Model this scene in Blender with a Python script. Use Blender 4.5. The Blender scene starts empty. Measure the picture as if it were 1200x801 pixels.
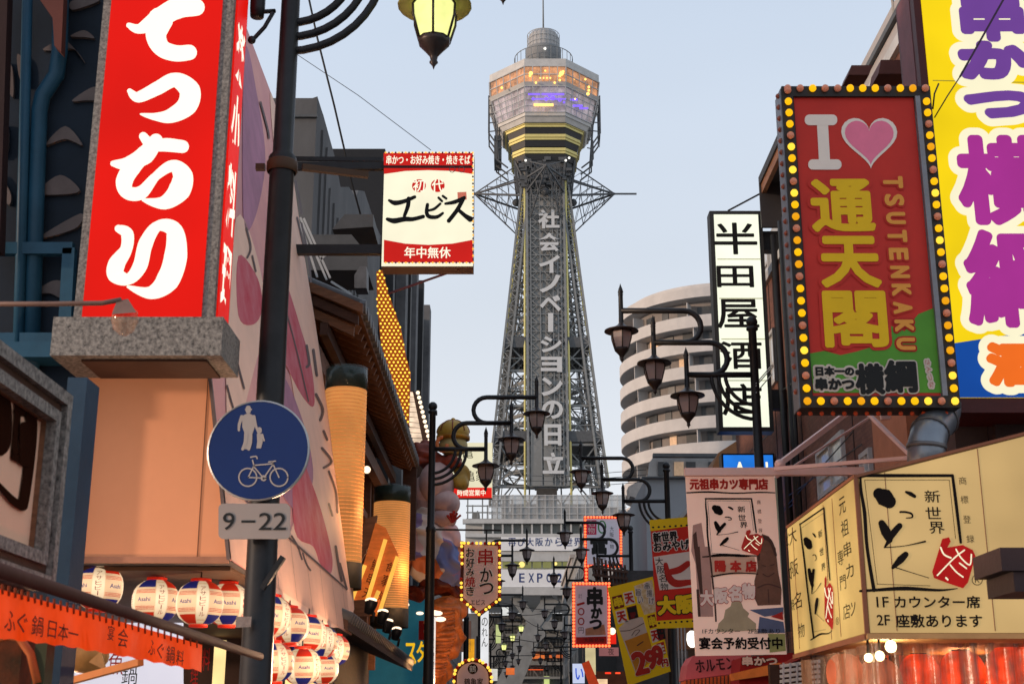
import bpy, math, random, mathutils
from mathutils import Vector, Matrix
random.seed(7)
R = math.radians
scene = bpy.context.scene
COL = scene.collection
# ------------------------------------------------------------------ camera
F = 1576.0; TH = R(16.3); EYE = Vector((0, 0, 1.6))
cd = bpy.data.cameras.new('camera'); cam = bpy.data.objects.new('camera', cd); COL.objects.link(cam)
cd.sensor_width = 36; cd.lens = F / 1200 * 36; cd.clip_end = 3000; cd.clip_start = 0.05
cam.location = EYE; cam.rotation_euler = (R(90) + TH, 0, 0)
cd.dof.use_dof = True; cd.dof.focus_distance = 45; cd.dof.aperture_fstop = 8
scene.camera = cam
scene.view_settings.view_transform = 'Standard'; scene.view_settings.look = 'None'
scene.view_settings.exposure = 0.14; scene.view_settings.gamma = 1
# ------------------------------------------------------------------ sky and sun (low, warm, from the left)
SUN_EL, SUN_AZ = 7.0, -112.0     # azimuth from +Y, clockwise seen from above
w = bpy.data.worlds.new('World'); scene.world = w; w.use_nodes = True
nt = w.node_tree; bg = nt.nodes['Background']
sky = nt.nodes.new('ShaderNodeTexSky'); sky.sky_type = 'NISHITA'; sky.sun_disc = False
sky.sun_elevation = R(SUN_EL); sky.sun_rotation = R(SUN_AZ); sky.air_density = 1.0; sky.dust_density = 1.6; sky.ozone_density = 1.3
mixs = nt.nodes.new('ShaderNodeMix'); mixs.data_type = 'RGBA'; mixs.inputs[0].default_value = 0.82
tcw = nt.nodes.new('ShaderNodeTexCoord'); sx_ = nt.nodes.new('ShaderNodeSeparateXYZ'); nt.links.new(tcw.outputs['Generated'], sx_.inputs[0])
rw = nt.nodes.new('ShaderNodeValToRGB'); nt.links.new(sx_.outputs[2], rw.inputs[0])    # thin even dusk veil, paler towards the horizon
rw.color_ramp.elements[0].position = .08; rw.color_ramp.elements[0].color = (.74, .735, .76, 1)
rw.color_ramp.elements[1].position = .55; rw.color_ramp.elements[1].color = (.545, .635, .77, 1)
e_ = rw.color_ramp.elements.new(.3); e_.color = (.63, .675, .745, 1)
vs_ = nt.nodes.new('ShaderNodeVectorMath'); vs_.operation = 'SCALE'; vs_.inputs[3].default_value = 9.6; nt.links.new(rw.outputs[0], vs_.inputs[0])
nzs = nt.nodes.new('ShaderNodeTexNoise'); nzs.inputs['Scale'].default_value = 1.3; nzs.inputs['Detail'].default_value = 3; mps = nt.nodes.new('ShaderNodeMapping'); mps.inputs['Scale'].default_value = (1, 1, 3.5)
nt.links.new(tcw.outputs['Generated'], mps.inputs[0]); nt.links.new(mps.outputs[0], nzs.inputs['Vector'])
mrs = nt.nodes.new('ShaderNodeMapRange'); mrs.inputs[1].default_value = .3; mrs.inputs[2].default_value = .7; mrs.inputs[3].default_value = 8.3; mrs.inputs[4].default_value = 9.2; nt.links.new(nzs.outputs[0], mrs.inputs[0]); nt.links.new(mrs.outputs[0], vs_.inputs[3])
nt.links.new(sky.outputs[0], mixs.inputs[6]); nt.links.new(vs_.outputs[0], mixs.inputs[7]); nt.links.new(mixs.outputs[2], bg.inputs[0])
bg.inputs[1].default_value = 0.135
sd = bpy.data.lights.new('sun', 'SUN'); sd.energy = 2.5; sd.angle = R(3); sd.color = (1, .72, .52)
so = bpy.data.objects.new('sun', sd); COL.objects.link(so)
_d = Vector((math.sin(R(SUN_AZ)) * math.cos(R(SUN_EL)), math.cos(R(SUN_AZ)) * math.cos(R(SUN_EL)), math.sin(R(SUN_EL))))
so.rotation_euler = (-_d).to_track_quat('-Z', 'Y').to_euler()
# ------------------------------------------------------------------ measuring
def ray(px, py):
    u = (px - 600) / F; v = (400.5 - py) / F; c, s = math.cos(TH), math.sin(TH)
    return Vector((u, c - v * s, s + v * c))
def at(px, py, Y):
    d = ray(px, py); return EYE + d * (Y / d.y)
def atX(px, py, X):
    d = ray(px, py); return EYE + d * (X / d.x)
class Pl:
    """flat face: origin o, right u, up v, normal n towards the viewer"""
    def __init__(s, o, n, v=(0, 0, 1)):
        s.o = Vector(o); s.n = Vector(n).normalized(); s.u = Vector(v).cross(s.n).normalized(); s.v = s.n.cross(s.u)
    def hit(s, px, py):
        d = ray(px, py); t = (s.o - EYE).dot(s.n) / d.dot(s.n); p = EYE + d * t - s.o
        return (p.dot(s.u), p.dot(s.v))
    def pt(s, a, b, d=0): return s.o + s.u * a + s.v * b + s.n * d
    def P(s, px, py, d=0):
        a, b = s.hit(px, py); return s.pt(a, b, d)
def front(Y): return Pl((0, Y, 0), (0, -1, 0))
def facing(X): return Pl((X, 0, 0), (-1 if X > 0 else 1, 0, 0))
def smooth(P, seg=5):
    """closed outline rounded through its points"""
    P = [Vector(p) for p in P]; n = len(P); o = []
    for i in range(n):
        p0, p1, p2, p3 = P[i - 1], P[i], P[(i + 1) % n], P[(i + 2) % n]
        for j in range(seg):
            t = j / seg; q = .5 * ((2 * p1) + (p2 - p0) * t + (2 * p0 - 5 * p1 + 4 * p2 - p3) * t * t + (3 * p1 - p0 - 3 * p2 + p3) * t ** 3); o.append((q.x, q.y))
    return o
# ------------------------------------------------------------------ materials
PI = math.pi
def lin(c):
    return tuple(((x / 255) / 12.92 if x / 255 <= .04045 else ((x / 255 + .055) / 1.055) ** 2.4) for x in c)
_m = {}
def mat(name, col, rough=.7, metal=0, noise=.18, scale=4, bump=.02, srgb=False, emit=0, ecol=None, alpha=1, col2=None, tex='noise', spec=.3, stretch=None):
    if name in _m: return _m[name]
    if srgb: col = lin(col)
    m = bpy.data.materials.new(name); m.use_nodes = True; n = m.node_tree; b = n.nodes['Principled BSDF']
    b.inputs['Roughness'].default_value = rough; b.inputs['Metallic'].default_value = metal
    b.inputs['Specular IOR Level'].default_value = spec
    tc = n.nodes.new('ShaderNodeTexCoord'); mp = n.nodes.new('ShaderNodeMapping'); n.links.new(tc.outputs['Object'], mp.inputs[0])
    if stretch: mp.inputs['Scale'].default_value = stretch
    if tex == 'voronoi':
        t = n.nodes.new('ShaderNodeTexVoronoi'); t.inputs['Scale'].default_value = scale; fac = t.outputs['Distance']
    else:
        t = n.nodes.new('ShaderNodeTexNoise'); t.inputs['Scale'].default_value = scale; t.inputs['Detail'].default_value = 6; t.inputs['Roughness'].default_value = .65; fac = t.outputs[0]
    n.links.new(mp.outputs[0], t.inputs['Vector'])
    rp = n.nodes.new('ShaderNodeValToRGB'); n.links.new(fac, rp.inputs[0])
    rp.color_ramp.elements[0].position = .3; rp.color_ramp.elements[1].position = .7
    c2 = lin(col2) if (col2 and srgb) else col2
    lo = tuple(max(0, x * (1 - noise)) for x in col) if not c2 else col
    hi = tuple(min(1, x * (1 + noise * .6)) for x in col) if not c2 else c2
    rp.color_ramp.elements[0].color = (*lo, 1); rp.color_ramp.elements[1].color = (*hi, 1)
    n.links.new(rp.outputs[0], b.inputs['Base Color'])
    if bump:
        bp = n.nodes.new('ShaderNodeBump'); bp.inputs['Strength'].default_value = .35; bp.inputs['Distance'].default_value = bump
        n.links.new(fac, bp.inputs['Height']); n.links.new(bp.outputs[0], b.inputs['Normal'])
    if emit:
        if ecol: b.inputs['Emission Color'].default_value = (*(lin(ecol) if srgb else ecol), 1)
        else: n.links.new(rp.outputs[0], b.inputs['Emission Color'])
        b.inputs['Emission Strength'].default_value = emit
    if alpha < 1: b.inputs['Alpha'].default_value = alpha
    _m[name] = m; return m
def glow(name, c, e=1.0, var=.05, scale=2.0, base=.12):
    """lit sign film: slightly uneven back light"""
    if name in _m: return _m[name]
    c = lin(c); m = mat(name, tuple(x * base for x in c), rough=.5, noise=.05, bump=0, spec=.1)
    n = m.node_tree; b = n.nodes['Principled BSDF']
    t = n.nodes.new('ShaderNodeTexNoise'); t.inputs['Scale'].default_value = scale; t.inputs['Detail'].default_value = 2
    tc = n.nodes.new('ShaderNodeTexCoord'); n.links.new(tc.outputs['Object'], t.inputs['Vector'])
    mr = n.nodes.new('ShaderNodeMapRange'); mr.inputs[1].default_value = .3; mr.inputs[2].default_value = .7
    mr.inputs[3].default_value = e * (1 - var * 2); mr.inputs[4].default_value = e * (1 + var)
    n.links.new(t.outputs[0], mr.inputs[0]); n.links.new(mr.outputs[0], b.inputs['Emission Strength'])
    b.inputs['Emission Color'].default_value = (*c, 1); return m
def glass(name, c=(.5, .55, .6), rough=.08):
    if name in _m: return _m[name]
    m = mat(name, c, rough=rough, noise=.1, bump=0, spec=.8); m.node_tree.nodes['Principled BSDF'].inputs['Alpha'].default_value = .32
    return m
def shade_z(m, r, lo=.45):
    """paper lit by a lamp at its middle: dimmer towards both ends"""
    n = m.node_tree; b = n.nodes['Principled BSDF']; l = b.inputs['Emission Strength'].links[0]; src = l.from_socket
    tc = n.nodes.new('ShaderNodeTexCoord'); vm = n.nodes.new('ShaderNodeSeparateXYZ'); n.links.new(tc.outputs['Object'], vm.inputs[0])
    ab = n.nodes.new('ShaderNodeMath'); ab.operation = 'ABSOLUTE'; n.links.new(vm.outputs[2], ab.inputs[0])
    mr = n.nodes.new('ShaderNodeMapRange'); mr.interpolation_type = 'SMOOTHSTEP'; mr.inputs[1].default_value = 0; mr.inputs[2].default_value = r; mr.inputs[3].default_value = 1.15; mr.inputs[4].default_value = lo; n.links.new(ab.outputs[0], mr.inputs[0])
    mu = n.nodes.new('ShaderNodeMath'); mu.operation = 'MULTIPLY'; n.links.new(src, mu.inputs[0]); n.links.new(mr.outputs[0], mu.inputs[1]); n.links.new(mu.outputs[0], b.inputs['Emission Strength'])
# ------------------------------------------------------------------ mesh builder
class MB:
    def __init__(s): s.v = []; s.f = []; s.sm = []
    def add(s, vs, fs, smooth=False):
        k = len(s.v); s.v += [Vector(x) for x in vs]
        for f in fs: s.f.append([i + k for i in f]); s.sm.append(smooth)
        return s
    def box(s, c, d, M=None):
        c = Vector(c); x, y, z = d[0] / 2, d[1] / 2, d[2] / 2
        vs = [Vector(p) for p in ((-x, -y, -z), (x, -y, -z), (x, y, -z), (-x, y, -z), (-x, -y, z), (x, -y, z), (x, y, z), (-x, y, z))]
        if M: vs = [M @ p for p in vs]
        return s.add([p + c for p in vs], [(0, 3, 2, 1), (4, 5, 6, 7), (0, 1, 5, 4), (1, 2, 6, 5), (2, 3, 7, 6), (3, 0, 4, 7)])
    def bb(s, a, b):
        return s.box([(a[i] + b[i]) / 2 for i in range(3)], [abs(b[i] - a[i]) for i in range(3)])
    def bar(s, p, q, w, h=None, n=4, up=(0, 0, 1)):
        p, q = Vector(p), Vector(q); d = (q - p); 
        if d.length < 1e-6: return s
        d.normalize(); h = h or w; up = Vector(up)
        if abs(d.dot(up)) > .98: up = Vector((1, 0, 0))
        a = d.cross(up).normalized(); b = a.cross(d)
        if n == 4: o = [a * w / 2 + b * h / 2, -a * w / 2 + b * h / 2, -a * w / 2 - b * h / 2, a * w / 2 - b * h / 2]
        else: o = [a * (math.cos(2 * math.pi * i / n) * w / 2) + b * (math.sin(2 * math.pi * i / n) * h / 2) for i in range(n)]
        return s.add([p + x for x in o] + [q + x for x in o], [[i, i + n, (i + 1) % n + n, (i + 1) % n] for i in range(n)] + [list(range(n)), list(range(2 * n - 1, n - 1, -1))], False)
    def tube(s, path, r, n=8, cap=True):
        path = [Vector(p) for p in path]; k = len(s.v); m = len(path); rr = r if isinstance(r, (list, tuple)) else [r] * m
        a = None
        for i, p in enumerate(path):
            d = (path[min(i + 1, m - 1)] - path[max(i - 1, 0)]).normalized()
            if a is None:
                t = Vector((0, 0, 1)) if abs(d.z) < .9 else Vector((1, 0, 0)); a = d.cross(t).normalized()
            else: a = (a - d * a.dot(d)).normalized()
            b = d.cross(a)
            for j in range(n):
                t = 2 * math.pi * j / n; s.v.append(p + (a * math.cos(t) + b * math.sin(t)) * rr[i])
        for i in range(m - 1):
            for j in range(n):
                s.f.append([k + i * n + j, k + i * n + (j + 1) % n, k + (i + 1) * n + (j + 1) % n, k + (i + 1) * n + j]); s.sm.append(True)
        if cap:
            s.f.append([k + j for j in range(n - 1, -1, -1)]); s.sm.append(False)
            s.f.append([k + (m - 1) * n + j for j in range(n)]); s.sm.append(False)
        return s
    def lathe(s, prof, n=16, c=(0, 0, 0), smooth=True, M=None):
        c = Vector(c); k = len(s.v)
        for r, z in prof:
            for j in range(n):
                t = 2 * math.pi * (j + .5) / n; p = Vector((r * math.cos(t), r * math.sin(t), z)); s.v.append((M @ p if M else p) + c)
        for i in range(len(prof) - 1):
            for j in range(n):
                s.f.append([k + i * n + j, k + i * n + (j + 1) % n, k + (i + 1) * n + (j + 1) % n, k + (i + 1) * n + j]); s.sm.append(smooth)
        return s
    def ball(s, c, r, n=10, m=7, sc=(1, 1, 1)):
        c = Vector(c); k = len(s.v); g = []
        for i in range(m + 1):
            a = math.pi * i / m
            for j in range(n):
                t = 2 * math.pi * j / n; g.append(c + Vector((r * sc[0] * math.sin(a) * math.cos(t), r * sc[1] * math.sin(a) * math.sin(t), r * sc[2] * math.cos(a))))
        fs = [[i * n + j, (i + 1) * n + j, (i + 1) * n + (j + 1) % n, i * n + (j + 1) % n] for i in range(m) for j in range(n)]
        return s.add(g, fs, True)
    def prism(s, pts, d):
        """polygon (list of points) extruded by vector d"""
        n = len(pts); pts = [Vector(p) for p in pts]; d = Vector(d)
        return s.add(pts + [p + d for p in pts], [list(range(n - 1, -1, -1)), list(range(n, 2 * n))] + [[i, (i + 1) % n, (i + 1) % n + n, i + n] for i in range(n)])
    def plate(s, pl, ab, d0, d1):
        """polygon in plane coordinates extruded from offset d0 to d1"""
        return s.prism([pl.pt(a, b, d0) for a, b in ab], pl.n * (d1 - d0))
    def ppoly(s, pl, px, d0, d1):
        return s.plate(pl, [pl.hit(*p) for p in px], d0, d1)
    def stroke(s, pl, px, wd, d, seg=6):
        """brush stroke on a plane: smooth centre line with varying width (pixels)"""
        P = [Vector(p) for p in px]; W = wd if isinstance(wd, (list, tuple)) else [wd] * len(P)
        C = []; V = []
        for i in range(len(P) - 1):
            p0, p1, p2, p3 = P[max(i - 1, 0)], P[i], P[i + 1], P[min(i + 2, len(P) - 1)]
            for j in range(seg):
                t = j / seg; C.append(.5 * ((2 * p1) + (p2 - p0) * t + (2 * p0 - 5 * p1 + 4 * p2 - p3) * t * t + (3 * p1 - p0 - 3 * p2 + p3) * t ** 3)); V.append(W[i] * (1 - t) + W[i + 1] * t)
        C.append(P[-1]); V.append(W[-1]); L = []; Rr = []; m = len(C)
        for i in range(m):
            dd = C[min(i + 1, m - 1)] - C[max(i - 1, 0)]; nn = Vector((-dd.y, dd.x)).normalized() * V[i] / 2; L.append(C[i] + nn); Rr.append(C[i] - nn)
        k = len(s.v)
        for a, b in zip(L, Rr): s.v += [pl.P(a.x, a.y, d), pl.P(b.x, b.y, d)]
        for i in range(m - 1): s.f.append([k + 2 * i, k + 2 * i + 1, k + 2 * i + 3, k + 2 * i + 2]); s.sm.append(False)
        for e, dr in ((0, -1), (m - 1, 1)):
            dd = (C[min(e + 1, m - 1)] - C[max(e - 1, 0)]).normalized() * dr; nn = Vector((-dd.y, dd.x)); r = V[e] / 2
            if r > .4:
                q = [C[e] + nn * (r * math.cos(t)) + dd * (r * math.sin(t)) for t in [math.pi * i / 8 for i in range(9)]]
                k = len(s.v); s.v += [pl.P(a.x, a.y, d) for a in q]; s.f.append(list(range(k, k + 9))); s.sm.append(False)
        return s
    def build(s, name, m, parent=None, origin=None):
        if origin is None: origin = WL.get(parent.name, Vector()) if parent else Vector()
        origin = Vector(origin)
        me = bpy.data.meshes.new(name); me.from_pydata([p - origin for p in s.v], [], s.f); me.update()
        me.polygons.foreach_set('use_smooth', s.sm)
        me.materials.append(m); o = bpy.data.objects.new(name, me); COL.objects.link(o)
        if parent: o.parent = parent
        else: o.location = origin
        WL[o.name] = origin; return o
WL = {}
def tag(o, label=None, cat=None, group=None, kind=None):
    if label: o['label'] = label
    if cat: o['category'] = cat
    if group: o['group'] = group
    if kind: o['kind'] = kind
    return o
def thing(name, label, cat, loc=(0, 0, 0), group=None):
    o = bpy.data.objects.new(name, None); COL.objects.link(o); o.location = loc; o.empty_display_size = .3; WL[o.name] = Vector(loc)
    return tag(o, label, cat, group)
def dup(root, loc, label, group=None):
    """copy a thing, its parts and their sub-parts"""
    r = root.copy(); COL.objects.link(r); r.location = loc; r['label'] = label; WL[r.name] = Vector(loc)
    if group: r['group'] = group
    for c in list(root.children):
        d = c.copy(); COL.objects.link(d); d.parent = r
        for g in c.children:
            e = g.copy(); COL.objects.link(e); e.parent = d
    return r
def piece(src, parent, loc, rot=None, name=None):
    """another object sharing src's mesh, at world loc"""
    o = src.copy(); COL.objects.link(o); o.parent = parent; o.location = Vector(loc) - WL.get(parent.name, Vector())
    if rot: o.rotation_euler = rot
    return o
# ------------------------------------------------------------------ lettering (Blender's built-in font)
_tc = {}
def glyphs(s, bold):
    k = (s, bold)
    if k not in _tc:
        c = bpy.data.curves.new('t', 'FONT'); c.body = s; c.size = 1; c.offset = bold; c.resolution_u = 3; c.fill_mode = 'BOTH'
        o = bpy.data.objects.new('t', c); COL.objects.link(o); bpy.context.view_layer.update()
        me = bpy.data.meshes.new_from_object(o.evaluated_get(bpy.context.evaluated_depsgraph_get()))
        _tc[k] = ([tuple(v.co) for v in me.vertices], [list(p.vertices) for p in me.polygons])
        bpy.data.objects.remove(o); bpy.data.curves.remove(c); bpy.data.meshes.remove(me)
    return _tc[k]
def write(mb, pl, s, cx, cy, wpx, hpx, d=.004, bold=.0, vertical=False, rot=0, shear=0, gap=.06):
    """lettering fitted to a box of wpx x hpx pixels centred on (cx, cy) of a face"""
    if vertical:
        n = len(s); ch = hpx / n
        for i, c in enumerate(s):
            if c == ' ': continue
            y = cy - hpx / 2 + ch * (i + .5)
            t = (cy - y) / 5400 * (cx - 600)     # keeps a column upright in space
            cc = c
            if c == 'ー': write(mb, pl, '｜', cx - t, y, wpx * .16, ch * .8, d, bold); continue
            k = .7 if c in 'っッョゃゅょャ・' else 1
            write(mb, pl, cc, cx - t, y, wpx * k, ch * (1 - gap) * k, d, bold)
        return mb
    vs, fs = glyphs(s, bold)
    if not vs: return mb
    x0 = min(v[0] for v in vs); x1 = max(v[0] for v in vs); y0 = min(v[1] for v in vs); y1 = max(v[1] for v in vs)
    if s in 'ー一―－':                      # a single bar is thin: keep its thickness
        ym = (y0 + y1) / 2; y0, y1 = ym - .42, ym + .42
    if s == '｜':
        pass
    A = pl.hit(cx - wpx / 2, cy); B = pl.hit(cx + wpx / 2, cy); C = pl.hit(cx, cy + hpx / 2); D = pl.hit(cx, cy - hpx / 2)
    ca, cb = pl.hit(cx, cy); sw = (B[0] - A[0]); sh = (D[1] - C[1]); c, sn = math.cos(R(rot)), math.sin(R(rot)); out = []
    for v in vs:
        a = ((v[0] - x0) / max(x1 - x0, 1e-5) - .5) * sw; b = ((v[1] - y0) / max(y1 - y0, 1e-5) - .5) * sh
        a += shear * b
        out.append(pl.pt(ca + a * c - b * sn, cb + a * sn + b * c, d))
    mb.add(out, fs); return mb
def letter(pl, parent, m, s, cx, cy, wpx, hpx, name='lettering', bold=0, **k):
    base = write(MB(), pl, s, cx, cy, wpx, hpx, **k); g = base
    if bold > 0:                       # heavier weight: the shape stamped round a small ring
        g = MB(); A = pl.hit(cx, cy + hpx / 2); B = pl.hit(cx, cy - hpx / 2); r = bold * .45 * (B[1] - A[1])
        for i in range(6):
            o = pl.u * (r * math.cos(PI_ * i / 3)) + pl.v * (r * math.sin(PI_ * i / 3)) + pl.n * (.0001 * i)
            g.add([v + o for v in base.v], base.f)
        g.add([v + pl.n * .0008 for v in base.v], base.f)
    return g.build(name, m, parent)
PI_ = math.pi
# ------------------------------------------------------------------ shared materials
STEEL = mat('grey painted steel', (.2, .21, .21), .6, .1, .25, 3, .01)
DSTEEL = mat('dark painted steel', (.09, .095, .1), .6, .1, .25, 3, .01)
LSTEEL = mat('pale painted steel', (.42, .43, .43), .6, 0, .2, 1.5, .01)
BLACKM = mat('black painted metal', (.018, .018, .02), .45, .2, .3, 8, .004)
BROWNM = mat('brown painted metal', (.035, .025, .023), .4, .2, .3, 8, .004)
CONC = mat('concrete', (.24, .24, .235), .9, 0, .3, 1.2, .02)
ASPH = mat('asphalt', (.05, .05, .052), .9, 0, .3, 20, .02)
# ------------------------------------------------------------------ ground
tag(MB().add([(-900, -60, 0), (900, -60, 0), (900, 1500, 0), (-900, 1500, 0)], [(0, 1, 2, 3)]).build('ground', CONC), kind='structure')
tag(MB().add([(-1.5, -20, .004), (3.2, -20, .004), (3.2, 150, .004), (-1.5, 150, .004)], [(0, 1, 2, 3)]).build('road', ASPH), kind='structure')
for x0, x1 in ((-2.2, -1.5), (3.2, 4.2)):
    tag(MB().bb((x0, -20, 0), (x1, 150, .12)).build('pavement', CONC), kind='structure')
# ------------------------------------------------------------------ the tower
TX, TY = 4.45, 171.0
def hw(z):                     # half width of the lattice shaft at height z
    return 3.5 + (69.8 - z) * (7.35 - 3.5) / 37.7
tower = thing('observation_tower', 'tall grey lattice steel tower with octagonal observation deck at the end of the street', 'tower', (TX, TY, 0))
def T(x, y, z): return Vector((TX + x, TY + y, z))
YEL = mat('yellow neon tube', (.55, .5, .2), .4, emit=.12, noise=.05, bump=0)
Z0, Z1 = 31.0, 77.0
for sx in (-1, 1):
    for sy in (-1, 1):
        mb = MB(); h = .5; levels = [Z0 + (Z1 - Z0) * i / 44 for i in range(45)]
        def C(z, a, b):
            q = hw(z) - .55; return T(sx * (q) + a * h, sy * (q) + b * h, z)
        for a in (-1, 1):
            for b in (-1, 1): mb.bar(C(Z0, a, b), C(Z1, a, b), .26)
        for i in range(44):
            z, z2 = levels[i], levels[i + 1]
            for (a, b), (c, d) in (((-1, -1), (1, -1)), ((1, -1), (1, 1)), ((1, 1), (-1, 1)), ((-1, 1), (-1, -1))):
                if i % 2: mb.bar(C(z, a, b), C(z2, c, d), .12)
                else: mb.bar(C(z2, a, b), C(z, c, d), .12)
                mb.bar(C(z, a, b), C(z, c, d), .11)
        mb.build('leg', STEEL, tower)
# bracing of each face, tier by tier
tiers = [31, 36.4, 41.5, 46.2, 49.6, 53.6, 57.2, 60.6, 63.8, 66.8, 69.8, 72.6, 76]
for face in range(4):
    rot = Matrix.Rotation(face * math.pi / 2, 3, 'Z')
    def fp(a, z, inset=.55):
        q = hw(z) - inset; p = rot @ Vector((a * (q - .3), -q, 0)); return T(p.x, p.y, z)
    for i in range(len(tiers) - 1):
        mb = MB(); z, z2 = tiers[i], tiers[i + 1]; zm = (z + z2) / 2
        mb.bar(fp(-1, z), fp(1, z), .3); mb.bar(fp(-1, zm), fp(1, zm), .14)
        for a in (-1, -.33, .33):
            b = a + .667
            mb.bar(fp(a, z), fp(b, z2), .17); mb.bar(fp(b, z), fp(a, z2), .17)
        for a in (-.33, .33): mb.bar(fp(a, z), fp(a, z2), .2)
        mb.bar(fp(-1, z, 1.5), fp(-.4, z2, 1.5), .1); mb.bar(fp(1, z, 1.5), fp(.4, z2, 1.5), .1)
        mb.build('brace', STEEL, tower)
for zz in (49.8, 37.2):          # service landings
    q = hw(zz) - .2; mb = MB()
    mb.bb(T(-q, -q, zz), T(q, q, zz + .3))
    for a in (-1, 1):
        mb.bb(T(-q, a * q - .12, zz - .5), T(q, a * q + .12, zz + .9)); mb.bb(T(a * q - .12, -q, zz - .5), T(a * q + .12, q, zz + .9))
    for k in range(-3, 4):
        mb.bar(T(k * q / 3, -q, zz - .4), T(k * q / 3, q, zz - .4), .3); mb.bar(T(k * q / 3, -q * .6, zz - .4), T(k * q / 3 * .6, -q * .6, zz - 2.4), .16)
    mb.build('landing', DSTEEL, tower)
for zz in (33.2, 34.8, 39.5, 40.6, 43.4, 45.0, 52.2, 53.9, 56.8):      # ring stairs inside
    q = hw(zz) - 1.6; mb = MB()
    pts = [T(q * math.cos(t), q * math.sin(t), zz + .2 * math.sin(t * 2)) for t in [2 * math.pi * k / 24 for k in range(25)]]
    for a, b in zip(pts, pts[1:]): mb.bar(a, b, .13, .5); mb.bar(a + Vector((0, 0, 1)), b + Vector((0, 0, 1)), .08); mb.bar(a, a + Vector((0, 0, 1)), .06)
    mb.build('ring_walk', STEEL, tower)
# central lift shaft
mb = MB()
mb.bb(T(-1.3, -1.2, 18), T(1.3, 1.2, 78))
for z in range(32, 78, 3): mb.bb(T(-1.5, -1.4, z), T(1.5, 1.4, z + .3))
mb.build('lift_shaft', DSTEEL, tower)
# front lettering panel, following the taper
PW = 2.55
def fy(z): return -(hw(z) + .15)
mb = MB()
mb.add([T(-PW, fy(Z0) + .25, Z0), T(PW, fy(Z0) + .25, Z0), T(PW - .1, fy(Z1) + .25, Z1), T(-PW + .1, fy(Z1) + .25, Z1)], [(0, 1, 2, 3)])
mb.add([T(-PW, fy(Z0) + .5, Z0), T(PW, fy(Z0) + .5, Z0), T(PW - .1, fy(Z1) + .5, Z1), T(-PW + .1, fy(Z1) + .5, Z1)], [(3, 2, 1, 0)])
mb.build('sign_panel', mat('tower panel sheet', (.27, .275, .27), .7, .1, .35, .5, .02), tower)
mb = MB(); z = Z0
while z < Z1 - .6:
    mb.bar(T(-PW, fy(z), z), T(PW, fy(z), z), .1, .14)
    for a, b in ((-.95, -.45), (-.1, .3), (.45, .95)):
        mb.bar(T(PW * a, fy(z) - .02, z), T(PW * b, fy(z + 1.2) - .02, z + 1.2), .09); mb.bar(T(PW * b, fy(z) - .04, z), T(PW * a, fy(z + 1.2) - .04, z + 1.2), .09)
    z += 1.2
for a in (-.97, -.78, -.3, .35, .6, .78, .97): mb.bar(T(PW * a, fy(Z0) - .05, Z0), T(PW * a, fy(Z1) - .05, Z1), .13 if abs(a) < .9 else .3)
tag(mb.build('panel_lattice', STEEL, tower), kind='stuff')
mb = MB()
for a in (-.8, -.25): mb.add([T(PW * a + .12, fy(Z0) - .1, Z0), T(PW * (a + .48), fy(Z0) - .1, Z0), T(PW * (a + .48), fy(Z1) - .1, Z1 - 4), T(PW * a + .12, fy(Z1) - .1, Z1 - 4)], [(0, 1, 2, 3)])
mb.build('panel_sheet', mat('light panel sheet', (.19, .195, .19), .7, 0, .2, .4, .01), tower)
for a in (-1.12, 1.12):
    mb2 = MB().tube([T(PW * a, fy(Z0) - .12, Z0 - 6), T((PW - .1) * a, fy(Z1) - .12, Z1 - 3)], .16, 6); mb2.build('neon_tube', YEL, tower)
for a in (-1, 1):
    MB().tube([T(a * (hw(Z0) + .1), -hw(Z0) + .2, Z0), T(a * (hw(Z1) + .1), -hw(Z1) + .2, Z1 - 5)], .11, 6).build('neon_tube', YEL, tower)
nrm = Vector((0, -1, (3.85) / 37.7 * -0 + .0)); 
plt = Pl(T(0, fy(Z0) - .3, Z0), (0, -math.cos(math.atan(3.85 / 37.7)), math.sin(math.atan(3.85 / 37.7))))
TW = mat('white neon letter face', (.5, .51, .51), .5, noise=.06, bump=0); TE = mat('dark letter return', (.1, .1, .1), .6)
for ch, y0, y1 in (('社', 246, 268), ('会', 273, 295), ('イ', 299, 320), ('ノ', 322, 343), ('ベ', 346, 365), ('ー', 367, 389), ('シ', 394, 413), ('ョ', 418, 436), ('ン', 442, 464), ('の', 469, 491), ('日', 497, 522), ('立', 530, 555)):
    cx = 643 + ((y0 + y1) / 2 - 257) * .019; wd = 25
    if ch == 'ー':
        m2 = MB().ppoly(plt, [(cx - 3, y0), (cx + 3, y0), (cx + 3, y1), (cx - 3, y1)], 0, .12).build('lettering', TW, tower)
    else:
        if ch == '日': wd = 20
        m2 = write(MB(), plt, ch, cx, (y0 + y1) / 2, wd, y1 - y0, d=.12, bold=.035).build('lettering', TW, tower)
# octagonal tiers:  a = half overall, b = half width of the front facet
def octo(a, b, z):
    return [T(x, y, z) for x, y in ((-b, -a), (b, -a), (a, -b), (a, b), (b, a), (-b, a), (-a, b), (-a, -b))]
def ring(mb, a0, b0, z0, a1, b1, z1, top=False, bot=False):
    A = octo(a0, b0, z0); B = octo(a1, b1, z1)
    mb.add(A + B, [[i, (i + 1) % 8, (i + 1) % 8 + 8, i + 8] for i in range(8)] + ([[8, 9, 10, 11, 12, 13, 14, 15]] if top else []) + ([[7, 6, 5, 4, 3, 2, 1, 0]] if bot else [])); return mb
def zf(y, Y): return at(640, y, Y).z
YF = TY - 7.5
zA = zf(69, YF); zB = zf(78, YF); zC = zf(96, YF); zD = zf(100, YF); zE = zf(130, YF + .6); zF = zf(136, YF + 1)
PALE = mat('pale deck cladding', (.47, .46, .44), .5, .1, .15, 1, .005)
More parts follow.
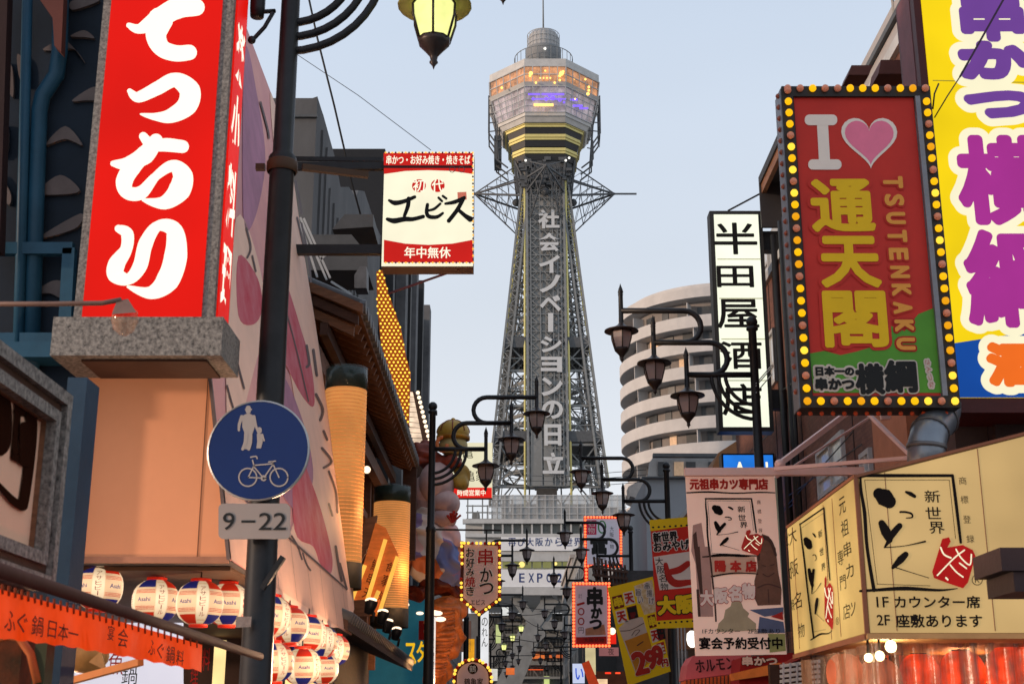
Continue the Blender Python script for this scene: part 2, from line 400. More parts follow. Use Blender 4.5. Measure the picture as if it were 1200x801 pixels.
mb = MB(); ring(mb, 7.55, 2.8, zB, 7.55, 2.8, zA, top=True); ring(mb, 7.3, 2.75, zC - .5, 7.6, 2.85, zC, True, True); ring(mb, 6.3, 2.7, zE - .4, 6.4, 2.7, zE + .1, True, True); ring(mb, 5.7, 2.7, zF - .5, 6.1, 2.7, zE - .4, False, True)
mb.build('deck_wall', PALE, tower)
ring(MB(), 7.2, 2.7, zC - .3, 7.35, 2.7, zB, False, True).build('deck_interior', mat('warm lit deck interior', (.42, .19, .08), .8, emit=1.25, ecol=None, noise=.85, scale=.9, bump=0), tower)
ring(MB(), 6.2, 2.6, zE, 7.0, 2.62, zD + .3, True, True).build('deck_interior', mat('violet lit deck interior', (.36, .31, .33), .8, emit=.7, ecol=None, noise=.7, scale=.7, bump=0), tower)
GL = glass('deck glass', (.4, .35, .33)); GL.node_tree.nodes['Principled BSDF'].inputs['Alpha'].default_value = .22
def facets(a0, b0, z0, a1, b1, z1):
    A = octo(a0, b0, z0); B = octo(a1, b1, z1)
    return [(A[i], A[(i + 1) % 8], B[(i + 1) % 8], B[i]) for i in range(8)]
def lerp(p, q, t): return p + (q - p) * t
def glaze(fa, nx, ny, w=.12, gm=GL, only=range(8)):
    for k in only:
        A, B, C, D = fa[k]; g = MB()
        def q(u, v): return lerp(lerp(A, B, u), lerp(D, C, u), v)
        nn = (B - A).cross(D - A).normalized()
        for i in range(nx + 1): g.bar(q(i / nx, 0) + nn * .05, q(i / nx, 1) + nn * .05, w)
        for j in range(ny + 1): g.bar(q(0, j / ny) + nn * .05, q(1, j / ny) + nn * .05, w)
        fr = g.build('window_frame', LSTEEL, tower)
        for i in range(nx):
            for j in range(ny):
                MB().add([q((i + .06) / nx, (j + .06) / ny), q((i + .94) / nx, (j + .06) / ny), q((i + .94) / nx, (j + .94) / ny), q((i + .06) / nx, (j + .94) / ny)], [(0, 1, 2, 3)]).build('pane', gm, tower)
glaze(facets(7.32, 2.78, zC, 7.55, 2.8, zB), 5, 2, only=(0, 1, 7, 2, 6))
glaze(facets(6.4, 2.72, zE + .1, 7.25, 2.75, zC - .5), 5, 4, .1, only=(0, 1, 7, 2, 6))
# warm and violet lamps seen through the glass
WL1 = glow('warm deck lamp', (255, 190, 90), 3); WL2 = glow('violet deck lamp', (120, 90, 255), 1.6)
def lampball(px, py, Y, r, m, parent=tower):
    return MB().ball(at(px, py, Y), r, 8, 5).build('lamp', m, parent)
for px, py, r in ((622, 86, .26), (658, 86, .3), (621, 89, .16), (660, 84, .16), (656, 89, .18), (639, 83, .12), (628, 97, .14), (650, 97, .14), (633, 91.5, .1), (637, 91.5, .1), (641, 91.5, .1), (645, 91.5, .1), (656, 94, .15)): lampball(px, py, YF + .05 - (0.25), r, WL1)
for px, py, r in ((672, 93, .2), (671, 90, .12), (689, 110, .22), (690, 106, .16), (690, 102, .16), (686, 93, .14), (588, 103, .16), (606, 94, .14), (674, 116, .12)): lampball(px, py, YF + 1.6, r, WL1)
for px, py, r in ((644, 112, .22), (648, 115, .3), (640, 116, .25), (656, 117, .25), (625, 116, .2), (661, 120, .15)): lampball(px, py, YF + .3, r, WL2)
for px, py, w_, h_ in ((626, 110.5, 1.6, .16), (648, 110.5, 3.0, .18), (643, 116, 4.6, .1), (672, 117, 1.1, .25), (677, 124, 1.3, .2), (684, 127, 1.2, .2)):
    MB().box(at(px, py, YF + (.25 if 616 < px < 665 else 1.7)), (w_, .15, h_)).build('light_strip', WL2, tower)
MB().box(at(637, 123, YF + .3), (2.6, .15, .3)).build('light_strip', WL1, tower)
# black and gold bands under the deck
GOLD = mat('pale gold band', (.62, .53, .2), .35, .3, .1, 3, .003); BAND = mat('black band', (.02, .02, .022), .4, 0, .2, 3, .003)
a = 5.55; yy = 137
for k, (yt, ym, yb, aa) in enumerate(((136, 143, 152, 5.3), (152, 158, 167, 4.85), (167, 173, 183, 4.4))):
    Yf = TY - aa; zt, zm, zb = zf(yt, Yf), zf(ym, Yf), zf(yb, Yf)
    ring(MB(), aa - .9, 2.6, zm, aa - .5, 2.6, zt + .3, False, True).build('dark_band', BAND, tower)
    gm = MB(); ring(gm, aa - .05, 2.72, zb + .45, aa, 2.75, zb + 1.25, True, True); ring(gm, aa + .12, 2.78, zb + .78, aa + .12, 2.78, zb + .9, True, True)
    gm.build('gold_band', GOLD, tower)
    ring(MB(), aa - .45, 2.68, zb - .4, aa - .2, 2.7, zb + .5, False, True).build('dark_band', BAND, tower)
zb = zf(183, TY - 4.3)
mb = MB(); ring(mb, 3.2, 2.2, zb - 4.5, 3.9, 2.6, zb + .2, True, True)
for k in range(8):
    A = octo(4.1, 2.75, zb)[k]; B = octo(3.6, 2.3, zb - 4.5)[(k + 1) % 8]; B2 = octo(3.6, 2.3, zb - 4.5)[k]; mb.bar(A, B, .2); mb.bar(A, B2, .3)
for k in range(60):
    t = random.uniform(-1, 1); mb.box(T(t * 3.4, random.uniform(-4.1, -3.3), zb - random.uniform(.2, 4.3)), (random.uniform(.2, .9), .5, random.uniform(.15, .7)))
tag(mb.build('machinery', DSTEEL, tower), kind='stuff')
for px, py in ((616, 188), (663, 188), (667, 185)): lampball(px, py, TY - 4.6, .16, glow('white lamp', (255, 250, 240), 1.5))
# side service frames of the decks
for s in (-1, 1):
    mb = MB()
    for y in (-2.2, 0, 2.2):
        mb.bar(T(s * 7.65, y, zC + .6), T(s * 7.65, y, zE - 1), .18); mb.bar(T(s * 7.65, y, zE - 1), T(s * 6.6, y, zE - 2.6), .18); mb.bar(T(s * 6.6, y, zE - 2.6), T(s * 6.6, y, zE - 4.9), .2); mb.bar(T(s * 6.6, y, zE - 4.9), T(s * 5.0, y, zE - 6.2), .18)
        mb.bar(T(s * 6.9, y, zC - 1), T(s * 6.3, y, zE - 5.0), .15)
    for k in range(7):
        z = zC + .4 - k * 1.3; xx = 7.65 if z > zE - 1 else 6.6
        mb.bar(T(s * xx, -2.2, z), T(s * xx, 2.2, z), .14); mb.bar(T(s * xx, -2.2, z), T(s * 5.8, -2.2, z + .2), .12); mb.bar(T(s * xx, -2.2, z), T(s * xx, 0, z - 1.3), .08)
    mb.bb(T(s * 6.9, -2, zE - 1.3), T(s * 5.9, 2, zE - 4.8)) if s < 0 else None
    mb.build('service_frame', DSTEEL, tower)
# roof drum, railings, mast
zr = zA; zt = zf(32, TY - 2); zm2 = zf(50, TY - 2.5)
mb = MB(); ring(mb, 4.9, 2.0, zr, 4.3, 1.8, zr + 1.2, True); mb.build('roof_deck', DSTEEL, tower)
MB().lathe([(0, zr + .2), (2.5, zr + .2), (2.5, zm2 - .2), (2.55, zm2), (0, zm2)], 24, (TX, TY, 0)).build('roof_drum', mat('grey drum', (.2, .21, .22), .6), tower)
mb = MB().lathe([(2.15, zm2), (2.15, zt - .6), (1.9, zt - .1), (0, zt)], 24, (TX, TY, 0)); mb.build('dome', mat('pale dome sheet', (.36, .36, .36), .6), tower)
mb = MB()
for k in range(24):
    t = 2 * math.pi * k / 24; c, s = math.cos(t), math.sin(t); mb.bar(T(2.28 * c, 2.28 * s, zm2), T(2.28 * c, 2.28 * s, zt - .3), .06)
for z in (zm2 + .8, zm2 + 1.6, zm2 + 2.4, zt - .3):
    for k in range(24):
        t, u = 2 * math.pi * k / 24, 2 * math.pi * (k + 1) / 24; mb.bar(T(2.28 * math.cos(t), 2.28 * math.sin(t), z), T(2.28 * math.cos(u), 2.28 * math.sin(u), z), .06)
mb.build('cage', LSTEEL, tower)
mb = MB(); rr = 4.1
for k in range(28):
    t, u = 2 * math.pi * k / 28, 2 * math.pi * (k + 1) / 28
    mb.bar(T(rr * math.cos(t), rr * math.sin(t), zr + .4), T(rr * math.cos(t), rr * math.sin(t), zr + 3.9), .08)
    for z in (zr + 3.9, zr + 2.2, zr + .8): mb.bar(T(rr * math.cos(t), rr * math.sin(t), z), T(rr * math.cos(u), rr * math.sin(u), z), .08)
mb.build('railing', STEEL, tower)
MB().tube([T(0, 0, zt - .2), T(0, 0, zt + 7), T(0, 0, zt + 18)], [.14, .1, .06], 6).build('antenna', STEEL, tower)
MB().ball(at(638.5, 57, TY - 2.7), .2).build('lamp', _m['white lamp'], tower)
# radial cable frames round the neck
zs = 72.6
for k in range(4):
    rot = Matrix.Rotation(k * math.pi / 2, 3, 'Z'); mb = MB()
    def Q(x, y, z): p = rot @ Vector((x, y, 0)); return T(p.x, p.y, z)
    tip = (9.6, 0, zs + .1)
    lo, hi = zs - 5.0, zs + 3.4
    nodes = {}
    for s in (-1, 1):
        for n_, (x, y, z, w_) in {'hi': (3.6, 2.4 * s, hi, .13), 'uh': (3.3, 2.6 * s, zs + 1.0, .22), 'ul': (3.3, 2.6 * s, zs - 1.2, .22), 'lo': (3.9, 2.0 * s, lo, .13)}.items():
            mb.bar(Q(x, y, z), Q(*tip), w_); nodes[(n_, s)] = (x, y, z)
        for t in (.25, .5, .75):
            pts = [lerp(Vector(nodes[(n_, s)]), Vector(tip), t) for n_ in ('hi', 'uh', 'ul', 'lo')]
            for p, q in zip(pts, pts[1:]): mb.bar(Q(*p), Q(*q), .08)
            pn = [lerp(Vector(nodes[(n_, s)]), Vector(tip), t - .25) for n_ in ('hi', 'uh', 'ul', 'lo')]
            for p, q in zip(pts, pn[1:]): mb.bar(Q(*p), Q(*q), .07)
            mb.ball(Q(*pts[1]), .13, 6, 4); mb.ball(Q(*pts[3]), .13, 6, 4)
    for n_ in ('hi', 'uh', 'ul', 'lo'):
        for t in (0, .4, .7): mb.bar(Q(*lerp(Vector(nodes[(n_, -1)]), Vector(tip), t)), Q(*lerp(Vector(nodes[(n_, 1)]), Vector(tip), t)), .08)
    mb.ball(Q(3.9, 0, zs - 1.2), .55, 8, 6)
    if k == 0: mb.bar(Q(9.4, 0, zs + .1), Q(12.6, 0, zs + .1), .2)
    else: mb.ball(Q(*tip), .22, 6, 4)
    mb.build('spire_frame', DSTEEL, tower)
# ---- base building of the tower
BY = 153.0; pb = front(BY)
def zb_(y): return at(640, y, BY).z
bw = lambda x: at(x, 640, BY).x
BASE = mat('base wall panel', (.44, .445, .44), .7, 0, .15, .8, .01); BLT = mat('base white board', (.7, .71, .72), .6, 0, .06, 1, .003)
x0, x1 = bw(545), bw(762)
mb = MB(); mb.bb((x0, BY + .6, zb_(694)), (x1, BY + 26, zb_(610))); mb.bb((x0 - .3, BY - .2, zb_(613)), (x1, BY + .6, zb_(608)))
mb.bb((x0, BY - .1, zb_(629)), (x1, BY + .6, zb_(625))); mb.bb((bw(588), BY - .3, zb_(697)), (x1, BY + .6, zb_(688)))
mb.build('base_wall', BASE, tower)
for k in range(15):
    xa = bw(565 + k * 11.5)
    MB().bb((xa, BY + .1, zb_(625)), (xa + .2, BY + .6, zb_(613))).build('pillar', LSTEEL, tower)
for k in range(14):
    xa = bw(565 + k * 11.5)
    MB().bb((xa + .2, BY + .5, zb_(625)), (xa + 1.1, BY + .595, zb_(613))).build('window', mat('dark office glass', (.12, .13, .12), .2, noise=.3), tower)
MB().bb((bw(587), BY - .1, zb_(645)), (bw(755), BY + .5, zb_(629))).build('sign_board', BLT, tower)
MB().bb((bw(587), BY - .1, zb_(687.5)), (bw(755), BY + .5, zb_(667))).build('sign_board', BLT, tower)
MB().bb((bw(587), BY + .1, zb_(657)), (bw(755), BY + .5, zb_(645.5))).build('panel', BASE, tower)
NAVY = mat('navy letter', (.02, .04, .16), .5, bump=0)
pbb = Pl((0, BY - .12, 0), (0, -1, 0))
for ch, x in zip('再び大阪から世界へ', (600, 611, 621, 632, 643, 655, 666.5, 677, 688)): letter(pbb, tower, NAVY, ch, x, 634.5, 8.6, 9.5, bold=.02)
for ch, x in zip('EXPO2025', (611.5, 622.5, 632.5, 643.5, 655.5, 666, 677, 688)): letter(pbb, tower, NAVY, ch, x, 676.5, 6, 10.5, bold=.03)
LW = glow('dim olive window', (150, 150, 95), .55); LW2 = glow('warm lamp spot', (255, 225, 130), 1.1)
for k in range(14):
    xa = bw(589 + k * 11.8)
    MB().bb((xa, BY + .3, zb_(664.5)), (xa + .95, BY + .5, zb_(657.5))).build('window', LW, tower)
MB().ball(at(611.5, 661, BY + .2), .35, 8, 5, (1, .3, 1)).build('lamp', LW2, tower); MB().ball(at(651, 660, BY + .2), .2, 8, 5, (1, .3, 1)).build('lamp', LW2, tower)
# terrace screens
SCR = mat('mesh screen', (.38, .39, .39), .7, 0, .2, 1, .01); SCR.node_tree.nodes['Principled BSDF'].inputs['Alpha'].default_value = .5
mb = MB(); mb.bb((bw(575), BY + 3.0, zb_(608)), (bw(735), BY + 3.06, zb_(575)))
mb.build('terrace_screen', SCR, tower)
mb = MB()
for y in (575, 580, 589, 597, 605): mb.bar((bw(572), BY + 2.9, zb_(y)), (bw(738), BY + 2.9, zb_(y)), .08)
for k in range(18): mb.bar((bw(572 + k * 9.7), BY + 2.9, zb_(610)), (bw(572 + k * 9.7), BY + 2.9, zb_(574)), .07)
mb.build('terrace_rail', LSTEEL, tower)
mb = MB()
for k in range(10):
    xx = 546 + k * 6
    mb.bar((bw(xx), BY + 5, zb_(611)), (bw(xx), BY + 5, zb_(576 + (k % 3) * 7)), .15)
for y in (584, 592, 600, 606): mb.bar((bw(544), BY + 5, zb_(y)), (bw(603), BY + 5, zb_(y)), .14)
mb.bb((bw(588), BY + 6, zb_(600)), (bw(597), BY + 9, zb_(570))); mb.bb((bw(552), BY + 6, zb_(606)), (bw(560), BY + 9, zb_(590)))
for k in range(14): mb.box((bw(random.uniform(590, 735)), BY + 6 + random.random() * 3, zb_(random.uniform(585, 605))), (random.uniform(.5, 1.6), 1, random.uniform(.5, 1.4)))
mb.build('roof_plant', STEEL, tower)
mb = MB().bb((bw(600), BY + 10, zb_(608)), (bw(733), BY + 24, zb_(578)))
mb.build('upper_storey', CONC, tower)
# legs of the base: wide box girders
BL = mat('leg girder', (.25, .26, .26), .6, .1, .2, 1, .01)
def gird(p, q, w_, d_=1.2, Y=BY + 1.5): return MB().bar(at(*p, Y), at(*q, Y), w_, d_, up=(0, 1, 0)).build('leg_girder', BL, tower)
gird((592, 812), (621, 742), 2.6); gird((614, 752), (632, 734), 2.4, 1.3); gird((632, 733), (680, 733), .9, 1.1)
gird((630, 736), (603, 698), 1.1, 1.0); gird((622, 734), (648, 700), 1.6, 1.25); gird((640, 734), (640, 694), 1.3, .9); gird((655, 690), (674, 735), 1.0, 1.05)
gird((560, 812), (588, 740), 1.0, .8, BY + 12); gird((735, 735), (765, 812), 2.6); gird((700, 732), (735, 735), 1.0, .95)
mb = MB(); YB = BY + 20
mb.bb((bw(540), YB, 4), (bw(760), YB + .3, zb_(700)))
tag(mb.build('back_wall', mat('dim back wall', (.17, .175, .18), .8, 0, .3, .5, .01), tower))
for y, h in ((714, 3), (728, 4), (748, 3), (764, 5), (784, 3)):
    MB().bb((bw(592), YB - 2, zb_(y + h)), (bw(700), YB - .4, zb_(y))).build('cross_beam', BL, tower)
mb = MB()
for k in range(26):
    xx = 565 + k * 4.2; mb.bar((bw(xx), YB - .5, zb_(790)), (bw(xx), YB - .5, zb_(698)), .1)
for k in range(7): mb.bar((bw(562), YB - .6, zb_(706 + k * 13)), (bw(690), YB - .6, zb_(706 + k * 13)), .1)
for k in range(12): mb.bar((bw(565 + 8 * k), YB - .7, zb_(700 + (k % 4) * 22)), (bw(585 + 8 * k), YB - .7, zb_(728 + (k % 4) * 22)), .12)
tag(mb.build('back_lattice', STEEL, tower), kind='stuff')
for (xa, xb, ya, yb, c, e) in ((627, 645, 708, 714, (120, 118, 60), .5), (636, 650, 712, 718, (130, 128, 60), .6), (618, 642, 754, 760, (230, 120, 60), .8), (648, 668, 755, 759, (220, 110, 60), .7), (621, 640, 774, 775, (240, 90, 40), 1), (641, 648, 783, 801, (210, 225, 140), .8), (618, 640, 785, 786, (240, 80, 40), .9)):
    MB().bb((bw(xa), YB - .95, zb_(yb)), (bw(xb), YB - .8, zb_(ya))).build('lit_window', glow('lit_%d_%d' % (xa, ya), c, e), tower)
# ------------------------------------------------------------------ street lamps
LGLASS = mat('frosted lantern glass', (.42, .33, .32), .35, noise=.1, bump=0); LGLASS.node_tree.nodes['Principled BSDF'].inputs['Transmission Weight'].default_value = .35
LLIT = glow('lit lantern glass', (238, 240, 150), 1.15, .1, 8); LSH = mat('lit lantern shade', (.30, .30, .08), .4, noise=.1, bump=0)
def lantern_parts(root, x, z, glassm, shade, bo):
    """one hanging lantern under a vertical spindle; bar passes at height z"""
    sp = MB().lathe([(0, .42), (.012, .38), (.03, .33), (.042, .28), (.03, .265), (.04, .25), (.034, .23), (.036, -.2), (.05, -.22)], 10, (x, 0, z)).build('spindle', BROWNM if bo else BLACKM, root)
    MB().lathe([(.03, -.18), (.06, -.22), (.11, -.25), (.17, -.275), (.245, -.30), (.25, -.315), (.235, -.32), (.13, -.305)], 20, (x, 0, z)).build('lantern_shade', shade, root)
    MB().lathe([(.135, -.306), (.155, -.34), (.15, -.42), (.105, -.57), (.09, -.58)], 6, (x, 0, z), False).build('lantern_glass', glassm, root)
    f = MB()
    for k in range(6):
        t = 2 * math.pi * (k + .5) / 6; c, s = math.cos(t), math.sin(t)
        f.tube([(x + r * c, r * s, z + h) for r, h in ((.14, -.305), (.162, -.34), (.157, -.42), (.112, -.57))], .009, 5)
    f.build('lantern_frame', BROWNM, root)
    MB().lathe([(.06, -.56), (.112, -.565), (.105, -.6), (.06, -.65), (.028, -.69), (.022, -.72), (.03, -.735), (.01, -.76), (0, -.79)], 10, (x, 0, z)).build('lantern_tip', BROWNM, root)
def lamp(name, label, loc, side, lit=(0, 0, 0), hook=1.0):
    """side=+1: arms reach to +X"""
    root = thing(name, label, 'street lamp', (0, 0, 0)); s = side; zb = 6.55
    MB().lathe([(.17, 0), (.17, .5), (.1, .55), (.079, 5.05), (.09, 5.07), (.09, 5.13), (.066, 5.16), (.058, 7.2), (.085, 7.22), (.085, 7.25), (.05, 7.28)], 14).build('pole', BLACKM, root)
    MB().ball((0, 0, 7.34), .085, 10, 7).build('finial', BLACKM, root)
    for i in range(3):
        x = s * (.97 + .46 * i); z = zb + .48 * i
        if i == 0: pa = [(0, 0, zb), (x, 0, zb)]
        else:
            xr = s * (.62 + .36 * (i - 1)); r = .24; z0 = z - .48
            pa = [(x, 0, z)] + [(xr - s * r * math.sin(t) , 0, z - r + r * math.cos(t)) for t in [math.pi * k / 10 for k in range(11)]] + [(s * (.97 + .46 * (i - 1)), 0, z0)]
        MB().tube(pa, .042, 10).build('arm', BLACKM, root)
        lantern_parts(root, x, z, LLIT if lit[i] else LGLASS, LSH if lit[i] else BROWNM, 0)
    for k, r in enumerate((.42, .52, .62)):
        MB().tube([(s * r * math.cos(t), 0, zb - r * math.sin(t) * 1.05) for t in [math.pi / 2 * j / 10 for j in range(11)]], .028, 8).build('hoop', BLACKM, root)
    root.location = loc; WL[root.name] = Vector(loc); return root
L0 = lamp('street_lamp', 'nearest street lamp, its dark pole carrying the round blue sign', (-1.49, 8.05, 0.07), 1, (1, 1, 1))

def lampdup(label, loc, lit=None):
    r = dup(LM, loc, label); return r
G_L = 'street lamps along the left side'; G_R = 'street lamps along the right side'
L0['group'] = G_L
LL = lamp('street_lamp', 'second street lamp on the left, in front of the festive giant figure', (-1.44, 23.8, 0), 1); LL['group'] = G_L
for Y, lb in ((42.5, 'third street lamp on the left, unlit, in front of the EXPO board'), (59.5, 'fourth street lamp on the left, just under the EXPO board')):
    dup(LL, (-1.42, Y, 0), lb)
LT = lamp('street_lamp', 'small street lamp with three lit yellow-green lanterns before the tower leg', (-1.4, 73.5, 0), 1, (1, 1, 1)); LT['group'] = G_L
for Y, lb in ((90, 'tiny street lamp just beyond the one with lit lanterns'), (106, 'farthest tiny street lamp on the left')): dup(LL, (-1.4, Y, 0), lb)
RR = lamp('street_lamp', 'large street lamp on the right, before the white lit vertical sign', (3.47, 18.6, 0), -1); RR['group'] = G_R
for Y, lb in ((29.4, 'second street lamp on the right, in front of the foot of the tower shaft'), (38.8, 'third street lamp on the right, crossing the red-bulbed white sign'), (49.5, 'fourth street lamp on the right, lanterns in front of the EXPO board'), (64, 'fifth street lamp on the right, half behind the small skewer sign')):
    dup(RR, (3.42, Y, 0), lb)
for Y, lb in ((80, 'sixth street lamp on the right, tiny before the tower base'), (96, 'farthest tiny street lamp on the right')): dup(RR, (3.4, Y, 0), lb)
# ---- blue pedestrian and cycle sign and the hours plate on the nearest pole
BLUE = mat('blue sign enamel', (8, 38, 95), .35, srgb=True, noise=.08, bump=0); SILV = mat('sign edge aluminium', (.4, .4, .4), .4, .6); PICT = mat('pale reflective film', (165, 155, 150), .5, srgb=True, noise=.05, bump=0)
Yb = 7.9
rs = thing('road_sign', 'round blue pedestrian and bicycle road sign on the nearest lamp post', 'road sign', at(303, 527, Yb))
c = at(303, 527.5, Yb); rad = 60 / F * (at(303, 527, Yb) - EYE).dot(Vector((0, math.cos(TH), math.sin(TH))))
Mx = Matrix.Rotation(R(90), 3, 'X')
MB().lathe([(0, -.012), (rad, -.012), (rad, .012), (rad * .97, .016), (rad * .965, .010), (0, .010)], 48, c, False, Mx).build('sign_rim', SILV, rs)
MB().lathe([(0, .0125), (rad * .966, .0125)], 48, c, False, Mx).build('sign_plate', BLUE, rs)
pr = front(Yb - .0125)
m = MB()
m.stroke(pr, [(291, 478), (291, 481.5)], [6, 6], .002); m.ppoly(pr, [(286, 481), (290, 480.5)] [:0] or [(287, 479), (295.5, 478.6), (295, 480.5), (287.5, 480.8)], .0012, .0022)
m.ppoly(pr, [(284, 487), (289, 484.5), (293, 484.5), (297.5, 487), (298.5, 500), (296, 508), (295, 509), (293, 526), (286.5, 526), (287, 508), (284, 500)], .001, .002)
m.stroke(pr, [(283.5, 488), (280.5, 497), (280, 504)], [4, 3.4, 2.6], .0027); m.stroke(pr, [(297.5, 488), (300, 499), (303, 507), (303.5, 513)], [4, 3, 2.4, 2], .0029)
m.stroke(pr, [(288.5, 508), (287.5, 518), (284.5, 526)], [4.6, 4, 3.4], .0031); m.stroke(pr, [(293.5, 508), (293.5, 518), (291.5, 526)], [4.6, 4, 3.4], .0033)
m.stroke(pr, [(304, 503), (304, 505)], [5.6, 5.6], .0024)
m.ppoly(pr, [(301, 508), (307, 508), (308, 517), (306, 525), (300.5, 525), (301.5, 517)], .001, .0023); m.stroke(pr, [(307.5, 509), (309.5, 516)], [2.2, 2], .0026)
m.build('pictogram', PICT, rs)
m = MB()
def circ(cx, cy, r, w_): m.stroke(pr, [(cx + r * math.cos(t), cy + r * math.sin(t)) for t in [2 * math.pi * k / 22 for k in range(23)]], w_, .0035, 1)
circ(290.5, 559, 10.5, 1.6); circ(327, 559, 10.5, 1.6)
for p, q in (((291, 559), (298, 545)), ((298, 545), (320, 543)), ((298, 547), (309, 560)), ((309, 560), (320, 544)), ((319, 541), (327, 559)), ((296, 539), (298, 546)), ((291, 559), (309, 560)), ((315, 541), (323, 540))): m.stroke(pr, [p, q], 1.5, .0037)
m.stroke(pr, [(294, 535.5), (300, 534.5), (301.5, 537)], 1.6, .0039); circ(309, 560, 2.6, 1.8)
m.build('pictogram', PICT, rs)
mb = MB().bb((c.x - .05, Yb + .012, c.z - .12), (c.x + .05, Yb + .1, c.z - .09)); mb.bb((c.x - .05, Yb + .012, c.z + .09), (c.x + .05, Yb + .1, c.z + .12)); mb.build('bracket', SILV, rs)
GP = mat('grey sign plate', (150, 140, 135), .5, srgb=True, noise=.06, bump=0); BK = mat('black print', (.012, .012, .012), .5, bump=0)
def rounded(x0, y0, x1, y1, r, n=5):
    o = []
    for cx, cy, a0 in ((x1 - r, y0 + r, -90), (x1 - r, y1 - r, 0), (x0 + r, y1 - r, 90), (x0 + r, y0 + r, 180)):
        for k in range(n + 1): t = R(a0 + 90 * k / n); o.append((cx + r * math.cos(t), cy + r * math.sin(t)))
    return o
hp = thing('hours_plate', 'small grey plate reading 9-22 below the round blue sign', 'sign plate', at(297, 610, Yb))
MB().ppoly(pr, rounded(256, 589.5, 340, 631, 6), -.01, 0).build('plate', GP, hp)
for ch, x, w_ in (('9', 268, 13.5), ('2', 311, 15), ('2', 328, 15)): letter(pr, hp, BK, ch, x, 610.5, w_, 20, bold=.012)
m = MB().ppoly(pr, [(283, 609.3), (299, 609.3), (299, 612), (283, 612)], .001, .003); m.build('lettering', BK, hp)
MB().bb((c.x - .04, Yb, at(297, 612, Yb).z), (c.x + .04, Yb + .09, at(297, 606, Yb).z)).build('bracket', SILV, hp)
# small fittings of the nearest lamp post
px = front(7.93)
kn = MB().bar(at(307, 690, 7.9), at(332, 652, 7.9), .05, .03); kn.build('hook_bar', BLACKM, L0)
st = MB().ppoly(front(7.925), [(277, 722), (295, 722), (294, 734), (276, 735)], 0, .004); st.build('sticker', mat('old white sticker', (120, 112, 110), .6, srgb=True, noise=.3, scale=30), L0)
m = MB().tube([at(322, 13, 8.05), at(308, 14, 8.0)], .016, 8).lathe([(0, -.09), (.045, -.09), (.05, -.02), (.05, .1), (.03, .13), (0, .13)], 12, at(302, 6, 8.0)); m.build('bracket', BLACKM, L0)
m = MB().tube([at(320, 15, 8.0), at(310, 32, 8.0), at(297, 46, 8.0), at(293, 49, 8)], .014, 6).ball(at(295, 47, 8), .028); m.build('cable', BLACKM, L0)
# ================================================================== sign helpers
BULB_ON = glow('lit amber bulb', (255, 196, 40), 1.6, 0); BULB_OFF = mat('unlit bulb', (190, 120, 90), .3, srgb=True, bump=0); BULB_HOT = glow('lit orange bulb', (255, 150, 70), 1.9, 0); BULB_W = glow('lit pale bulb', (255, 225, 190), 1.7, 0)
_bm = {}
def bulbs(parent, pts, r, n, pattern=(1, 1, 1, 0), on=None, off=None, name='bulb', seed=0):
    on = on or BULB_ON; off = off or BULB_OFF; i = seed
    for p in pts:
        mtl = (on[(i * 7 + i // 3) % len(on)] if isinstance(on, list) else on) if pattern[i % len(pattern)] else off; i += 1
        k = (round(r, 4), mtl.name)
        if k not in _bm:
            me = bpy.data.meshes.new('bulb'); b = MB().ball((0, 0, 0), r, 8, 5); me.from_pydata(b.v, [], b.f); me.polygons.foreach_set('use_smooth', b.sm); me.materials.append(mtl); _bm[k] = me
        o = bpy.data.objects.new(name, _bm[k]); COL.objects.link(o); o.parent = parent; o.location = Vector(p) - WL[parent.name]
def walk(pl, px, step, d=.0, closed=False):
    """points spaced evenly along a line of pixels on a face"""
    P = [Vector(p) for p in px] + ([Vector(px[0])] if closed else []); out = []
    for a, b in zip(P, P[1:]):
        n = max(1, round((b - a).length / step))
        for i in range(n): q = a + (b - a) * (i / n); out.append(pl.P(q.x, q.y, d))
    if not closed: out.append(pl.P(P[-1].x, P[-1].y, d))
    return out
def rect_sign(name, label, cat, Y, x0, y0, x1, y1, thick, facem, framem, fr=0, group=None, side=None):
    """upright sign box facing down the street; x0..y1 its front face in pixels at the box's middle"""
    xm, ym = (x0 + x1) / 2, (y0 + y1) / 2
    A, B = at(x0, ym, Y).x, at(x1, ym, Y).x; z1, z0 = at(xm, y0, Y).z, at(xm, y1, Y).z
    t = thing(name, label, cat, ((A + B) / 2, Y, z0), group)
    MB().bb((A, Y, z0), (B, Y + thick, z1)).build('case', framem, t)
    f = fr * (B - A) / (x1 - x0)
    MB().bb((A + f, Y - .012, z0 + f), (B - f, Y - .001, z1 - f)).build('face', facem, t)
    return t, Pl((0, Y - .013, 0), (0, -1, 0))
WHITEF = glow('warm white lit film', (255, 252, 225), .98, .03, 1.5); REDF = glow('red lit film', (222, 18, 6), .95, .09, .9)
RED = mat('red print', (170, 20, 18), .6, srgb=True, noise=.08, bump=0); BLK = mat('black ink', (.01, .01, .01), .7, bump=0, noise=.05); WHT = mat('white print', (225, 220, 212), .6, srgb=True, noise=.04, bump=0)
YLW = mat('yellow print', (215, 170, 15), .6, srgb=True, noise=.06, bump=0); GRN = mat('green print', (70, 120, 35), .6, srgb=True, noise=.08, bump=0)
GRAN = mat('speckled granite', (.035, .03, .028), .6, noise=.2, scale=46, bump=.01, col2=(.36, .32, .28)); WOOD = mat('dark timber', (.07, .03, .018), .6, noise=.35, scale=5, stretch=(1, 1, 6)); WOODL = mat('brown timber', (.2, .09, .045), .6, noise=.35, scale=5, stretch=(1, 1, 6))
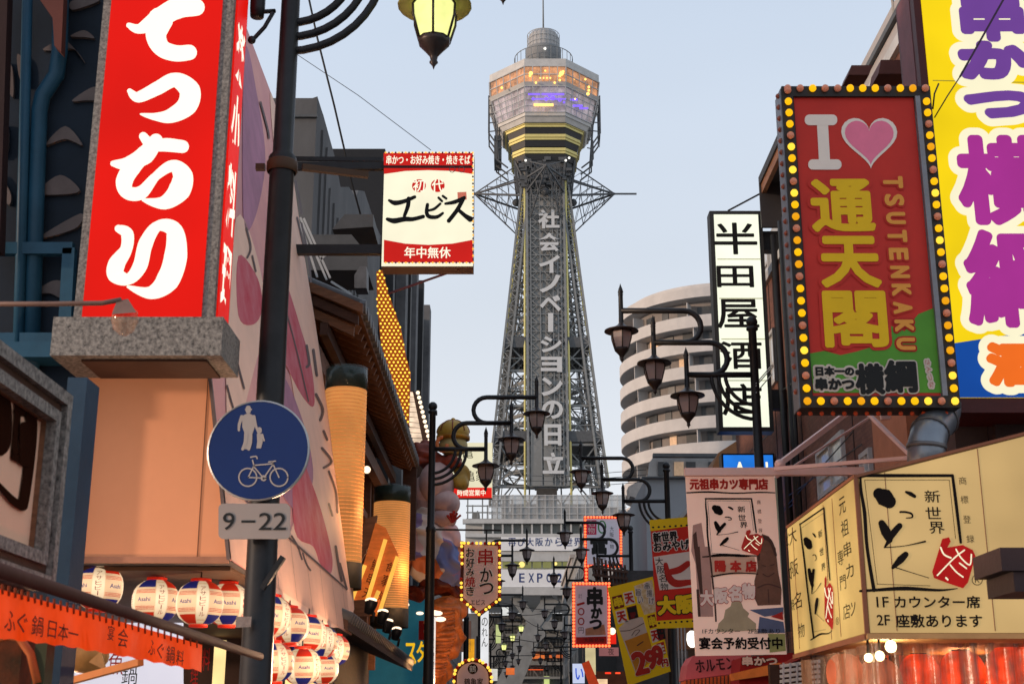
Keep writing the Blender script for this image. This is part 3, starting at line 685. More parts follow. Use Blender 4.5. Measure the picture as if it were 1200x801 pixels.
# ================================================================== LEFT: dark blue shop front
NAVYW = mat('dark blue shop wall', (14, 30, 46), .7, srgb=True, noise=.4, scale=1.5); TEAL = mat('teal painted pipe', (30, 74, 98), .5, srgb=True, noise=.25, scale=3); WAVE = mat('pale wave relief', (104, 92, 90), .7, srgb=True, noise=.25)
sh = thing('shop_building', 'dark blue shop front with pale wave reliefs and teal pipes at the far left', 'building', (-3.6, 8.6, 0))
MB().bb((-6, 8.42, 3.9), (-2.2, 8.56, 9.5)).bb((-6, 8.42, 0), (at(70, 600, 8.4).x, 8.56, 3.9)).build('wall', NAVYW, sh)
MB().bb((-6, 8.2, 3.9), (at(112, 300, 8.3).x, 8.45, 4.0)).build('ledge', TEAL, sh)
pw = front(8.42)
for px in ((52, 60, 78, 50, 100, 75, 88, 60, 66, 62), (55, 172, 78, 150, 98, 172, 78, 165), (47, 227, 72, 207, 95, 225, 70, 230), (50, 278, 96, 252, 92, 268, 60, 279), (42, 345, 62, 331, 76, 333, 74, 350, 60, 345), (0, 160, 10, 148, 10, 178, 0, 186), (8, 75, 16, 82, 17, 116, 8, 98), (84, 5, 100, 0, 118, 2, 108, 8, 86, 14), (22, 66, 32, 78, 32, 104, 24, 92), (0, 206, 14, 228, 12, 242, 0, 224), (84, 45, 100, 38, 112, 47, 100, 46), (86, 120, 112, 104, 118, 118, 100, 120)):
    MB().ppoly(pw, smooth([(px[i], px[i + 1]) for i in range(0, len(px), 2)]), .0, .03).build('wave_relief', WAVE, sh)
MB().tube([at(35, 460, 8.35), at(42, 240, 8.35), at(46, 130, 8.35), at(50, 112, 8.35), at(66, 88, 8.35), at(70, 60, 8.35), at(72, -40, 8.35)], .055, 12).build('pipe', TEAL, sh)
MB().tube([at(20, 460, 8.3), at(28, 180, 8.3), at(33, -40, 8.3)], .035, 10).build('pipe', TEAL, sh)
mb = MB()
for p, q in (((-6, 292), (86, 292)), ((82, 292), (76, 402)), ((-6, 398), (76, 398))): mb.bar(at(*p, 8.3), at(*q, 8.3), .06, .08)
mb.build('frame', TEAL, sh)
MB().ppoly(front(8.2), [(-12, -30), (16, -30), (6, 300), (-12, 300)], 0, .1).build('post', mat('maroon post', (40, 16, 14), .7, srgb=True), sh)
MB().ppoly(front(8.25), [(46, -20), (80, -20), (76, 68), (68, 60), (66, 28), (48, 2)], 0, .08).build('gable_board', mat('faded salmon board', (96, 50, 42), .7, srgb=True), sh)
MB().bb((at(72, 600, 5.7).x, 5.62, 0), (at(95, 600, 5.7).x, 5.8, at(96, 442, 5.62).z)).build('corner_post', mat('slate blue post', (38, 62, 82), .6, srgb=True, noise=.2), sh)
# ---- big red vertical sign
S1 = thing('vertical_sign', 'tall lit red box sign with four big white hiragana in a granite frame', 'sign', at(165, 420, 7.6))
Yq = 7.6; xl, xr = at(86, 372, Yq).x, at(250, 372, Yq).x; zb = at(160, 374, Yq).z; zt = 7.6
MB().bb((xl, Yq, zb), (xr, Yq + .42, zt)).build('case', GRAN, S1)
xf0, xf1 = at(96.5, 372, Yq).x, at(236, 372, Yq).x
MB().bb((xf0, Yq - .012, zb), (xf1, Yq - .001, zt - .1)).build('face', REDF, S1)
MB().bb((xr + .001, Yq + .06, zb + .02), (xr + .012, Yq + .36, zt - .1)).build('side_face', REDF, S1)
MB().bb((xl - .1, Yq - .05, at(160, 419, Yq).z), (xr + .07, Yq + .46, zb)).build('plinth', GRAN, S1)
MB().bb((xl + .06, Yq + .03, at(160, 419, Yq).z - .015), (xr - .03, Yq + .42, at(160, 419, Yq).z - .001)).build('soffit', mat('rusty soffit', (.08, .035, .02), .8), S1)
p1 = Pl((0, Yq - .013, 0), (0, -1, 0)); LWH = glow('white lit letter', (255, 254, 232), 1.02, .01)
for nm, sts in (('て', [([(151, 30), (164, 34), (186, 22), (208, 10), (230, 9)], [6, 12, 23, 25, 20]), ([(188, 24), (183, 42), (190, 57), (206, 63), (222, 62)], [30, 24, 20, 19, 18])]),
    ('つ', [([(152, 107), (162, 114), (184, 104), (205, 94), (222, 106), (219, 124), (200, 136), (182, 137), (165, 134)], [6, 13, 16, 17, 25, 24, 17, 9, 2])]),
    ('ち', [([(168, 160), (178, 170), (196, 170), (214, 172)], [10, 13, 16, 15]), ([(183, 165), (170, 182), (150, 192), (133, 192)], [16, 22, 16, 7]), ([(176, 180), (156, 196), (146, 213), (150, 226), (166, 226), (183, 207), (202, 195), (214, 206), (210, 224), (192, 238), (168, 235)], [10, 20, 20, 16, 16, 10, 14, 24, 26, 16, 3])]),
    ('り', [([(139, 268), (149, 274), (148, 292), (137, 309), (136, 322), (151, 327), (164, 312), (171, 285), (185, 265), (204, 270), (206, 300), (196, 329), (176, 343), (150, 336)], [9, 15, 14, 20, 20, 13, 17, 17, 12, 20, 27, 27, 15, 3])])):
    m = MB()
    for k, (p, w_) in enumerate(sts): m.stroke(p1, p, w_, .002 + .002 * k, 7)
    m.build('lettering', LWH, S1)
ps = Pl((xr + .013, 0, 0), (1, 0, 0))
for s_, cx, cy, h_, w_ in (('楽', 276, 50, 78, 11), ('小', 271, 133, 74, 11), ('料', 264.5, 222, 84, 11), ('理', 258.5, 318, 82, 12)):
    a, b = ps.hit(cx, cy); zz = ps.pt(a, b).z
    m = MB(); vs, fs = glyphs(s_, .03); x0 = min(v[0] for v in vs); x1 = max(v[0] for v in vs); y0 = min(v[1] for v in vs); y1 = max(v[1] for v in vs); hh = h_ / F * 8.2
    m.add([Vector((xr + .014, Yq + .09 + (v[0] - x0) / (x1 - x0) * .25, zz + ((v[1] - y0) / (y1 - y0) - .5) * hh)) for v in vs], fs); m.build('lettering', LWH, S1)
# ---- small floodlight on a long arm
FLM = mat('floodlight body', (120, 90, 78), .5, srgb=True); fl = thing('floodlight', 'small floodlight on a thin horizontal arm below the red sign', 'floodlight', at(146, 372, 6.3))
MB().tube([at(-60, 356, 6.3), at(60, 356, 6.3), at(120, 355, 6.3), at(142, 351, 6.3)], .013, 8).build('arm', FLM, fl)
MB().add([at(131, 368, 6.24), at(160, 366, 6.24), at(150, 350, 6.3), at(137, 352, 6.3), at(131, 368, 6.42), at(160, 366, 6.42), at(150, 350, 6.4), at(137, 352, 6.4)], [(0, 1, 2, 3), (7, 6, 5, 4), (0, 4, 5, 1), (1, 5, 6, 2), (2, 6, 7, 3), (3, 7, 4, 0)]).build('hood', FLM, fl)
MB().lathe([(.06, .05), (.066, 0), (.05, -.05), (.02, -.075), (0, -.08)], 14, at(146, 375, 6.33)).build('lens', glass('amber lens', (.6, .3, .15)), fl)
# ---- framed gate-character sign, parallel to the street
S2 = thing('framed_sign', 'framed beige sign with a big dark brown character, parallel to the street at lower left', 'sign', (-1.78, 4.6, 2.1))
zt2, zb2 = atX(86, 464, -1.75).z, atX(58, 690, -1.75).z; Ye = atX(86, 464, -1.75).y; Yn = 2.6
def fr_(inset, X, th, m, nm='frame'):
    g = MB(); w_ = .03 + inset * 0
    y1, y0, z1, z0 = Ye - inset, Yn, zt2 - inset, zb2 + inset
    g.bb((X - .12, y0, z1 - th), (X, y1, z1)); g.bb((X - .12, y0, z0), (X, y1, z0 + th)); g.bb((X - .12, y1 - th, z0 + th), (X, y1, z1 - th)); g.build(nm, m, S2)
fr_(0, -1.75, .05, GRAN); fr_(.051, -1.775, .035, WOOD); fr_(.087, -1.76, .045, GRAN); fr_(.133, -1.80, .004, WOODL)
MB().bb((-1.86, Yn, zb2 + .1), (-1.82, Ye - .13, zt2 - .1)).build('face', mat('beige sign board', (240, 190, 158), .6, srgb=True, noise=.06, scale=1.5), S2)
p2 = facing(-1.82); BRN = mat('dark brown lacquer', (46, 24, 16), .9, srgb=True, spec=0)
MB().bb((-1.95, Yn, zb2 - .05), (-1.86, Ye + .02, zt2 + .02)).build('back_board', WOOD, S2)
m = MB().stroke(p2, [(-14, 462), (0, 468), (5, 490), (4, 520), (0, 530)], [14, 20, 16, 14, 8], .004); m.stroke(p2, [(17, 472), (19, 484), (15, 535)], [5, 8, 8], .005); m.stroke(p2, [(20, 482), (32, 482), (36, 500), (33, 540), (26, 588), (22, 594)], [12, 15, 12, 12, 12, 6], .006); m.stroke(p2, [(16, 508), (32, 506)], [5, 5], .007); m.stroke(p2, [(16, 528), (32, 528)], [8, 8], .008); m.stroke(p2, [(15, 536), (30, 543)], [8, 8], .009); m.stroke(p2, [(24, 592), (12, 586), (-12, 560)], [12, 9, 5], .010); m.stroke(p2, [(26, 500), (26, 540)], [13, 13], .011)
m.build('lettering', BRN, S2)
# ---- orange noren under a long awning bar
XN = -1.39
nr = thing('noren_curtain', 'orange shop curtain with dark brush writing hanging from a long bar at lower left', 'curtain', (XN, 5.5, 1.9))
MB().tube([atX(-150, 620, XN), atX(0, 668, XN), atX(150, 718, XN), atX(305, 769, XN)], .021, 12).build('bar', mat('dusty brown tube', (84, 50, 40), .8, srgb=True, noise=.15), nr)
ON = mat('orange curtain cloth', (232, 66, 12), .8, srgb=True, noise=.25, scale=3, emit=.55)  # cloth glows by itself in place of light shining through it
top = [(-150, 650), (0, 690), (80, 711), (160, 733), (237, 755)]; bot = [(-150, 725), (0, 747), (80, 757), (160, 771), (236, 786)]
g = MB(); n = 60
for i in range(n + 1):
    t = i / n * 4; k = min(int(t), 3); f = t - k
    a = lerp(Vector(top[k]), Vector(top[k + 1]), f); b = lerp(Vector(bot[k]), Vector(bot[k + 1]), f)
    g.v += [atX(a.x, a.y, XN), atX((a.x + b.x) / 2, (a.y + b.y) / 2, XN + .012 * math.sin(i * .9)), atX(b.x, b.y + 1.2 * math.sin(i * 1.7), XN + .02 * math.sin(i * .9 + .5))]
for i in range(n):
    for j in (0, 1): g.f.append([3 * i + j, 3 * i + j + 1, 3 * i + 4 + j, 3 * i + 3 + j]); g.sm.append(True)
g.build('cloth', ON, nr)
g = MB()
for i in range(34): x = -20 + i * 7.6; g.tube([atX(x, 683 + x * .283, XN + .004), atX(x, 695 + x * .275, XN + .004)], .004, 4)
tag(g.build('hanging_loops', mat('dark loop tape', (150, 60, 25), .8, srgb=True), nr), kind='stuff')
pn = Pl((XN + .03, 0, 0), (1, 0, 0)); DKR = mat('dark curtain ink', (70, 24, 12), .8, srgb=True)
for ch, x, y, w_, h_ in (('ふ', 12, 727, 13, 24), ('ぐ', 26, 729, 12, 23), ('鍋', 44, 733, 14, 24), ('日', 61, 737, 10, 20), ('本', 74, 740, 12, 20), ('一', 86, 742, 12, 20), ('宴', 130, 741, 8, 18), ('会', 144, 747, 12, 22), ('ふ', 178, 758, 8, 18), ('ぐ', 188, 762, 8, 18), ('鍋', 200, 766, 10, 20), ('料', 211, 770, 9, 18)):
    letter(pn, nr, DKR, ch, x, y, w_, h_, d=.0, bold=.01)
# ================================================================== big painted billboard box
B1 = thing('billboard', 'huge leaning billboard box with pink painted mural and orange-lit beige end', 'billboard', (-2.6, 12, 2.67))
Y0, Y1 = 8.6, 15.3; zb1, zt1 = 2.67, 8.67; xb, xt = -1.80, -2.77
A = [(xb, zb1), (xt, zt1), (-5.6, zt1), (-5.6, zb1)]
MB().prism([Vector((x, Y0 + .02, z)) for x, z in A], (0, Y1 - Y0 - .02, 0)).build('case', mat('grey billboard casing', (90, 84, 84), .7, srgb=True), B1)
pe = Pl((0, Y0 + .018, 0), (0, -1, 0))
BEI = mat('beige sheet', (206, 144, 108), .6, srgb=True, noise=.12, scale=.7, emit=.2, ecol=(215, 128, 80))  # faint orange glow put into the sheet, as if lit from behind
MB().add([(-5.6, Y0, zb1 + .02), (xb - .01, Y0, zb1 + .02), (xt - .01, Y0, zt1), (-5.6, Y0, zt1)], [(0, 1, 2, 3)]).build('end_panel', BEI, B1)
for px in (239,): MB().bar(at(244, 440, Y0 - .004), at(231, 652, Y0 - .004), .006, .004).build('seam', WOODL, B1)
MB().bar(Vector((-5.6, Y0 - .012, zb1)), Vector((xb, Y0 - .012, zb1)), .03, .04).build('trim', mat('pale brown trim', (170, 120, 95), .6, srgb=True), B1)
MB().bar(Vector((xb, Y0 - .01, zb1)), Vector((xt, Y0 - .01, zt1)), .035, .02).build('trim', mat('grey trim', (110, 95, 92), .6, srgb=True), B1)
nm = Vector((zt1 - zb1, 0, xb - xt)).normalized()
pm = Pl((xb + .004, 12, zb1), nm, (0, 0, 1))
def mp(y, t, d=.0): return Vector((xb + (xt - xb) * t, y, zb1 + (zt1 - zb1) * t)) + nm * d
MU = mat('mauve painted cloud', (206, 140, 148), .7, srgb=True, noise=.1, scale=.7, col2=(236, 176, 166), bump=.004)
MB().add([mp(Y0 + .01, .0, .005), mp(Y1, 0, .005), mp(Y1, 1, .005), mp(Y0 + .01, 1, .005)], [(0, 1, 2, 3)]).build('mural', MU, B1)
PEACH = mat('peach paint', (244, 204, 182), .7, srgb=True, noise=.1, scale=2, bump=0); CRIM = mat('crimson paint', (196, 52, 76), .7, srgb=True, noise=.25, scale=3, bump=0, col2=(205, 120, 132)); MAUV = mat('violet paint', (176, 122, 150), .7, srgb=True, noise=.25, scale=2, bump=0)
GREY = mat('grey brush ink', (96, 78, 78), .7, srgb=True, noise=.2, bump=0)
def mur(m, *px, d=.002): return MB().ppoly(pm, smooth(px), .006, .006 + d).build('painting', m, B1)
mur(PEACH, (316, 110), (326, 140), (339, 185), (356, 300), (372, 400), (390, 540), (408, 735), (270, 650), (330, 640), (352, 560), (345, 470), (322, 340), (331, 260), (322, 190))
mur(PEACH, (276, 255), (300, 300), (312, 380), (300, 420), (280, 500), (268, 560), (264, 400), d=.003)
mur(CRIM, (322, 310), (334, 330), (350, 380), (364, 430), (367, 475), (352, 462), (330, 420), (315, 396), d=.004)
mur(CRIM, (344, 520), (362, 560), (376, 600), (388, 650), (386, 672), (374, 660), (366, 640), (344, 620), d=.004)
mur(CRIM, (278, 300), (300, 325), (306, 360), (296, 380), (278, 370), d=.005)
mur(MAUV, (286, 60), (300, 110), (310, 190), (296, 260), (284, 250), d=.003)
mur(MAUV, (330, 440), (356, 500), (366, 560), (350, 600), (322, 560), (318, 480), d=.003)
m = MB()
for pts, w_ in (([(345, 212), (349, 232), (352, 250)], 2.5), ([(347, 255), (354, 285), (356, 300)], 2), ([(352, 262), (360, 300), (363, 330)], 2.5), ([(358, 405), (361, 425), (358, 430)], 3), ([(366, 410), (370, 440)], 3), ([(369, 462), (377, 480), (374, 492)], 3.2), ([(378, 505), (382, 515)], 3), ([(376, 525), (387, 540), (378, 548)], 3), ([(384, 552), (392, 575), (394, 600)], 2.6), ([(384, 590), (388, 604)], 2.4), ([(392, 640), (396, 665), (399, 680)], 3), ([(397, 660), (405, 690)], 2.5), ([(287, 268), (292, 290), (288, 302)], 2.4), ([(294, 300), (298, 318)], 2), ([(272, 410), (280, 440), (284, 455)], 2.4), ([(264, 452), (272, 480), (282, 500)], 2), ([(304, 120), (312, 150), (314, 162)], 2), ([(330, 350), (346, 410), (360, 470)], 1.5), ([(340, 628), (347, 640), (352, 655)], 2.2), ([(353, 648), (357, 660), (362, 668)], 2.2)):
    m.stroke(pm, pts, w_, .014)
tag(m.build('brushwork', GREY, B1), kind='stuff')
m = MB()
for k in range(7):
    y = Y0 + .9 + k * .9; m.add([mp(y, 0, .02), mp(y + .012, 0, .02), mp(y + .012, .085, .02), mp(y, .085, .02)], [(0, 1, 2, 3)])
m.add([mp(Y0, .083, .022), mp(Y1, .083, .022), mp(Y1, .087, .022), mp(Y0, .087, .022)], [(0, 1, 2, 3)])
m.add([mp(Y0, .0, .018), mp(Y1, 0, .018), mp(Y1, .083, .018), mp(Y0, .083, .018)], [(0, 1, 2, 3)])
MB().add([mp(Y0, .0, .016), mp(Y1, 0, .016), mp(Y1, .083, .016), mp(Y0, .083, .016)], [(0, 1, 2, 3)]).build('lower_strip', mat('beige strip', (226, 182, 160), .6, srgb=True, noise=.08), B1)
m.v = m.v[:-4]; m.f = m.f[:-1]; m.sm = m.sm[:-1]; m.build('seam', GREY, B1)
MB().bb((-3.8, Y0 + .3, zb1 - .03), (xb - .05, Y1, zb1 - .005)).build('soffit', mat('soffit sheet', (96, 72, 56), .7, srgb=True, noise=.15), B1)
# ---- paper lanterns
LBODY = glow('lit paper', (252, 204, 156), .92, .12, 5); LRED = glow('lit red paper', (225, 50, 25), .8, .1, 6); LBLU = glow('lit blue paper', (50, 50, 130), .6, .1, 6); LBAND = glow('lit white band', (255, 222, 180), 1.0, .05, 5); LCAP = mat('red lantern cap', (200, 40, 20), .5, srgb=True, emit=.3)

def lantern(label, loc, r=.15):
    t = thing('paper_lantern', label, 'paper lantern', (0, 0, 0), 'paper lanterns under the billboard')
    def rad(z): return r * (1 - abs(z / (r * 1.0)) ** 2.6) ** .5 if abs(z) < r else 0
    pf = []
    for k in range(-13, 14):
        z = k / 13 * r * .93; pf.append((max(.045, rad(z)) * (1 + (.012 if k % 2 else -.012)), z))
    MB().lathe(pf, 24).build('paper', LBODY, t)
    def patch(a0, a1, z0, z1, m, nm, off=1.02):
        g = MB(); na, nz = 6, 8; 
        for i in range(nz + 1):
            z = (z0 + (z1 - z0) * i / nz) * r; q = max(.047, rad(z)) * off
            for j in range(na + 1): a = a0 + (a1 - a0) * j / na; g.v.append(Vector((q * math.cos(a), q * math.sin(a), z)))
        for i in range(nz):
            for j in range(na): k = i * (na + 1) + j; g.f.append([k, k + 1, k + na + 2, k + na + 1]); g.sm.append(True)
        g.build(nm, m, t)
    for k in range(4):
        c0 = k * PI / 2; patch(c0 - .26, c0 + .26, -.88, .88, LBAND, 'band', 1.035)
        m1 = (LRED, LBLU)[k % 2]; m2 = (LBLU, LRED)[k % 2]
        patch(c0 + .3, c0 + PI / 2 - .3, .55, .92, m1, 'panel'); patch(c0 + .3, c0 + PI / 2 - .3, -.92, -.55, m2, 'panel')
        for zz in (.42, .36, .30, -.30, -.36, -.42): patch(c0 + .3, c0 + PI / 2 - .3, zz - .012, zz + .012, LRED, 'stripe', 1.03)
        g = MB(); vs, fs = glyphs('Asahi', .01); xs = [v[0] for v in vs]; x0, x1 = min(xs), max(xs)
        g.add([Vector((r * 1.035 * math.cos(c0 + PI / 4 + ((v[0] - x0) / (x1 - x0) - .5) * .6), r * 1.035 * math.sin(c0 + PI / 4 + ((v[0] - x0) / (x1 - x0) - .5) * .6), (v[1] - .3) * r * .26)) for v in vs], fs); g.build('lettering', LBLU, t)
        for i, ch in enumerate('アサヒビール'):
            ch = '|' if ch == 'ー' else ch
            g = MB() if i == 0 else g; vs, fs = glyphs(ch, .0); y0 = min(v[1] for v in vs); y1 = max(v[1] for v in vs); x0 = min(v[0] for v in vs); x1 = max(v[0] for v in vs); out = []
            for v in vs:
                z = (.55 - i * .22 + ((v[1] - y0) / (y1 - y0) - .5) * .18) * r; q = max(.047, rad(z)) * 1.05; a = c0 + ((v[0] - x0) / (x1 - x0) - .5) * (.26 if ch != '|' else .04); out.append(Vector((q * math.cos(a), q * math.sin(a), z)))
            g.add(out, fs)
        g.build('lettering', RED, t)
    MB().lathe([(0, .93 * r + .018), (.068, .93 * r + .018), (.068, .93 * r - .012), (.05, .93 * r - .012)], 14).build('cap', LCAP, t)
    MB().lathe([(.05, -.93 * r + .01), (.062, -.93 * r + .01), (.062, -.93 * r - .018), (0, -.93 * r - .018)], 14).build('cap', LCAP, t)
    MB().tube([(0, 0, .93 * r), (0, 0, .93 * r + .07)], .006, 5).build('hook', BLACKM, t)
    t.location = loc; WL[t.name] = Vector(loc); return t
p0 = at(116, 688, 9.0); LNT = lantern('leftmost paper lantern, cut off by the orange curtain bar', p0); LNT.rotation_euler.z = R(-75)
pl_ = [((182, 704), 9.2, -60, 'dimmer paper lantern between the leftmost one and the pair by the lamp post'), ((234, 706), 9.0, -70, 'bright striped paper lantern just left of the lamp post pair'), ((267, 708), 9.5, -120, 'paper lantern half hidden behind the bright striped one beside the lamp post')]
for (x, y), Y, rz, lb in pl_:
    o = dup(LNT, at(x, y, Y), lb); o.rotation_euler.z = R(rz)
for i, (x, y, lb) in enumerate(((316, 722, 'first lantern of the upper row under the mural, right of the lamp post'), (340, 733, 'second lantern of the upper row under the mural'), (360, 743, 'third lantern of the upper row under the mural'), (377, 752, 'fourth lantern of the upper row under the mural'), (391, 761, 'last lantern of the upper row under the mural'))):
    o = dup(LNT, atX(x, y, -1.72), lb); o.rotation_euler = (R((-3, 4, -2, 5, -4)[i]), R((3, -4, 2, -3, 4)[i]), R((-30, -95, -18, -140, -60)[i])); o.scale = ((1, .95, 1.03, .96, 1)[i],) * 3
for i, (x, y, lb) in enumerate(((320, 776, 'first lantern of the lower row, beside the lamp post'), (354, 780, 'second lantern of the lower row under the mural'), (378, 783, 'last lantern of the lower row under the mural'))):
    o = dup(LNT, atX(x, y, -1.72), lb); o.rotation_euler = (R((4, -3, 2)[i]), R((-3, 5, -2)[i]), R((-50, -120, -15)[i])); o.scale = ((.97, 1.02, .94)[i],) * 3
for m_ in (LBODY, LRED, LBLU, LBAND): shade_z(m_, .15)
# ---- lit shop front behind the noren
sf = thing('shopfront', 'white lit shop sign boards glimpsed below the paper lanterns', 'shopfront', (-3, 15, 0))
WB = glow('cool white lit board', (225, 222, 235), .85, .1, .8)
MB().bb((-6.5, 15.6, .2), (-2.2, 16.2, 3.2)).build('wall', mat('shop inner wall', (60, 40, 32), .8, srgb=True), sf)
MB().ppoly(front(13.2), [(60, 660), (78, 640), (215, 720), (215, 800), (245, 830), (60, 830)], 0, .05).build('sign_board', WB, sf)
pz = front(13.12)
for s_, x, y, w_, h_, m_ in (('てっちり', 83, 766, 40, 14, BLK), ('魚', 136, 777, 18, 26, RED), ('料', 242, 772, 9, 26, RED), ('鍋', 152, 790, 18, 22, BLK), ('理', 228, 790, 9, 22, RED)): letter(pz, sf, m_, s_, x, y, w_, h_, d=.01)
for x, y, w_, h_ in ((258, 780, 12, 60), (325, 805, 9, 30), (340, 806, 9, 30), (355, 808, 8, 26), (368, 810, 7, 24)):
    MB().bb((at(x - w_ / 2, y, 15).x, 14.9, at(x, y + h_ / 2, 15).z), (at(x + w_ / 2, y, 15).x, 15.0, at(x, y - h_ / 2, 15).z)).build('lit_panel', glow('warm lit panel', (255, 220, 150), 1.1, .1, 3), sf)
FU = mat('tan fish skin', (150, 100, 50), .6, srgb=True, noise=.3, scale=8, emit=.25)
ff = thing('hanging_fish', 'round tan puffer fish ornament hanging behind the orange curtain', 'ornament', at(100, 770, 7.2))
MB().ball(at(100, 768, 7.2), .11, 14, 10, (1.15, .9, .8)).build('body', FU, ff)
MB().prism([at(78, 770, 7.2), at(62, 758, 7.2), at(64, 790, 7.2)], (0, .02, 0)).build('tail', FU, ff); MB().prism([at(104, 775, 7.08), at(124, 785, 7.05), at(118, 762, 7.08)], (0, .02, 0)).build('fin', FU, ff)
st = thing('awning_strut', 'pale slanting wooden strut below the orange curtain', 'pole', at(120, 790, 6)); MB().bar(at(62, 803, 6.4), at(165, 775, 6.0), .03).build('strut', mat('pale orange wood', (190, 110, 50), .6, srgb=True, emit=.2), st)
cl = thing('market_stall', 'dim cluttered green and brown stall front in the lower left corner', 'stall', at(20, 790, 5))
MB().bb((-3.0, 4.6, 0), (at(58, 790, 4.9).x, 4.9, at(30, 750, 4.9).z)).build('panel', mat('mottled stall cloth', (40, 34, 16), .8, srgb=True, noise=.3, scale=9, col2=(110, 50, 18)), cl)
MB().tube([at(-20, 752, 4.5), at(8, 745, 4.5), at(22, 746, 4.5), at(36, 766, 4.5), at(44, 800, 4.5)], .014, 8).build('rail', mat('orange lit rail', (190, 100, 50), .6, srgb=True), cl)
MB().bb((at(44, 790, 4.55).x, 4.5, 0), (at(58, 790, 4.55).x, 4.58, at(50, 752, 4.5).z)).build('post', mat('mossy green post', (60, 70, 48), .7, srgb=True), cl)

# lamp light of the lanterns
def plamp(loc, e, c, r=.1, nm='warm_light'):
    l = bpy.data.lights.new(nm, 'POINT'); l.energy = e; l.color = c; l.shadow_soft_size = r; o = bpy.data.objects.new(nm, l); COL.objects.link(o); o.location = loc; return o
for y in (9.2, 11, 13): plamp((-1.3, y, 2.15), 48, (1, .62, .38))
plamp((-2.4, 7.4, 1.9), 30, (1, .55, .3))  # added warm fill in front of the beige end panel, no fitting of its own
# ================================================================== LEFT, further on
# ---- concrete building and black fin building
c1 = thing('concrete_building', 'bare grey concrete building with stepped top edge behind the painted billboard', 'building', (-5.5, 27, 0))
CW = mat('raw concrete wall', (.115, .115, .118), .9, 0, .3, .9, .03, stretch=(1, 1, .25))
Xc = -3.5
prof = [atX(372, 115, Xc), atX(379, 135, Xc), atX(393, 186, Xc), atX(399, 219, Xc), atX(409, 219, Xc), atX(417, 232, Xc), atX(420, 223, Xc), atX(427, 224, Xc), atX(440, 263, Xc), atX(446, 276, Xc)]
prof = prof + [Vector((Xc, prof[-1].y, 0)), Vector((Xc, prof[0].y, 0))]
MB().prism(prof, (-6, 0, 0)).build('wall', CW, c1)
yy0 = prof[0].y - .03
MB().prism([at(336, 120, yy0), at(352, 120, yy0), at(372, 113, yy0), Vector((Xc + .02, yy0, 0)), Vector((-7, yy0, 0)), Vector((-7, yy0, at(336, 120, yy0).z))], (0, .5, 0)).build('front_wall', CW, c1)
m = MB()
for k in range(16):
    y = prof[0].y + .6 + k * .62
    m.bb((Xc, y, 6), (Xc + .04, y + .05, min(atX(372, 115, Xc).z, 12.4) - .15 - (.0 if k < 2 else .5) - k * .06))
m.build('wall_rib', CW, c1)
MB().bar(at(339, 136, yy0 - .03), at(372, 136, yy0 - .03), .05, .05).build('wall_joint', DSTEEL, c1)
f1 = thing('finned_building', 'tall black building with vertical grey fins behind the square lit sign', 'building', (-4, 44, 0))
Xf = -3.25; ya, yb_ = atX(458, 400, Xf).y, atX(505, 335, Xf).y; zf1 = atX(492, 316, Xf).z
MB().bb((-9, ya, 0), (Xf - .3, yb_, zf1)).build('wall', mat('black wall', (.012, .012, .014), .6), f1)
for k, px in enumerate((459, 474, 480, 487, 495, 503)):
    y = atX(px, 400, Xf).y; MB().bb((Xf - .3, y, 0), (Xf, y + (.9 if k % 2 else .5), zf1 + (k % 3) * .3)).build('fin', mat('weathered grey fin', (.13, .13, .135), .8, noise=.4, scale=1.2) if k % 2 else mat('black fin', (.02, .02, .022), .6), f1)
MB().bb((at(504, 480, 40).x, 40, at(504, 484, 40).z), (at(512, 480, 40).x, 40.3, at(504, 480, 40).z)).build('bracket', BLACKM, f1)
# ---- timber gallery with tiled eave
g1 = thing('timber_gallery', 'dark timber restaurant front with tiled eave and exposed rafters on the left', 'building', (-3, 20, 0))
ya, yb_ = 16.2, 26.6; XE = -1.92; ze = 6.72
TILE = mat('grey roof tile', (.1, .1, .105), .5, 0, .3, 6, .01); 
MB().bb((-6, ya + .3, 0), (-2.75, yb_, 7.4)).build('wall', WOOD, g1)
sl = math.tan(R(24)); rise = lambda x: (XE - x) * sl
MB().prism([Vector((XE, ya, ze)), Vector((XE - 2.2, ya, ze + rise(XE - 2.2))), Vector((XE - 2.2, ya, ze + rise(XE - 2.2) + .09)), Vector((XE, ya, ze + .09))], (0, yb_ - ya, 0)).build('roof_deck', WOODL, g1)
nt_ = 0
tile = None
for k in range(34):
    y = ya + .15 + k * (yb_ - ya) / 34
    for j in range(1):
        m = MB().tube([Vector((XE + .02, y, ze + .13)), Vector((XE - 2.2, y, ze + rise(XE - 2.2) + .13))], .085, 8)
        if tile is None: tile = m.build('roof_tile', TILE, g1); ty0 = y
        else: o = tile.copy(); COL.objects.link(o); o.location = tile.location + Vector((0, y - ty0, 0))
end = None
for k in range(34):
    y = ya + .15 + k * (yb_ - ya) / 34
    if end is None: end = MB().lathe([(0, .03), (.095, .03), (.1, 0), (.1, -.05)], 12, (XE + .03, y, ze + .12), False, Matrix.Rotation(R(90), 3, 'Y')).build('tile_end', TILE, g1); ty0 = y
    else: o = end.copy(); COL.objects.link(o); o.location = end.location + Vector((0, y - ty0, 0))
raf = None
for k in range(30):
    y = ya + .2 + k * (yb_ - ya) / 30
    if raf is None: raf = MB().bar(Vector((XE - .06, y, ze - .07)), Vector((XE - 1.1, y, ze + rise(XE - 1.1) - .09)), .07, .1).build('rafter', WOODL, g1); ty0 = y
    else: o = raf.copy(); COL.objects.link(o); o.location = raf.location + Vector((0, y - ty0, 0))
m = MB().bb((-2.6, ya, ze - .6), (-2.45, yb_, ze - .35)); m.build('beam', WOODL, g1)
MB().bb((XE - .5, ya + .02, ze - .28), (XE - .4, yb_, ze - .12)).build('beam', WOOD, g1)
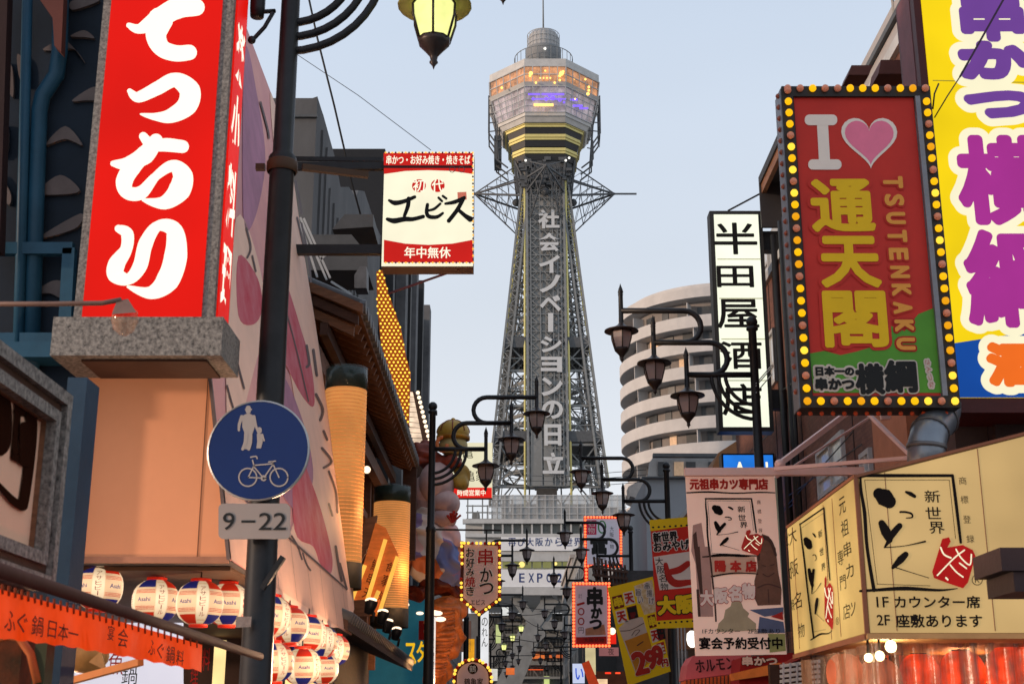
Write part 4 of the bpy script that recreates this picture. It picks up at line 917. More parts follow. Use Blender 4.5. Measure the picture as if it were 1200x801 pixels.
for k in range(3): MB().prism([Vector((XE + .04 - k * .06, ya - .06 + k * .07, ze - .02 - k * .13)), Vector((XE - 1.25, ya - .06 + k * .07, ze + rise(XE - 1.25) - .02 - k * .13)), Vector((XE - 1.25, ya - .06 + k * .07, ze + rise(XE - 1.25) + .1 - k * .13)), Vector((XE + .04 - k * .06, ya - .06 + k * .07, ze + .1 - k * .13))], (0, .06, 0)).build('fascia_board', (WOODL, WOOD, WOODL)[k], g1)
for z in (5.4, 4.9, 4.4, 3.9, 3.4): MB().bb((-2.75, ya + .3, z), (-2.66, yb_, z + .12)).build('wall_rail', WOODL, g1)
for k in range(7): y = ya + .5 + k * 1.6; MB().bb((-2.75, y, 2.8), (-2.62, y + .15, 6.6)).build('post', WOODL, g1)
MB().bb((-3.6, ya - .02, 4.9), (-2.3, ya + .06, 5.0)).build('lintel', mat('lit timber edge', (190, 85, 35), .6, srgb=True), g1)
MB().bb((XE - .25, yb_ - .2, 4.9), (XE + .02, yb_, ze)).build('end_board', WOOD, g1)
MB().ball(atX(430, 550, -2.3), .06).build('lamp', BULB_W, g1)
MB().ppoly(front(22), [(404, 285), (412, 276), (444, 276), (444, 290), (398, 293)], 0, 1).build('roof_unit', mat('roof unit casing', (.06, .06, .062), .6), g1)
MB().ppoly(front(21), [(376, 300), (420, 300), (438, 322), (438, 340), (372, 340)], 0, 1).build('roof_unit', mat('dim roof sheet', (.07, .072, .075), .7), g1)
MB().ppoly(front(18.5), [(424, 320), (432, 320), (432, 345), (418, 345), (418, 330)], 0, .3).build('ridge_end', TILE, g1)
m = MB()
for p, q in (((352, 255), (383, 328)), ((356, 256), (387, 326)), ((352, 262), (372, 325)), ((388, 330), (412, 345)), ((375, 305), (392, 290))): m.bar(at(*p, 17.5), at(*q, 17.5), .03)
m.build('stay_rod', LSTEEL, g1)
# ---- cylinder lamps
CYL = glow('lit bamboo screen', (230, 150, 80), .68, .18, 1.5)
_b = CYL.node_tree
cy = thing('cylinder_lamp', 'large glowing reed cylinder lamp hanging under the timber eave, nearer one', 'lamp', at(403, 690, 16.0), 'reed cylinder lamps under the eave')
def cyl_lamp(t, px, y0, y1, Y, wpx):
    c = at(px, (y0 + y1) / 2, Y); r = wpx / 2 / F * (Y * 1.01); z1, z0 = at(px, y0, Y).z, at(px, y1, Y).z; c0 = Vector((c.x, Y, 0)); r2 = r * .985
    MB().lathe([(r2, z0 + .3), (r2, z1 - .28)], 32, c0).build('lit_screen', CYL, t)
    g = MB(); n = 46
    for k in range(n):
        z = z0 + .32 + (z1 - z0 - .62) * k / (n - 1); g.lathe([(r - .004, z), (r + .001, z + .008), (r - .004, z + .016)], 28, c0)
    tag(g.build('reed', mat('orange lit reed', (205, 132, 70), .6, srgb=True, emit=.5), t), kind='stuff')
    MB().lathe([(r, z1 - .28), (r + .004, z1 - .28), (r + .004, z1), (r, z1)], 28, c0).build('top_band', glass('dark smoked band', (.03, .06, .05)), t)
    MB().lathe([(r + .004, z0), (r + .004, z0 + .3), (r - .02, z0 + .3), (r - .02, z0)], 28, c0).build('bottom_band', mat('olive bottom band', (46, 40, 26), .6, srgb=True), t)
    MB().lathe([(0, z1 - .3), (r - .01, z1 - .3), (r - .01, z1 - .02), (0, z1 - .02)], 20, c0).build('core', mat('dark core', (.02, .03, .025), .5), t)
cyl_lamp(cy, 402, 432, 690, 16.0, 50)
cy2 = thing('cylinder_lamp', 'second large reed cylinder lamp, farther along under the timber eave', 'lamp', at(458, 735, 22.3), 'reed cylinder lamps under the eave')
cyl_lamp(cy2, 458, 570, 735, 22.3, 43)
plamp((-1.5, 16, 4.2), 26, (1, .5, .2)); plamp((-1.6, 22, 4.2), 26, (1, .5, .2))
# ---- wooden menu plaque with lit rods
pq = thing('wooden_plaque', 'leaning carved wooden plaque lit orange between the two cylinder lamps', 'plaque', at(440, 720, 18.5))
pp = front(18.5)
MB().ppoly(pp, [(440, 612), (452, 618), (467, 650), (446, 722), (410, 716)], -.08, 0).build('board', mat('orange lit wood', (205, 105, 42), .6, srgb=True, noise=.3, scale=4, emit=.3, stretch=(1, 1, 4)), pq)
MB().ppoly(pp, [(427, 606), (441, 602), (436, 630), (420, 660), (419, 640)], -.2, -.1).build('side_board', WOODL, pq)
ROD = glow('glowing rod', (255, 190, 80), .95, .1, 5)
for p, q in (((412, 704), (428, 662)), ((428, 712), (452, 632)), ((434, 716), (444, 692)), ((444, 720), (466, 652))): MB().bar(pp.P(*p, .03), pp.P(*q, .03), .05, .05).build('rod', ROD, pq)
for ch, x, y, w_, h_ in (('鰻', 440, 662, 9, 14), ('串', 435, 678, 9, 14), ('天', 430, 695, 9, 12), ('食', 457, 664, 9, 12), ('事', 452, 680, 9, 14), ('処', 448, 698, 8, 12)): letter(pp, pq, mat('burnt ink', (60, 26, 14), .8, srgb=True), ch, x, y, w_, h_, d=.01, rot=-18)
MB().ppoly(pp, [(410, 704), (432, 702), (434, 722), (412, 722)], .02, .06).build('fixture', WOODL, pq)
# ---- lower tiled awning
a1 = thing('tiled_awning', 'low dark tiled awning running along under the timber restaurant front', 'awning', (-2.2, 19, 2.6))
MB().prism([Vector((-1.75, 14.6, 2.78)), Vector((-2.8, 14.6, 3.2)), Vector((-2.8, 14.6, 3.1)), Vector((-1.75, 14.6, 2.68))], (0, 9.6, 0)).build('deck', WOOD, a1)
t0 = None
for k in range(46):
    y = 14.65 + k * .21
    if t0 is None: t0 = MB().tube([Vector((-1.72, y, 2.81)), Vector((-2.8, y, 3.24))], .06, 8).build('roof_tile', TILE, a1)
    else: o = t0.copy(); COL.objects.link(o); o.location = t0.location + Vector((0, k * .21, 0))
MB().bb((-2.75, 14.8, 0), (-2.5, 24, 3.0)).build('wall', WOOD, a1)
for i, (x, y, Y) in enumerate(((436, 716, 16.2), (450, 727, 17.6), (456, 737, 18.6), (466, 745, 19.8))):
    lb = ('nearest', 'second', 'third', 'farthest')[i]
    if i == 0:
        sp = thing('spotlight', 'nearest small black spotlight on the edge of the tiled awning', 'spotlight', (0, 0, 0), 'spotlights on the awning edge')
        MB().tube([(0, 0, 0), (.02, 0, .1), (-.04, 0, .16)], .02, 6).build('stand', BLACKM, sp)
        MB().lathe([(.0, -.12), (.05, -.11), (.075, 0), (.075, .05)], 12, (-.02, 0, .2), True, Matrix.Rotation(R(15), 3, 'Y')).build('hood', BLACKM, sp)
        MB().ball((-.02, 0, .25), .072, 12, 6, (1, 1, .45)).build('lens', BULB_W, sp)
        SP = sp; sp.location = at(x, y + 12, Y); WL[sp.name] = sp.location.copy()
    else: dup(SP, at(x, y + 12, Y), lb + ' small black spotlight on the edge of the tiled awning')
# ---- amber bulb curtain
bc = thing('bulb_curtain', 'tall cascade of many small amber bulbs beside the tiled eave', 'lights', at(462, 495, 27))
pc = front(27)
pts = [(441, 318), (448, 316), (455, 342), (470, 385), (476, 418), (481, 436), (480, 470), (479, 498), (466, 480), (455, 440), (446, 400), (442, 360)]
MB().ppoly(pc, pts, -.1, 0).build('backing', mat('amber lit backing', (150, 78, 22), .6, srgb=True, emit=.35), bc)
def inside(x, y, P):
    r = False; j = len(P) - 1
    for i in range(len(P)):
        if (P[i][1] > y) != (P[j][1] > y) and x < (P[j][0] - P[i][0]) * (y - P[i][1]) / (P[j][1] - P[i][1]) + P[i][0]: r = not r
        j = i
    return r
BP = []
for r_ in range(46):
    y = 318 + r_ * 4.1
    for c_ in range(12):
        x = 440 + c_ * 5.0 + (2.5 if r_ % 2 else 0) + r_ * .25
        if x < 484 and inside(x, y, pts): BP.append(pc.P(x, y, .03))
bulbs(bc, BP[:300], .021, 0, (1,), on=glow('amber bulb', (255, 200, 70), 1.8, 0))
# ---- stacked pale lit panels beyond the curtain
pv = thing('lit_tier_sign', 'tall narrow stack of pale lit tiers with round bulbs beyond the amber bulbs', 'sign', at(492, 530, 33))
pf_ = front(33)
for k in range(13):
    y = 460 + k * 6; MB().ppoly(pf_, [(478 + k * .25, y), (484 + k * 1.2, y + .5), (485 + k * 1.2, y + 4.8), (478 + k * .4, y + 4)], 0, .12).build('lit_tier', glow('pale lit tier', (255, 225, 195), .9, .2, 4), pv)
MB().ppoly(pf_, [(476, 455), (486, 458), (502, 515), (502, 560), (480, 560)], -.3, -.05).build('backing', mat('brown backing', (70, 50, 40), .7, srgb=True), pv)
bulbs(pv, [pf_.P(490 + k * 1.35, 461 + k * 5.6, .1) for k in range(11)], .05, 0, (1,), on=BULB_W)
# ---- aqua board with yellow katakana
aq = rect_sign('shop_sign', 'aqua blue sign wall with yellow katakana behind the tiled awning', 'sign', 29.5, 428, 700, 499, 812, .3, mat('aqua board', (44, 128, 152), .6, srgb=True, noise=.12, emit=.15), BROWNM)
for s_, x, y, w_, h_ in (('ス', 481, 765, 13, 24), ('タ', 494, 763, 11, 24)): letter(aq[1], aq[0], glow('yellow letter', (245, 190, 30), .85), s_, x, y, w_, h_, bold=.05)
MB().box(at(494, 738, 29.3), (.12, .05, .4)).build('lettering', RED, aq[0]); MB().ball(at(492, 718, 29.3), .06, 8, 5, (1.4, 1, .6)).build('lamp', BULB_W, aq[0]); MB().ball(at(478, 708, 29.3), .03).build('lamp', BULB_W, aq[0])
# ---- square lit sign on two arms
S3, p3 = rect_sign('hanging_sign', 'square cream and red lit sign with black brush katakana, hung on arms', 'sign', 14.5, 449, 178.5, 555, 312, .28, glow('cream lit film', (250, 244, 214), .93, .04, 2), mat('dark red casing', (70, 12, 10), .5, srgb=True))
REDL = glow('sign red film', (205, 32, 26), .85, .04, 3); BKL = mat('black film', (.012, .012, .012), .5, noise=0, bump=0, spec=.1)
MB().ppoly(p3, [(449.6, 179.5), (554, 179.5), (554, 204), (530, 200.5), (502, 199.5), (475, 200.5), (450, 204)], .001, .003).build('band', REDL, S3)
MB().ppoly(p3, [(450, 281), (475, 285.5), (502, 287), (530, 285.5), (554, 281), (554.5, 307.5), (449.6, 307.5)], .001, .003).build('band', REDL, S3)
letter(p3, S3, WHITEF, '串かつ・お好み焼き・焼きそば', 502, 187.5, 98, 10.5, d=.006, bold=.03)
MB().ppoly(p3, [(449.6, 190 + 4), (554, 190 + 4), (554, 197.2), (449.6, 197.2)], .0045, .005).build('bar_shadow_line', mat('thin dark line', (60, 16, 12), .6, srgb=True), S3)
for ch, x in (('初', 491, ), ('代', 513)):
    m = MB(); m.stroke(p3, [(x - .3, 217.8), (x + .3, 217.8)], 17.5, .006); 
    cc = p3.P(x, 217.8, .006); q = MB().lathe([(0, 0), (.081, 0)], 20, cc, False, Mx); q.build('badge', REDL, S3)
    letter(p3, S3, WHITEF, ch, x, 217.8, 13.5, 14.5, d=.012, bold=.03)
m = MB()
for pts_, w_ in (([(456, 235), (463, 238), (474, 236), (486, 231)], [3, 6, 5, 4]), ([(479, 233), (478, 242), (474, 253)], [5, 5, 4]), ([(454, 257), (462, 259), (474, 257), (484, 257), (496, 254)], [4, 6.5, 6, 5, 4.5]),
                 ([(501, 240), (500, 249), (503, 254), (512, 254.5), (519, 250)], [4, 4.5, 5, 4.5, 3]), ([(502, 247), (509, 245), (516, 239)], [3, 3.5, 3]), ([(514, 232), (518, 236)], [3, 3]), ([(519, 230), (523, 233)], [3, 3]),
                 ([(522, 239), (533, 237), (544, 232)], [3, 5, 4]), ([(543, 233), (536, 246), (526, 259)], [5, 5, 5]), ([(537, 246), (545, 253), (551, 257)], [4, 5, 7])):
    m.stroke(p3, pts_, w_, .006 + .0015 * len(m.f) / 60)
m.build('lettering', BKL, S3)
MB().ppoly(p3, [(536, 225.5), (546.5, 225), (547, 234), (536.5, 234.5)], .004, .006).build('seal', mat('faded red seal', (215, 120, 95), .6, srgb=True, emit=.4), S3)
letter(p3, S3, WHITEF, '年中無休', 501, 296, 54, 13, d=.006, bold=.035)
def dashes(pl, par, px, step, r, c1, c2):
    bulbs(par, walk(pl, px, step, .012), r, 0, (1, 0), on=c1, off=c2, name='edge_light')
dashes(p3, S3, [(452, 179.3), (554, 179.3), (554.5, 308), (452, 308)], 4.0, .011, glow('amber edge', (255, 180, 60), 1.2), mat('purple edge', (70, 20, 70), .5, srgb=True))
arm = MB().tube([atX(300, 196, -1.5), atX(300, 196, -1.5)][:0] or [Vector((-2.9, 14.6, at(450, 195, 14.6).z)), at(452, 195, 14.6)], .045, 8); 
MB().bar(Vector((-3.2, 14.62, at(450, 195, 14.62).z)), at(450, 195, 14.62), .07, .09).build('arm', BLACKM, S3)
MB().bar(Vector((-3.2, 14.62, at(450, 293, 14.62).z)), at(449, 293, 14.62), .09, .11).build('arm', BLACKM, S3)
MB().bar(at(538, 315, 14.6), at(455, 344, 16.5), .022).build('stay', mat('dark red stay', (110, 20, 20), .5, srgb=True), S3)
MB().bar(at(449, 187, 14.8), at(345, 186, 14.9), .03, .05).build('stay', BLACKM, S3)
m = MB()
for x in (530, 541): m.stroke(p3, [(x + 3.4 * math.cos(t), 199 + 3.4 * math.sin(t)) for t in [PI * k / 6 for k in range(13)]], .8, .012, 1)
m.build('hook', DSTEEL, S3)
BRK = mat('rusty brown clamp', (70, 45, 25), .6, srgb=True)
m = MB().lathe([(.092, -.04), (.1, -.03), (.1, .03), (.092, .04)], 16, (-1.49, 8.05, at(327, 196, 8.05).z)); m.bar(Vector((-1.36, 8.05, at(327, 196, 8.05).z)), Vector((-1.3 + .35, 8.2, at(327, 196, 8.05).z + .01)), .035, .04)
m.bar(Vector((-1.6, 8.05, at(327, 196, 8.05).z)), Vector((-1.66, 8.05, at(327, 196, 8.05).z)), .04); m.build('clamp', BRK, L0)
# ================================================================== giant festive figure
ebs = thing('festive_figure', 'giant inflated festive figure with golden cap, red shirt and pale robe beside a lamp post', 'figure', at(515, 800, 27.5))
YG = 27.5
def blob(name, m, *bs, amp=.05, seed=1):
    g = MB()
    for (x, y, rx, ry, dy) in bs:
        c = at(x, y, YG + dy); k = YG * 1.02 / F; n0 = len(g.v); g.ball(c, 1, 22, 14, (rx * k, (rx + ry) / 2 * k * .9, ry * k))
        for i in range(n0, len(g.v)):
            v = g.v[i]; d = (v - c); nz = mathutils.noise.noise(v * 3.1 + Vector((seed, 0, 0))) + .5 * mathutils.noise.noise(v * 7.0 + Vector((0, seed, 0)))
            g.v[i] = c + d * (1 + amp * nz * 2)
    o = g.build(name, m, ebs)
    md = o.modifiers.new('blend', 'REMESH'); md.mode = 'VOXEL'; md.voxel_size = .035; md.use_smooth_shade = True
    sm = o.modifiers.new('soften', 'SMOOTH'); sm.factor = .7; sm.iterations = 6
    tx = bpy.data.textures.get('folds') or bpy.data.textures.new('folds', 'WOOD')
    tx.noise_scale = .35; tx.wood_type = 'BANDNOISE'; tx.turbulence = 9
    dp = o.modifiers.new('folds', 'DISPLACE'); dp.texture = tx; dp.strength = .09 * (.4 if name == 'head' else 1); dp.texture_coords = 'GLOBAL'
    return o
GLD = mat('gold painted cloth', (196, 150, 40), .45, srgb=True, noise=.35, scale=2.5, col2=(120, 70, 20)); RUST = mat('rust red cloth', (150, 62, 40), .6, srgb=True, noise=.3, scale=3, col2=(90, 40, 32)); PALER = mat('pale pink robe', (205, 172, 165), .6, srgb=True, noise=.15, scale=2, col2=(160, 128, 128))
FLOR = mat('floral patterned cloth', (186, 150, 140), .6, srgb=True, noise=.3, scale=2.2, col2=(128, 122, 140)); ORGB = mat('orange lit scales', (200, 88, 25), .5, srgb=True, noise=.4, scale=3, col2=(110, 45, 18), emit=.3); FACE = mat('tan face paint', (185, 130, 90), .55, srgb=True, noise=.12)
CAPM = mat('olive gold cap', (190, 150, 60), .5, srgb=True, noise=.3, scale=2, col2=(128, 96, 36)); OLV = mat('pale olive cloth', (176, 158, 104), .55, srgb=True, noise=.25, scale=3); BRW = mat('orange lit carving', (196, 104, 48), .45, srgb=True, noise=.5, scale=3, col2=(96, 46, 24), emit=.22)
k0 = YG * 1.02 / F
def smooth_ball(name, m, x, y, rx, ry, dy=0, sc=1):
    return MB().ball(at(x, y, YG + dy), 1, 26, 16, (rx * k0, rx * k0, ry * k0)).build(name, m, ebs)
smooth_ball('cap', CAPM, 531, 507, 19, 15); MB().lathe([(17.6 * k0, -.02), (19.6 * k0, -.02), (19.8 * k0, .05), (17.6 * k0, .06)], 30, at(531, 514, YG)).build('cap_band', GLD, ebs)
c = at(531, 507, YG)
for j in range(4):
    a_ = PI * j / 4; MB().tube([c + Vector((19.3 * k0 * math.cos(t) * math.cos(a_), 19.3 * k0 * math.cos(t) * math.sin(a_), 15.3 * k0 * math.sin(t))) for t in [PI * q / 14 for q in range(15)]], .012, 5).build('cap_seam', RUST, ebs)
MB().ball(at(531, 492, YG), .05).build('cap_button', GLD, ebs)
smooth_ball('head', OLV, 531, 522, 17, 13)
MB().tube([at(518 + 6 * math.cos(t), 520 + 8 * math.sin(t), YG - .33) for t in [2 * PI * q / 14 for q in range(12)]], .04, 8).build('ear', mat('orange ear', (196, 110, 60), .5, srgb=True), ebs)
blob('collar', RUST, (508, 539, 26, 9, .1), (497, 531, 15, 15, .25), (528, 540, 16, 8, .0), amp=.04, seed=3)
blob('neck_roll', CAPM, (541, 556, 9, 12, .1), (537, 566, 11, 9, .0), amp=.02, seed=4)
for x, y, rx, ry, dy in ((512, 566, 21, 26, 0), (522, 590, 17, 16, -.1), (520, 608, 15, 12, -.15), (498, 580, 17, 24, .2)): smooth_ball('arm_roll', PALER, x, y, rx, ry, dy)
m = MB()
for k in range(5): m.bar(at(530, 612, YG - .4), at(524 + 4 * k, 598 + abs(k - 2) * 2.5, YG - .45), .05, .03)
m.build('red_ornament', mat('red ornament', (170, 50, 40), .5, srgb=True), ebs)
ROBE = mat('printed pale robe', (216, 196, 184), .6, srgb=True, noise=.12, scale=2, col2=(186, 168, 172))
blob('robe', ROBE, (496, 640, 26, 42, .15), (514, 640, 26, 34, .05), (528, 664, 22, 26, .0), (540, 676, 11, 14, 0), (505, 612, 20, 20, .1), amp=.03, seed=6)
_r = ROBE.node_tree; _v = _r.nodes.new('ShaderNodeTexVoronoi'); _v.inputs['Scale'].default_value = 2.6; _tc3 = _r.nodes.new('ShaderNodeTexCoord'); _r.links.new(_tc3.outputs['Object'], _v.inputs['Vector'])
_nz = _r.nodes.new('ShaderNodeTexNoise'); _nz.inputs['Scale'].default_value = 5; _r.links.new(_tc3.outputs['Object'], _nz.inputs['Vector']); _ad = _r.nodes.new('ShaderNodeMixRGB'); _ad.inputs[0].default_value = .12; _r.links.new(_tc3.outputs['Object'], _ad.inputs[1]); _r.links.new(_nz.outputs['Color'], _ad.inputs[2]); _r.links.new(_ad.outputs[0], _v.inputs['Vector'])
_sr = _r.nodes.new('ShaderNodeSeparateColor'); _r.links.new(_v.outputs['Color'], _sr.inputs[0]); _cr = _r.nodes.new('ShaderNodeValToRGB'); _cr.color_ramp.interpolation = 'CONSTANT'; _r.links.new(_sr.outputs[0], _cr.inputs[0])
_cols = [(0, (216, 196, 184)), (.3, (212, 124, 84)), (.45, (112, 120, 168)), (.58, (216, 196, 184)), (.72, (190, 172, 110)), (.82, (140, 116, 156)), (.9, (224, 176, 170))]
while len(_cr.color_ramp.elements) > 1: _cr.color_ramp.elements.remove(_cr.color_ramp.elements[-1])
for k, (p_, c_) in enumerate(_cols):
    e = _cr.color_ramp.elements[0] if k == 0 else _cr.color_ramp.elements.new(p_); e.position = p_; e.color = (*lin(c_), 1)
_r.links.new(_cr.outputs[0], _r.nodes['Principled BSDF'].inputs['Base Color'])
blob('belt', mat('dark red brown cloth', (110, 42, 22), .5, srgb=True, noise=.5, scale=5, col2=(60, 22, 14)), (516, 686, 25, 13, .05), (496, 694, 20, 9, .1), (535, 694, 14, 8, 0), amp=.05, seed=11)
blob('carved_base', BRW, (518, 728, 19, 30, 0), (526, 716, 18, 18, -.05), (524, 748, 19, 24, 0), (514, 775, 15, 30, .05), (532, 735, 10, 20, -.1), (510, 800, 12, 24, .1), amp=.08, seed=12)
m = MB(); rs2 = random.Random(4)
for k in range(16):
    y = 712 + k * 5.2; w_ = 16 - abs(k - 6) * .9
    m.tube([at(522 - k * .7 + w_ * math.cos(t), y + 3.5 * math.sin(t) + 2 * math.cos(k), YG - .42 + .1 * abs(math.cos(t))) for t in [PI * (.1 + .8 * q / 8) for q in range(9)]], .03, 6)
tag(m.build('carved_ridge', BRW, ebs), kind='stuff')
plamp(at(522, 800, 25.5), 90, (1, .5, .2))
for x, y in ((512, 718), (516, 725), (507, 717)): MB().ball(at(x, y, 26.3), .07, 8, 5, (1.6, 1, .7)).build('lamp', BULB_W, ebs)
ls = thing('lit_strip_sign', 'thin vertical white lit strip sign in front of the orange figure base', 'sign', at(507, 800, 25))
MB().bb((at(505, 760, 25).x, 25, 1.2), (at(509.5, 760, 25).x, 25.2, at(507, 722, 25).z)).build('face', glow('white strip', (250, 235, 225), .9, .1, 4), ls)
for k in range(5): letter(front(24.99), ls, RED, 'かに料理屋'[k], 507, 735 + 11 * k, 3.4, 8, bold=.02)
# ---- cream sign of the shop further left: two big characters and a red strip
S4, p4 = rect_sign('shop_sign', 'cream sign with a black crest and red strip left of the tower foot', 'sign', 38, 526, 518.5, 577, 583, .3, glow('cream board', (244, 236, 200), .8, .03, 2), mat('cream casing', (180, 172, 140), .6, srgb=True))
MB().ppoly(p4, [(526, 571), (576.4, 571), (576.4, 583), (526, 583)], .001, .01).build('band', glow('red strip', (226, 36, 26), .9), S4)
letter(p4, S4, WHITEF, '時間営業中', 552.5, 577, 33, 7, d=.015, bold=.03); letter(p4, S4, BKL, '亀家', 557, 557, 24, 13, d=.006, bold=.0); letter(p4, S4, mat('olive crest', (110, 105, 60), .6, srgb=True), '亀', 548, 530, 13, 13, d=.006)
# ---- red bulbed pentagon sign
S5 = thing('bulb_sign', 'five-sided pale sign for skewers edged with amber bulbs, left of the tower base', 'sign', at(563, 720, 24.5))
p5 = front(24.5); out5 = [(539, 632), (587, 635), (587, 703), (562, 722), (538, 700)]
out5 = [(540, 633), (560, 638), (587, 635), (587, 702), (561.5, 721), (539, 702), (539, 680), (541, 650)]
MB().ppoly(p5, [(x, y) for x, y in out5], -.22, -.02).build('case', mat('maroon casing', (70, 20, 15), .6, srgb=True), S5)
MB().ppoly(p5, [(544, 637), (583.5, 639), (583.5, 700), (561.5, 716), (543, 700)], -.02, -.01).build('face', mat('pinkish white board', (196, 158, 150), .6, srgb=True, noise=.1, emit=.12), S5)
LN = mat('brown outline', (60, 20, 16), .6, srgb=True)
for s_, x, y, w_, h_, m_ in (('串', 569, 652, 17, 19, RED), ('か', 570, 673, 14, 16, BLK), ('つ', 570, 689, 16, 13, BLK), ('お', 551, 647, 10, 10, BLK), ('好', 551, 659, 10, 11, BLK), ('み', 551, 670, 9, 9, BLK), ('焼', 551, 681, 12, 12, RED), ('き', 551, 692, 9, 10, BLK)):
    letter(p5, S5, WHT, s_, x, y, w_ + 1.5, h_ + 1.5, d=.0, bold=.09); letter(p5, S5, m_, s_, x, y, w_, h_, d=.006, bold=.04)
letter(p5, S5, BLK, 'エビス', 560, 705, 17, 6, d=.004, bold=.02)
bulbs(S5, walk(p5, [(541, 636), (541.5, 660)], 4, .03) + walk(p5, [(585.5, 636), (585.5, 702), (561.5, 719.5), (541, 702), (540.5, 678)], 4.7, .03) + walk(p5, [(544, 636), (583, 636.5)], 4.7, .03), .028, 0, (1, 1, 0), on=glow('sign amber bulb', (255, 195, 70), 1.5, 0), off=mat('red unlit bulb', (200, 40, 20), .4, srgb=True))
MB().bar(at(507, 620, 24.4), at(587, 621, 24.4), .03).build('arm', BLACKM, S5); MB().bar(at(570, 621, 24.4), at(570, 637, 24.4), .03).build('arm', BLACKM, S5)
# ---- round topped bulbed sign
S6 = thing('bulb_sign', 'round-topped pale sign edged with amber bulbs at the bottom, left of centre', 'sign', at(554, 801, 22))
p6 = front(22); arc = [(554 + 22 * math.cos(t), 793 - 21 * math.sin(t)) for t in [PI * k / 16 for k in range(17)]]
MB().ppoly(p6, [(577, 830)] + arc + [(531, 830)], -.2, -.02).build('case', mat('maroon casing', (70, 20, 15), .6, srgb=True), S6)
MB().ppoly(p6, [(573, 830)] + [(554 + (x - 554) * .84, 793 + (y - 793) * .84) for x, y in arc] + [(535, 830)], -.02, -.008).build('face', _m['pinkish white board'], S6)
bulbs(S6, walk(p6, [(576, 826)] + arc[::2] + [(532, 826)], 4.6, .03), .026, 0, (1, 1, 0), on=_m['sign amber bulb'], off=_m['red unlit bulb'])
q = MB().lathe([(0, 0), (.08, 0)], 18, p6.P(554, 783, .0), False, Mx); q.build('badge', BRN, S6); letter(p6, S6, WHT, '鶴', 554, 783, 8, 8, d=.006); letter(p6, S6, BRN, '鶴亀家', 555, 798, 22, 8, d=.004, bold=.02)
# ---- far left buildings behind the signs
FB = mat('far beige wall', (.3, .27, .25), .8, noise=.2, scale=.5); FW = mat('dark far window', (.05, .055, .06), .3)
def row_building(label, x0, x1, y0, y1, z, m, win=True, side=1):
    t = thing('building', label, 'building', ((x0 + x1) / 2, y0, 0)); MB().bb((x0, y0, 0), (x1, y1, z)).build('wall', m, t)
    MB().bb((x0 - .15, y0 - .15, z), (x1 + .15, y1 + .15, z + .3)).build('parapet', m, t)
    if win:
        xs = x1 if side > 0 else x0; k = 0; y = y0 + 1
        while y < y1 - 1.2:
            zz = 3.6
            while zz < z - 1.2:
                w = thing if 0 else None
                fr = MB().bb((xs - .05, y, zz), (xs + .06 * side, y + 1.1, zz + 1.2)).build('window', LSTEEL, t)
                MB().bb((xs + .062 * side - .002, y + .07, zz + .07), (xs + .066 * side, y + 1.03, zz + 1.13)).build('pane', FW, fr, WL[t.name])
                zz += 2.6
            y += 2.4
    return t
row_building('low grey building behind the giant festive figure', -9, -3.4, 54, 74, 8.2, FB)
row_building('beige building behind the five-sided bulb sign', -10, -3.8, 76, 104, 11.5, CONC)
row_building('pale distant building left of the tower base', -12, -5.2, 108, 140, 16.5, mat('pale far wall', (.42, .42, .42), .8))
bd = thing('banner_sign', 'tall thin white lit street banner with black brush marks under the five-sided sign', 'banner', at(567, 760, 40))
MB().bb((at(563, 760, 40).x, 40, 1), (at(572.5, 760, 40).x, 40.1, at(567, 715, 40).z)).build('face', glow('white banner', (238, 238, 240), .85, .05), bd)
for k, ch in enumerate('のれん'): letter(front(39.98), bd, BLK, ch, 568, 728 + 12 * k, 7, 10)
MB().bb((at(558, 760, 40).x, 39.9, 1), (at(561, 760, 40).x, 39.95, at(560, 745, 40).z)).build('pole', BLACKM, bd)
for (x, y, w_, h_, c, lb) in ((552, 760, 8, 24, (245, 170, 40), 'small yellow arched shop sign low behind the bulb signs'), (568, 781, 10, 10, (225, 50, 45), 'small red lit sign panel below the white banner'), (546, 745, 12, 36, (95, 70, 62), 'dull brown shop panel behind the bulb signs')):
    t, q = rect_sign('small_sign', lb, 'sign', 44, x - w_ / 2, y - h_ / 2, x + w_ / 2, y + h_ / 2, .2, glow('small_%d' % x, c, .8, .15, 3), BROWNM)

tags_ = ((592, 716, 8, 10, (240, 240, 235), 'small white lit sign panel left of the tower leg'), (584, 742, 6, 22, (210, 220, 150), 'thin greenish lit shop sign left of the small far lamps'), (598, 786, 10, 8, (240, 120, 60), 'small orange lit shop window at the street end, left'), (579, 790, 8, 14, (230, 226, 215), 'small pale lit shop front beside the round-topped sign'))
for x, y, w_, h_, c, lb in tags_: rect_sign('small_sign', lb, 'sign', 88 if x > 590 else 62, x - w_ / 2, y - h_ / 2, x + w_ / 2, y + h_ / 2, .2, glow('tiny_%d' % x, c, .8, .15, 2), BROWNM)
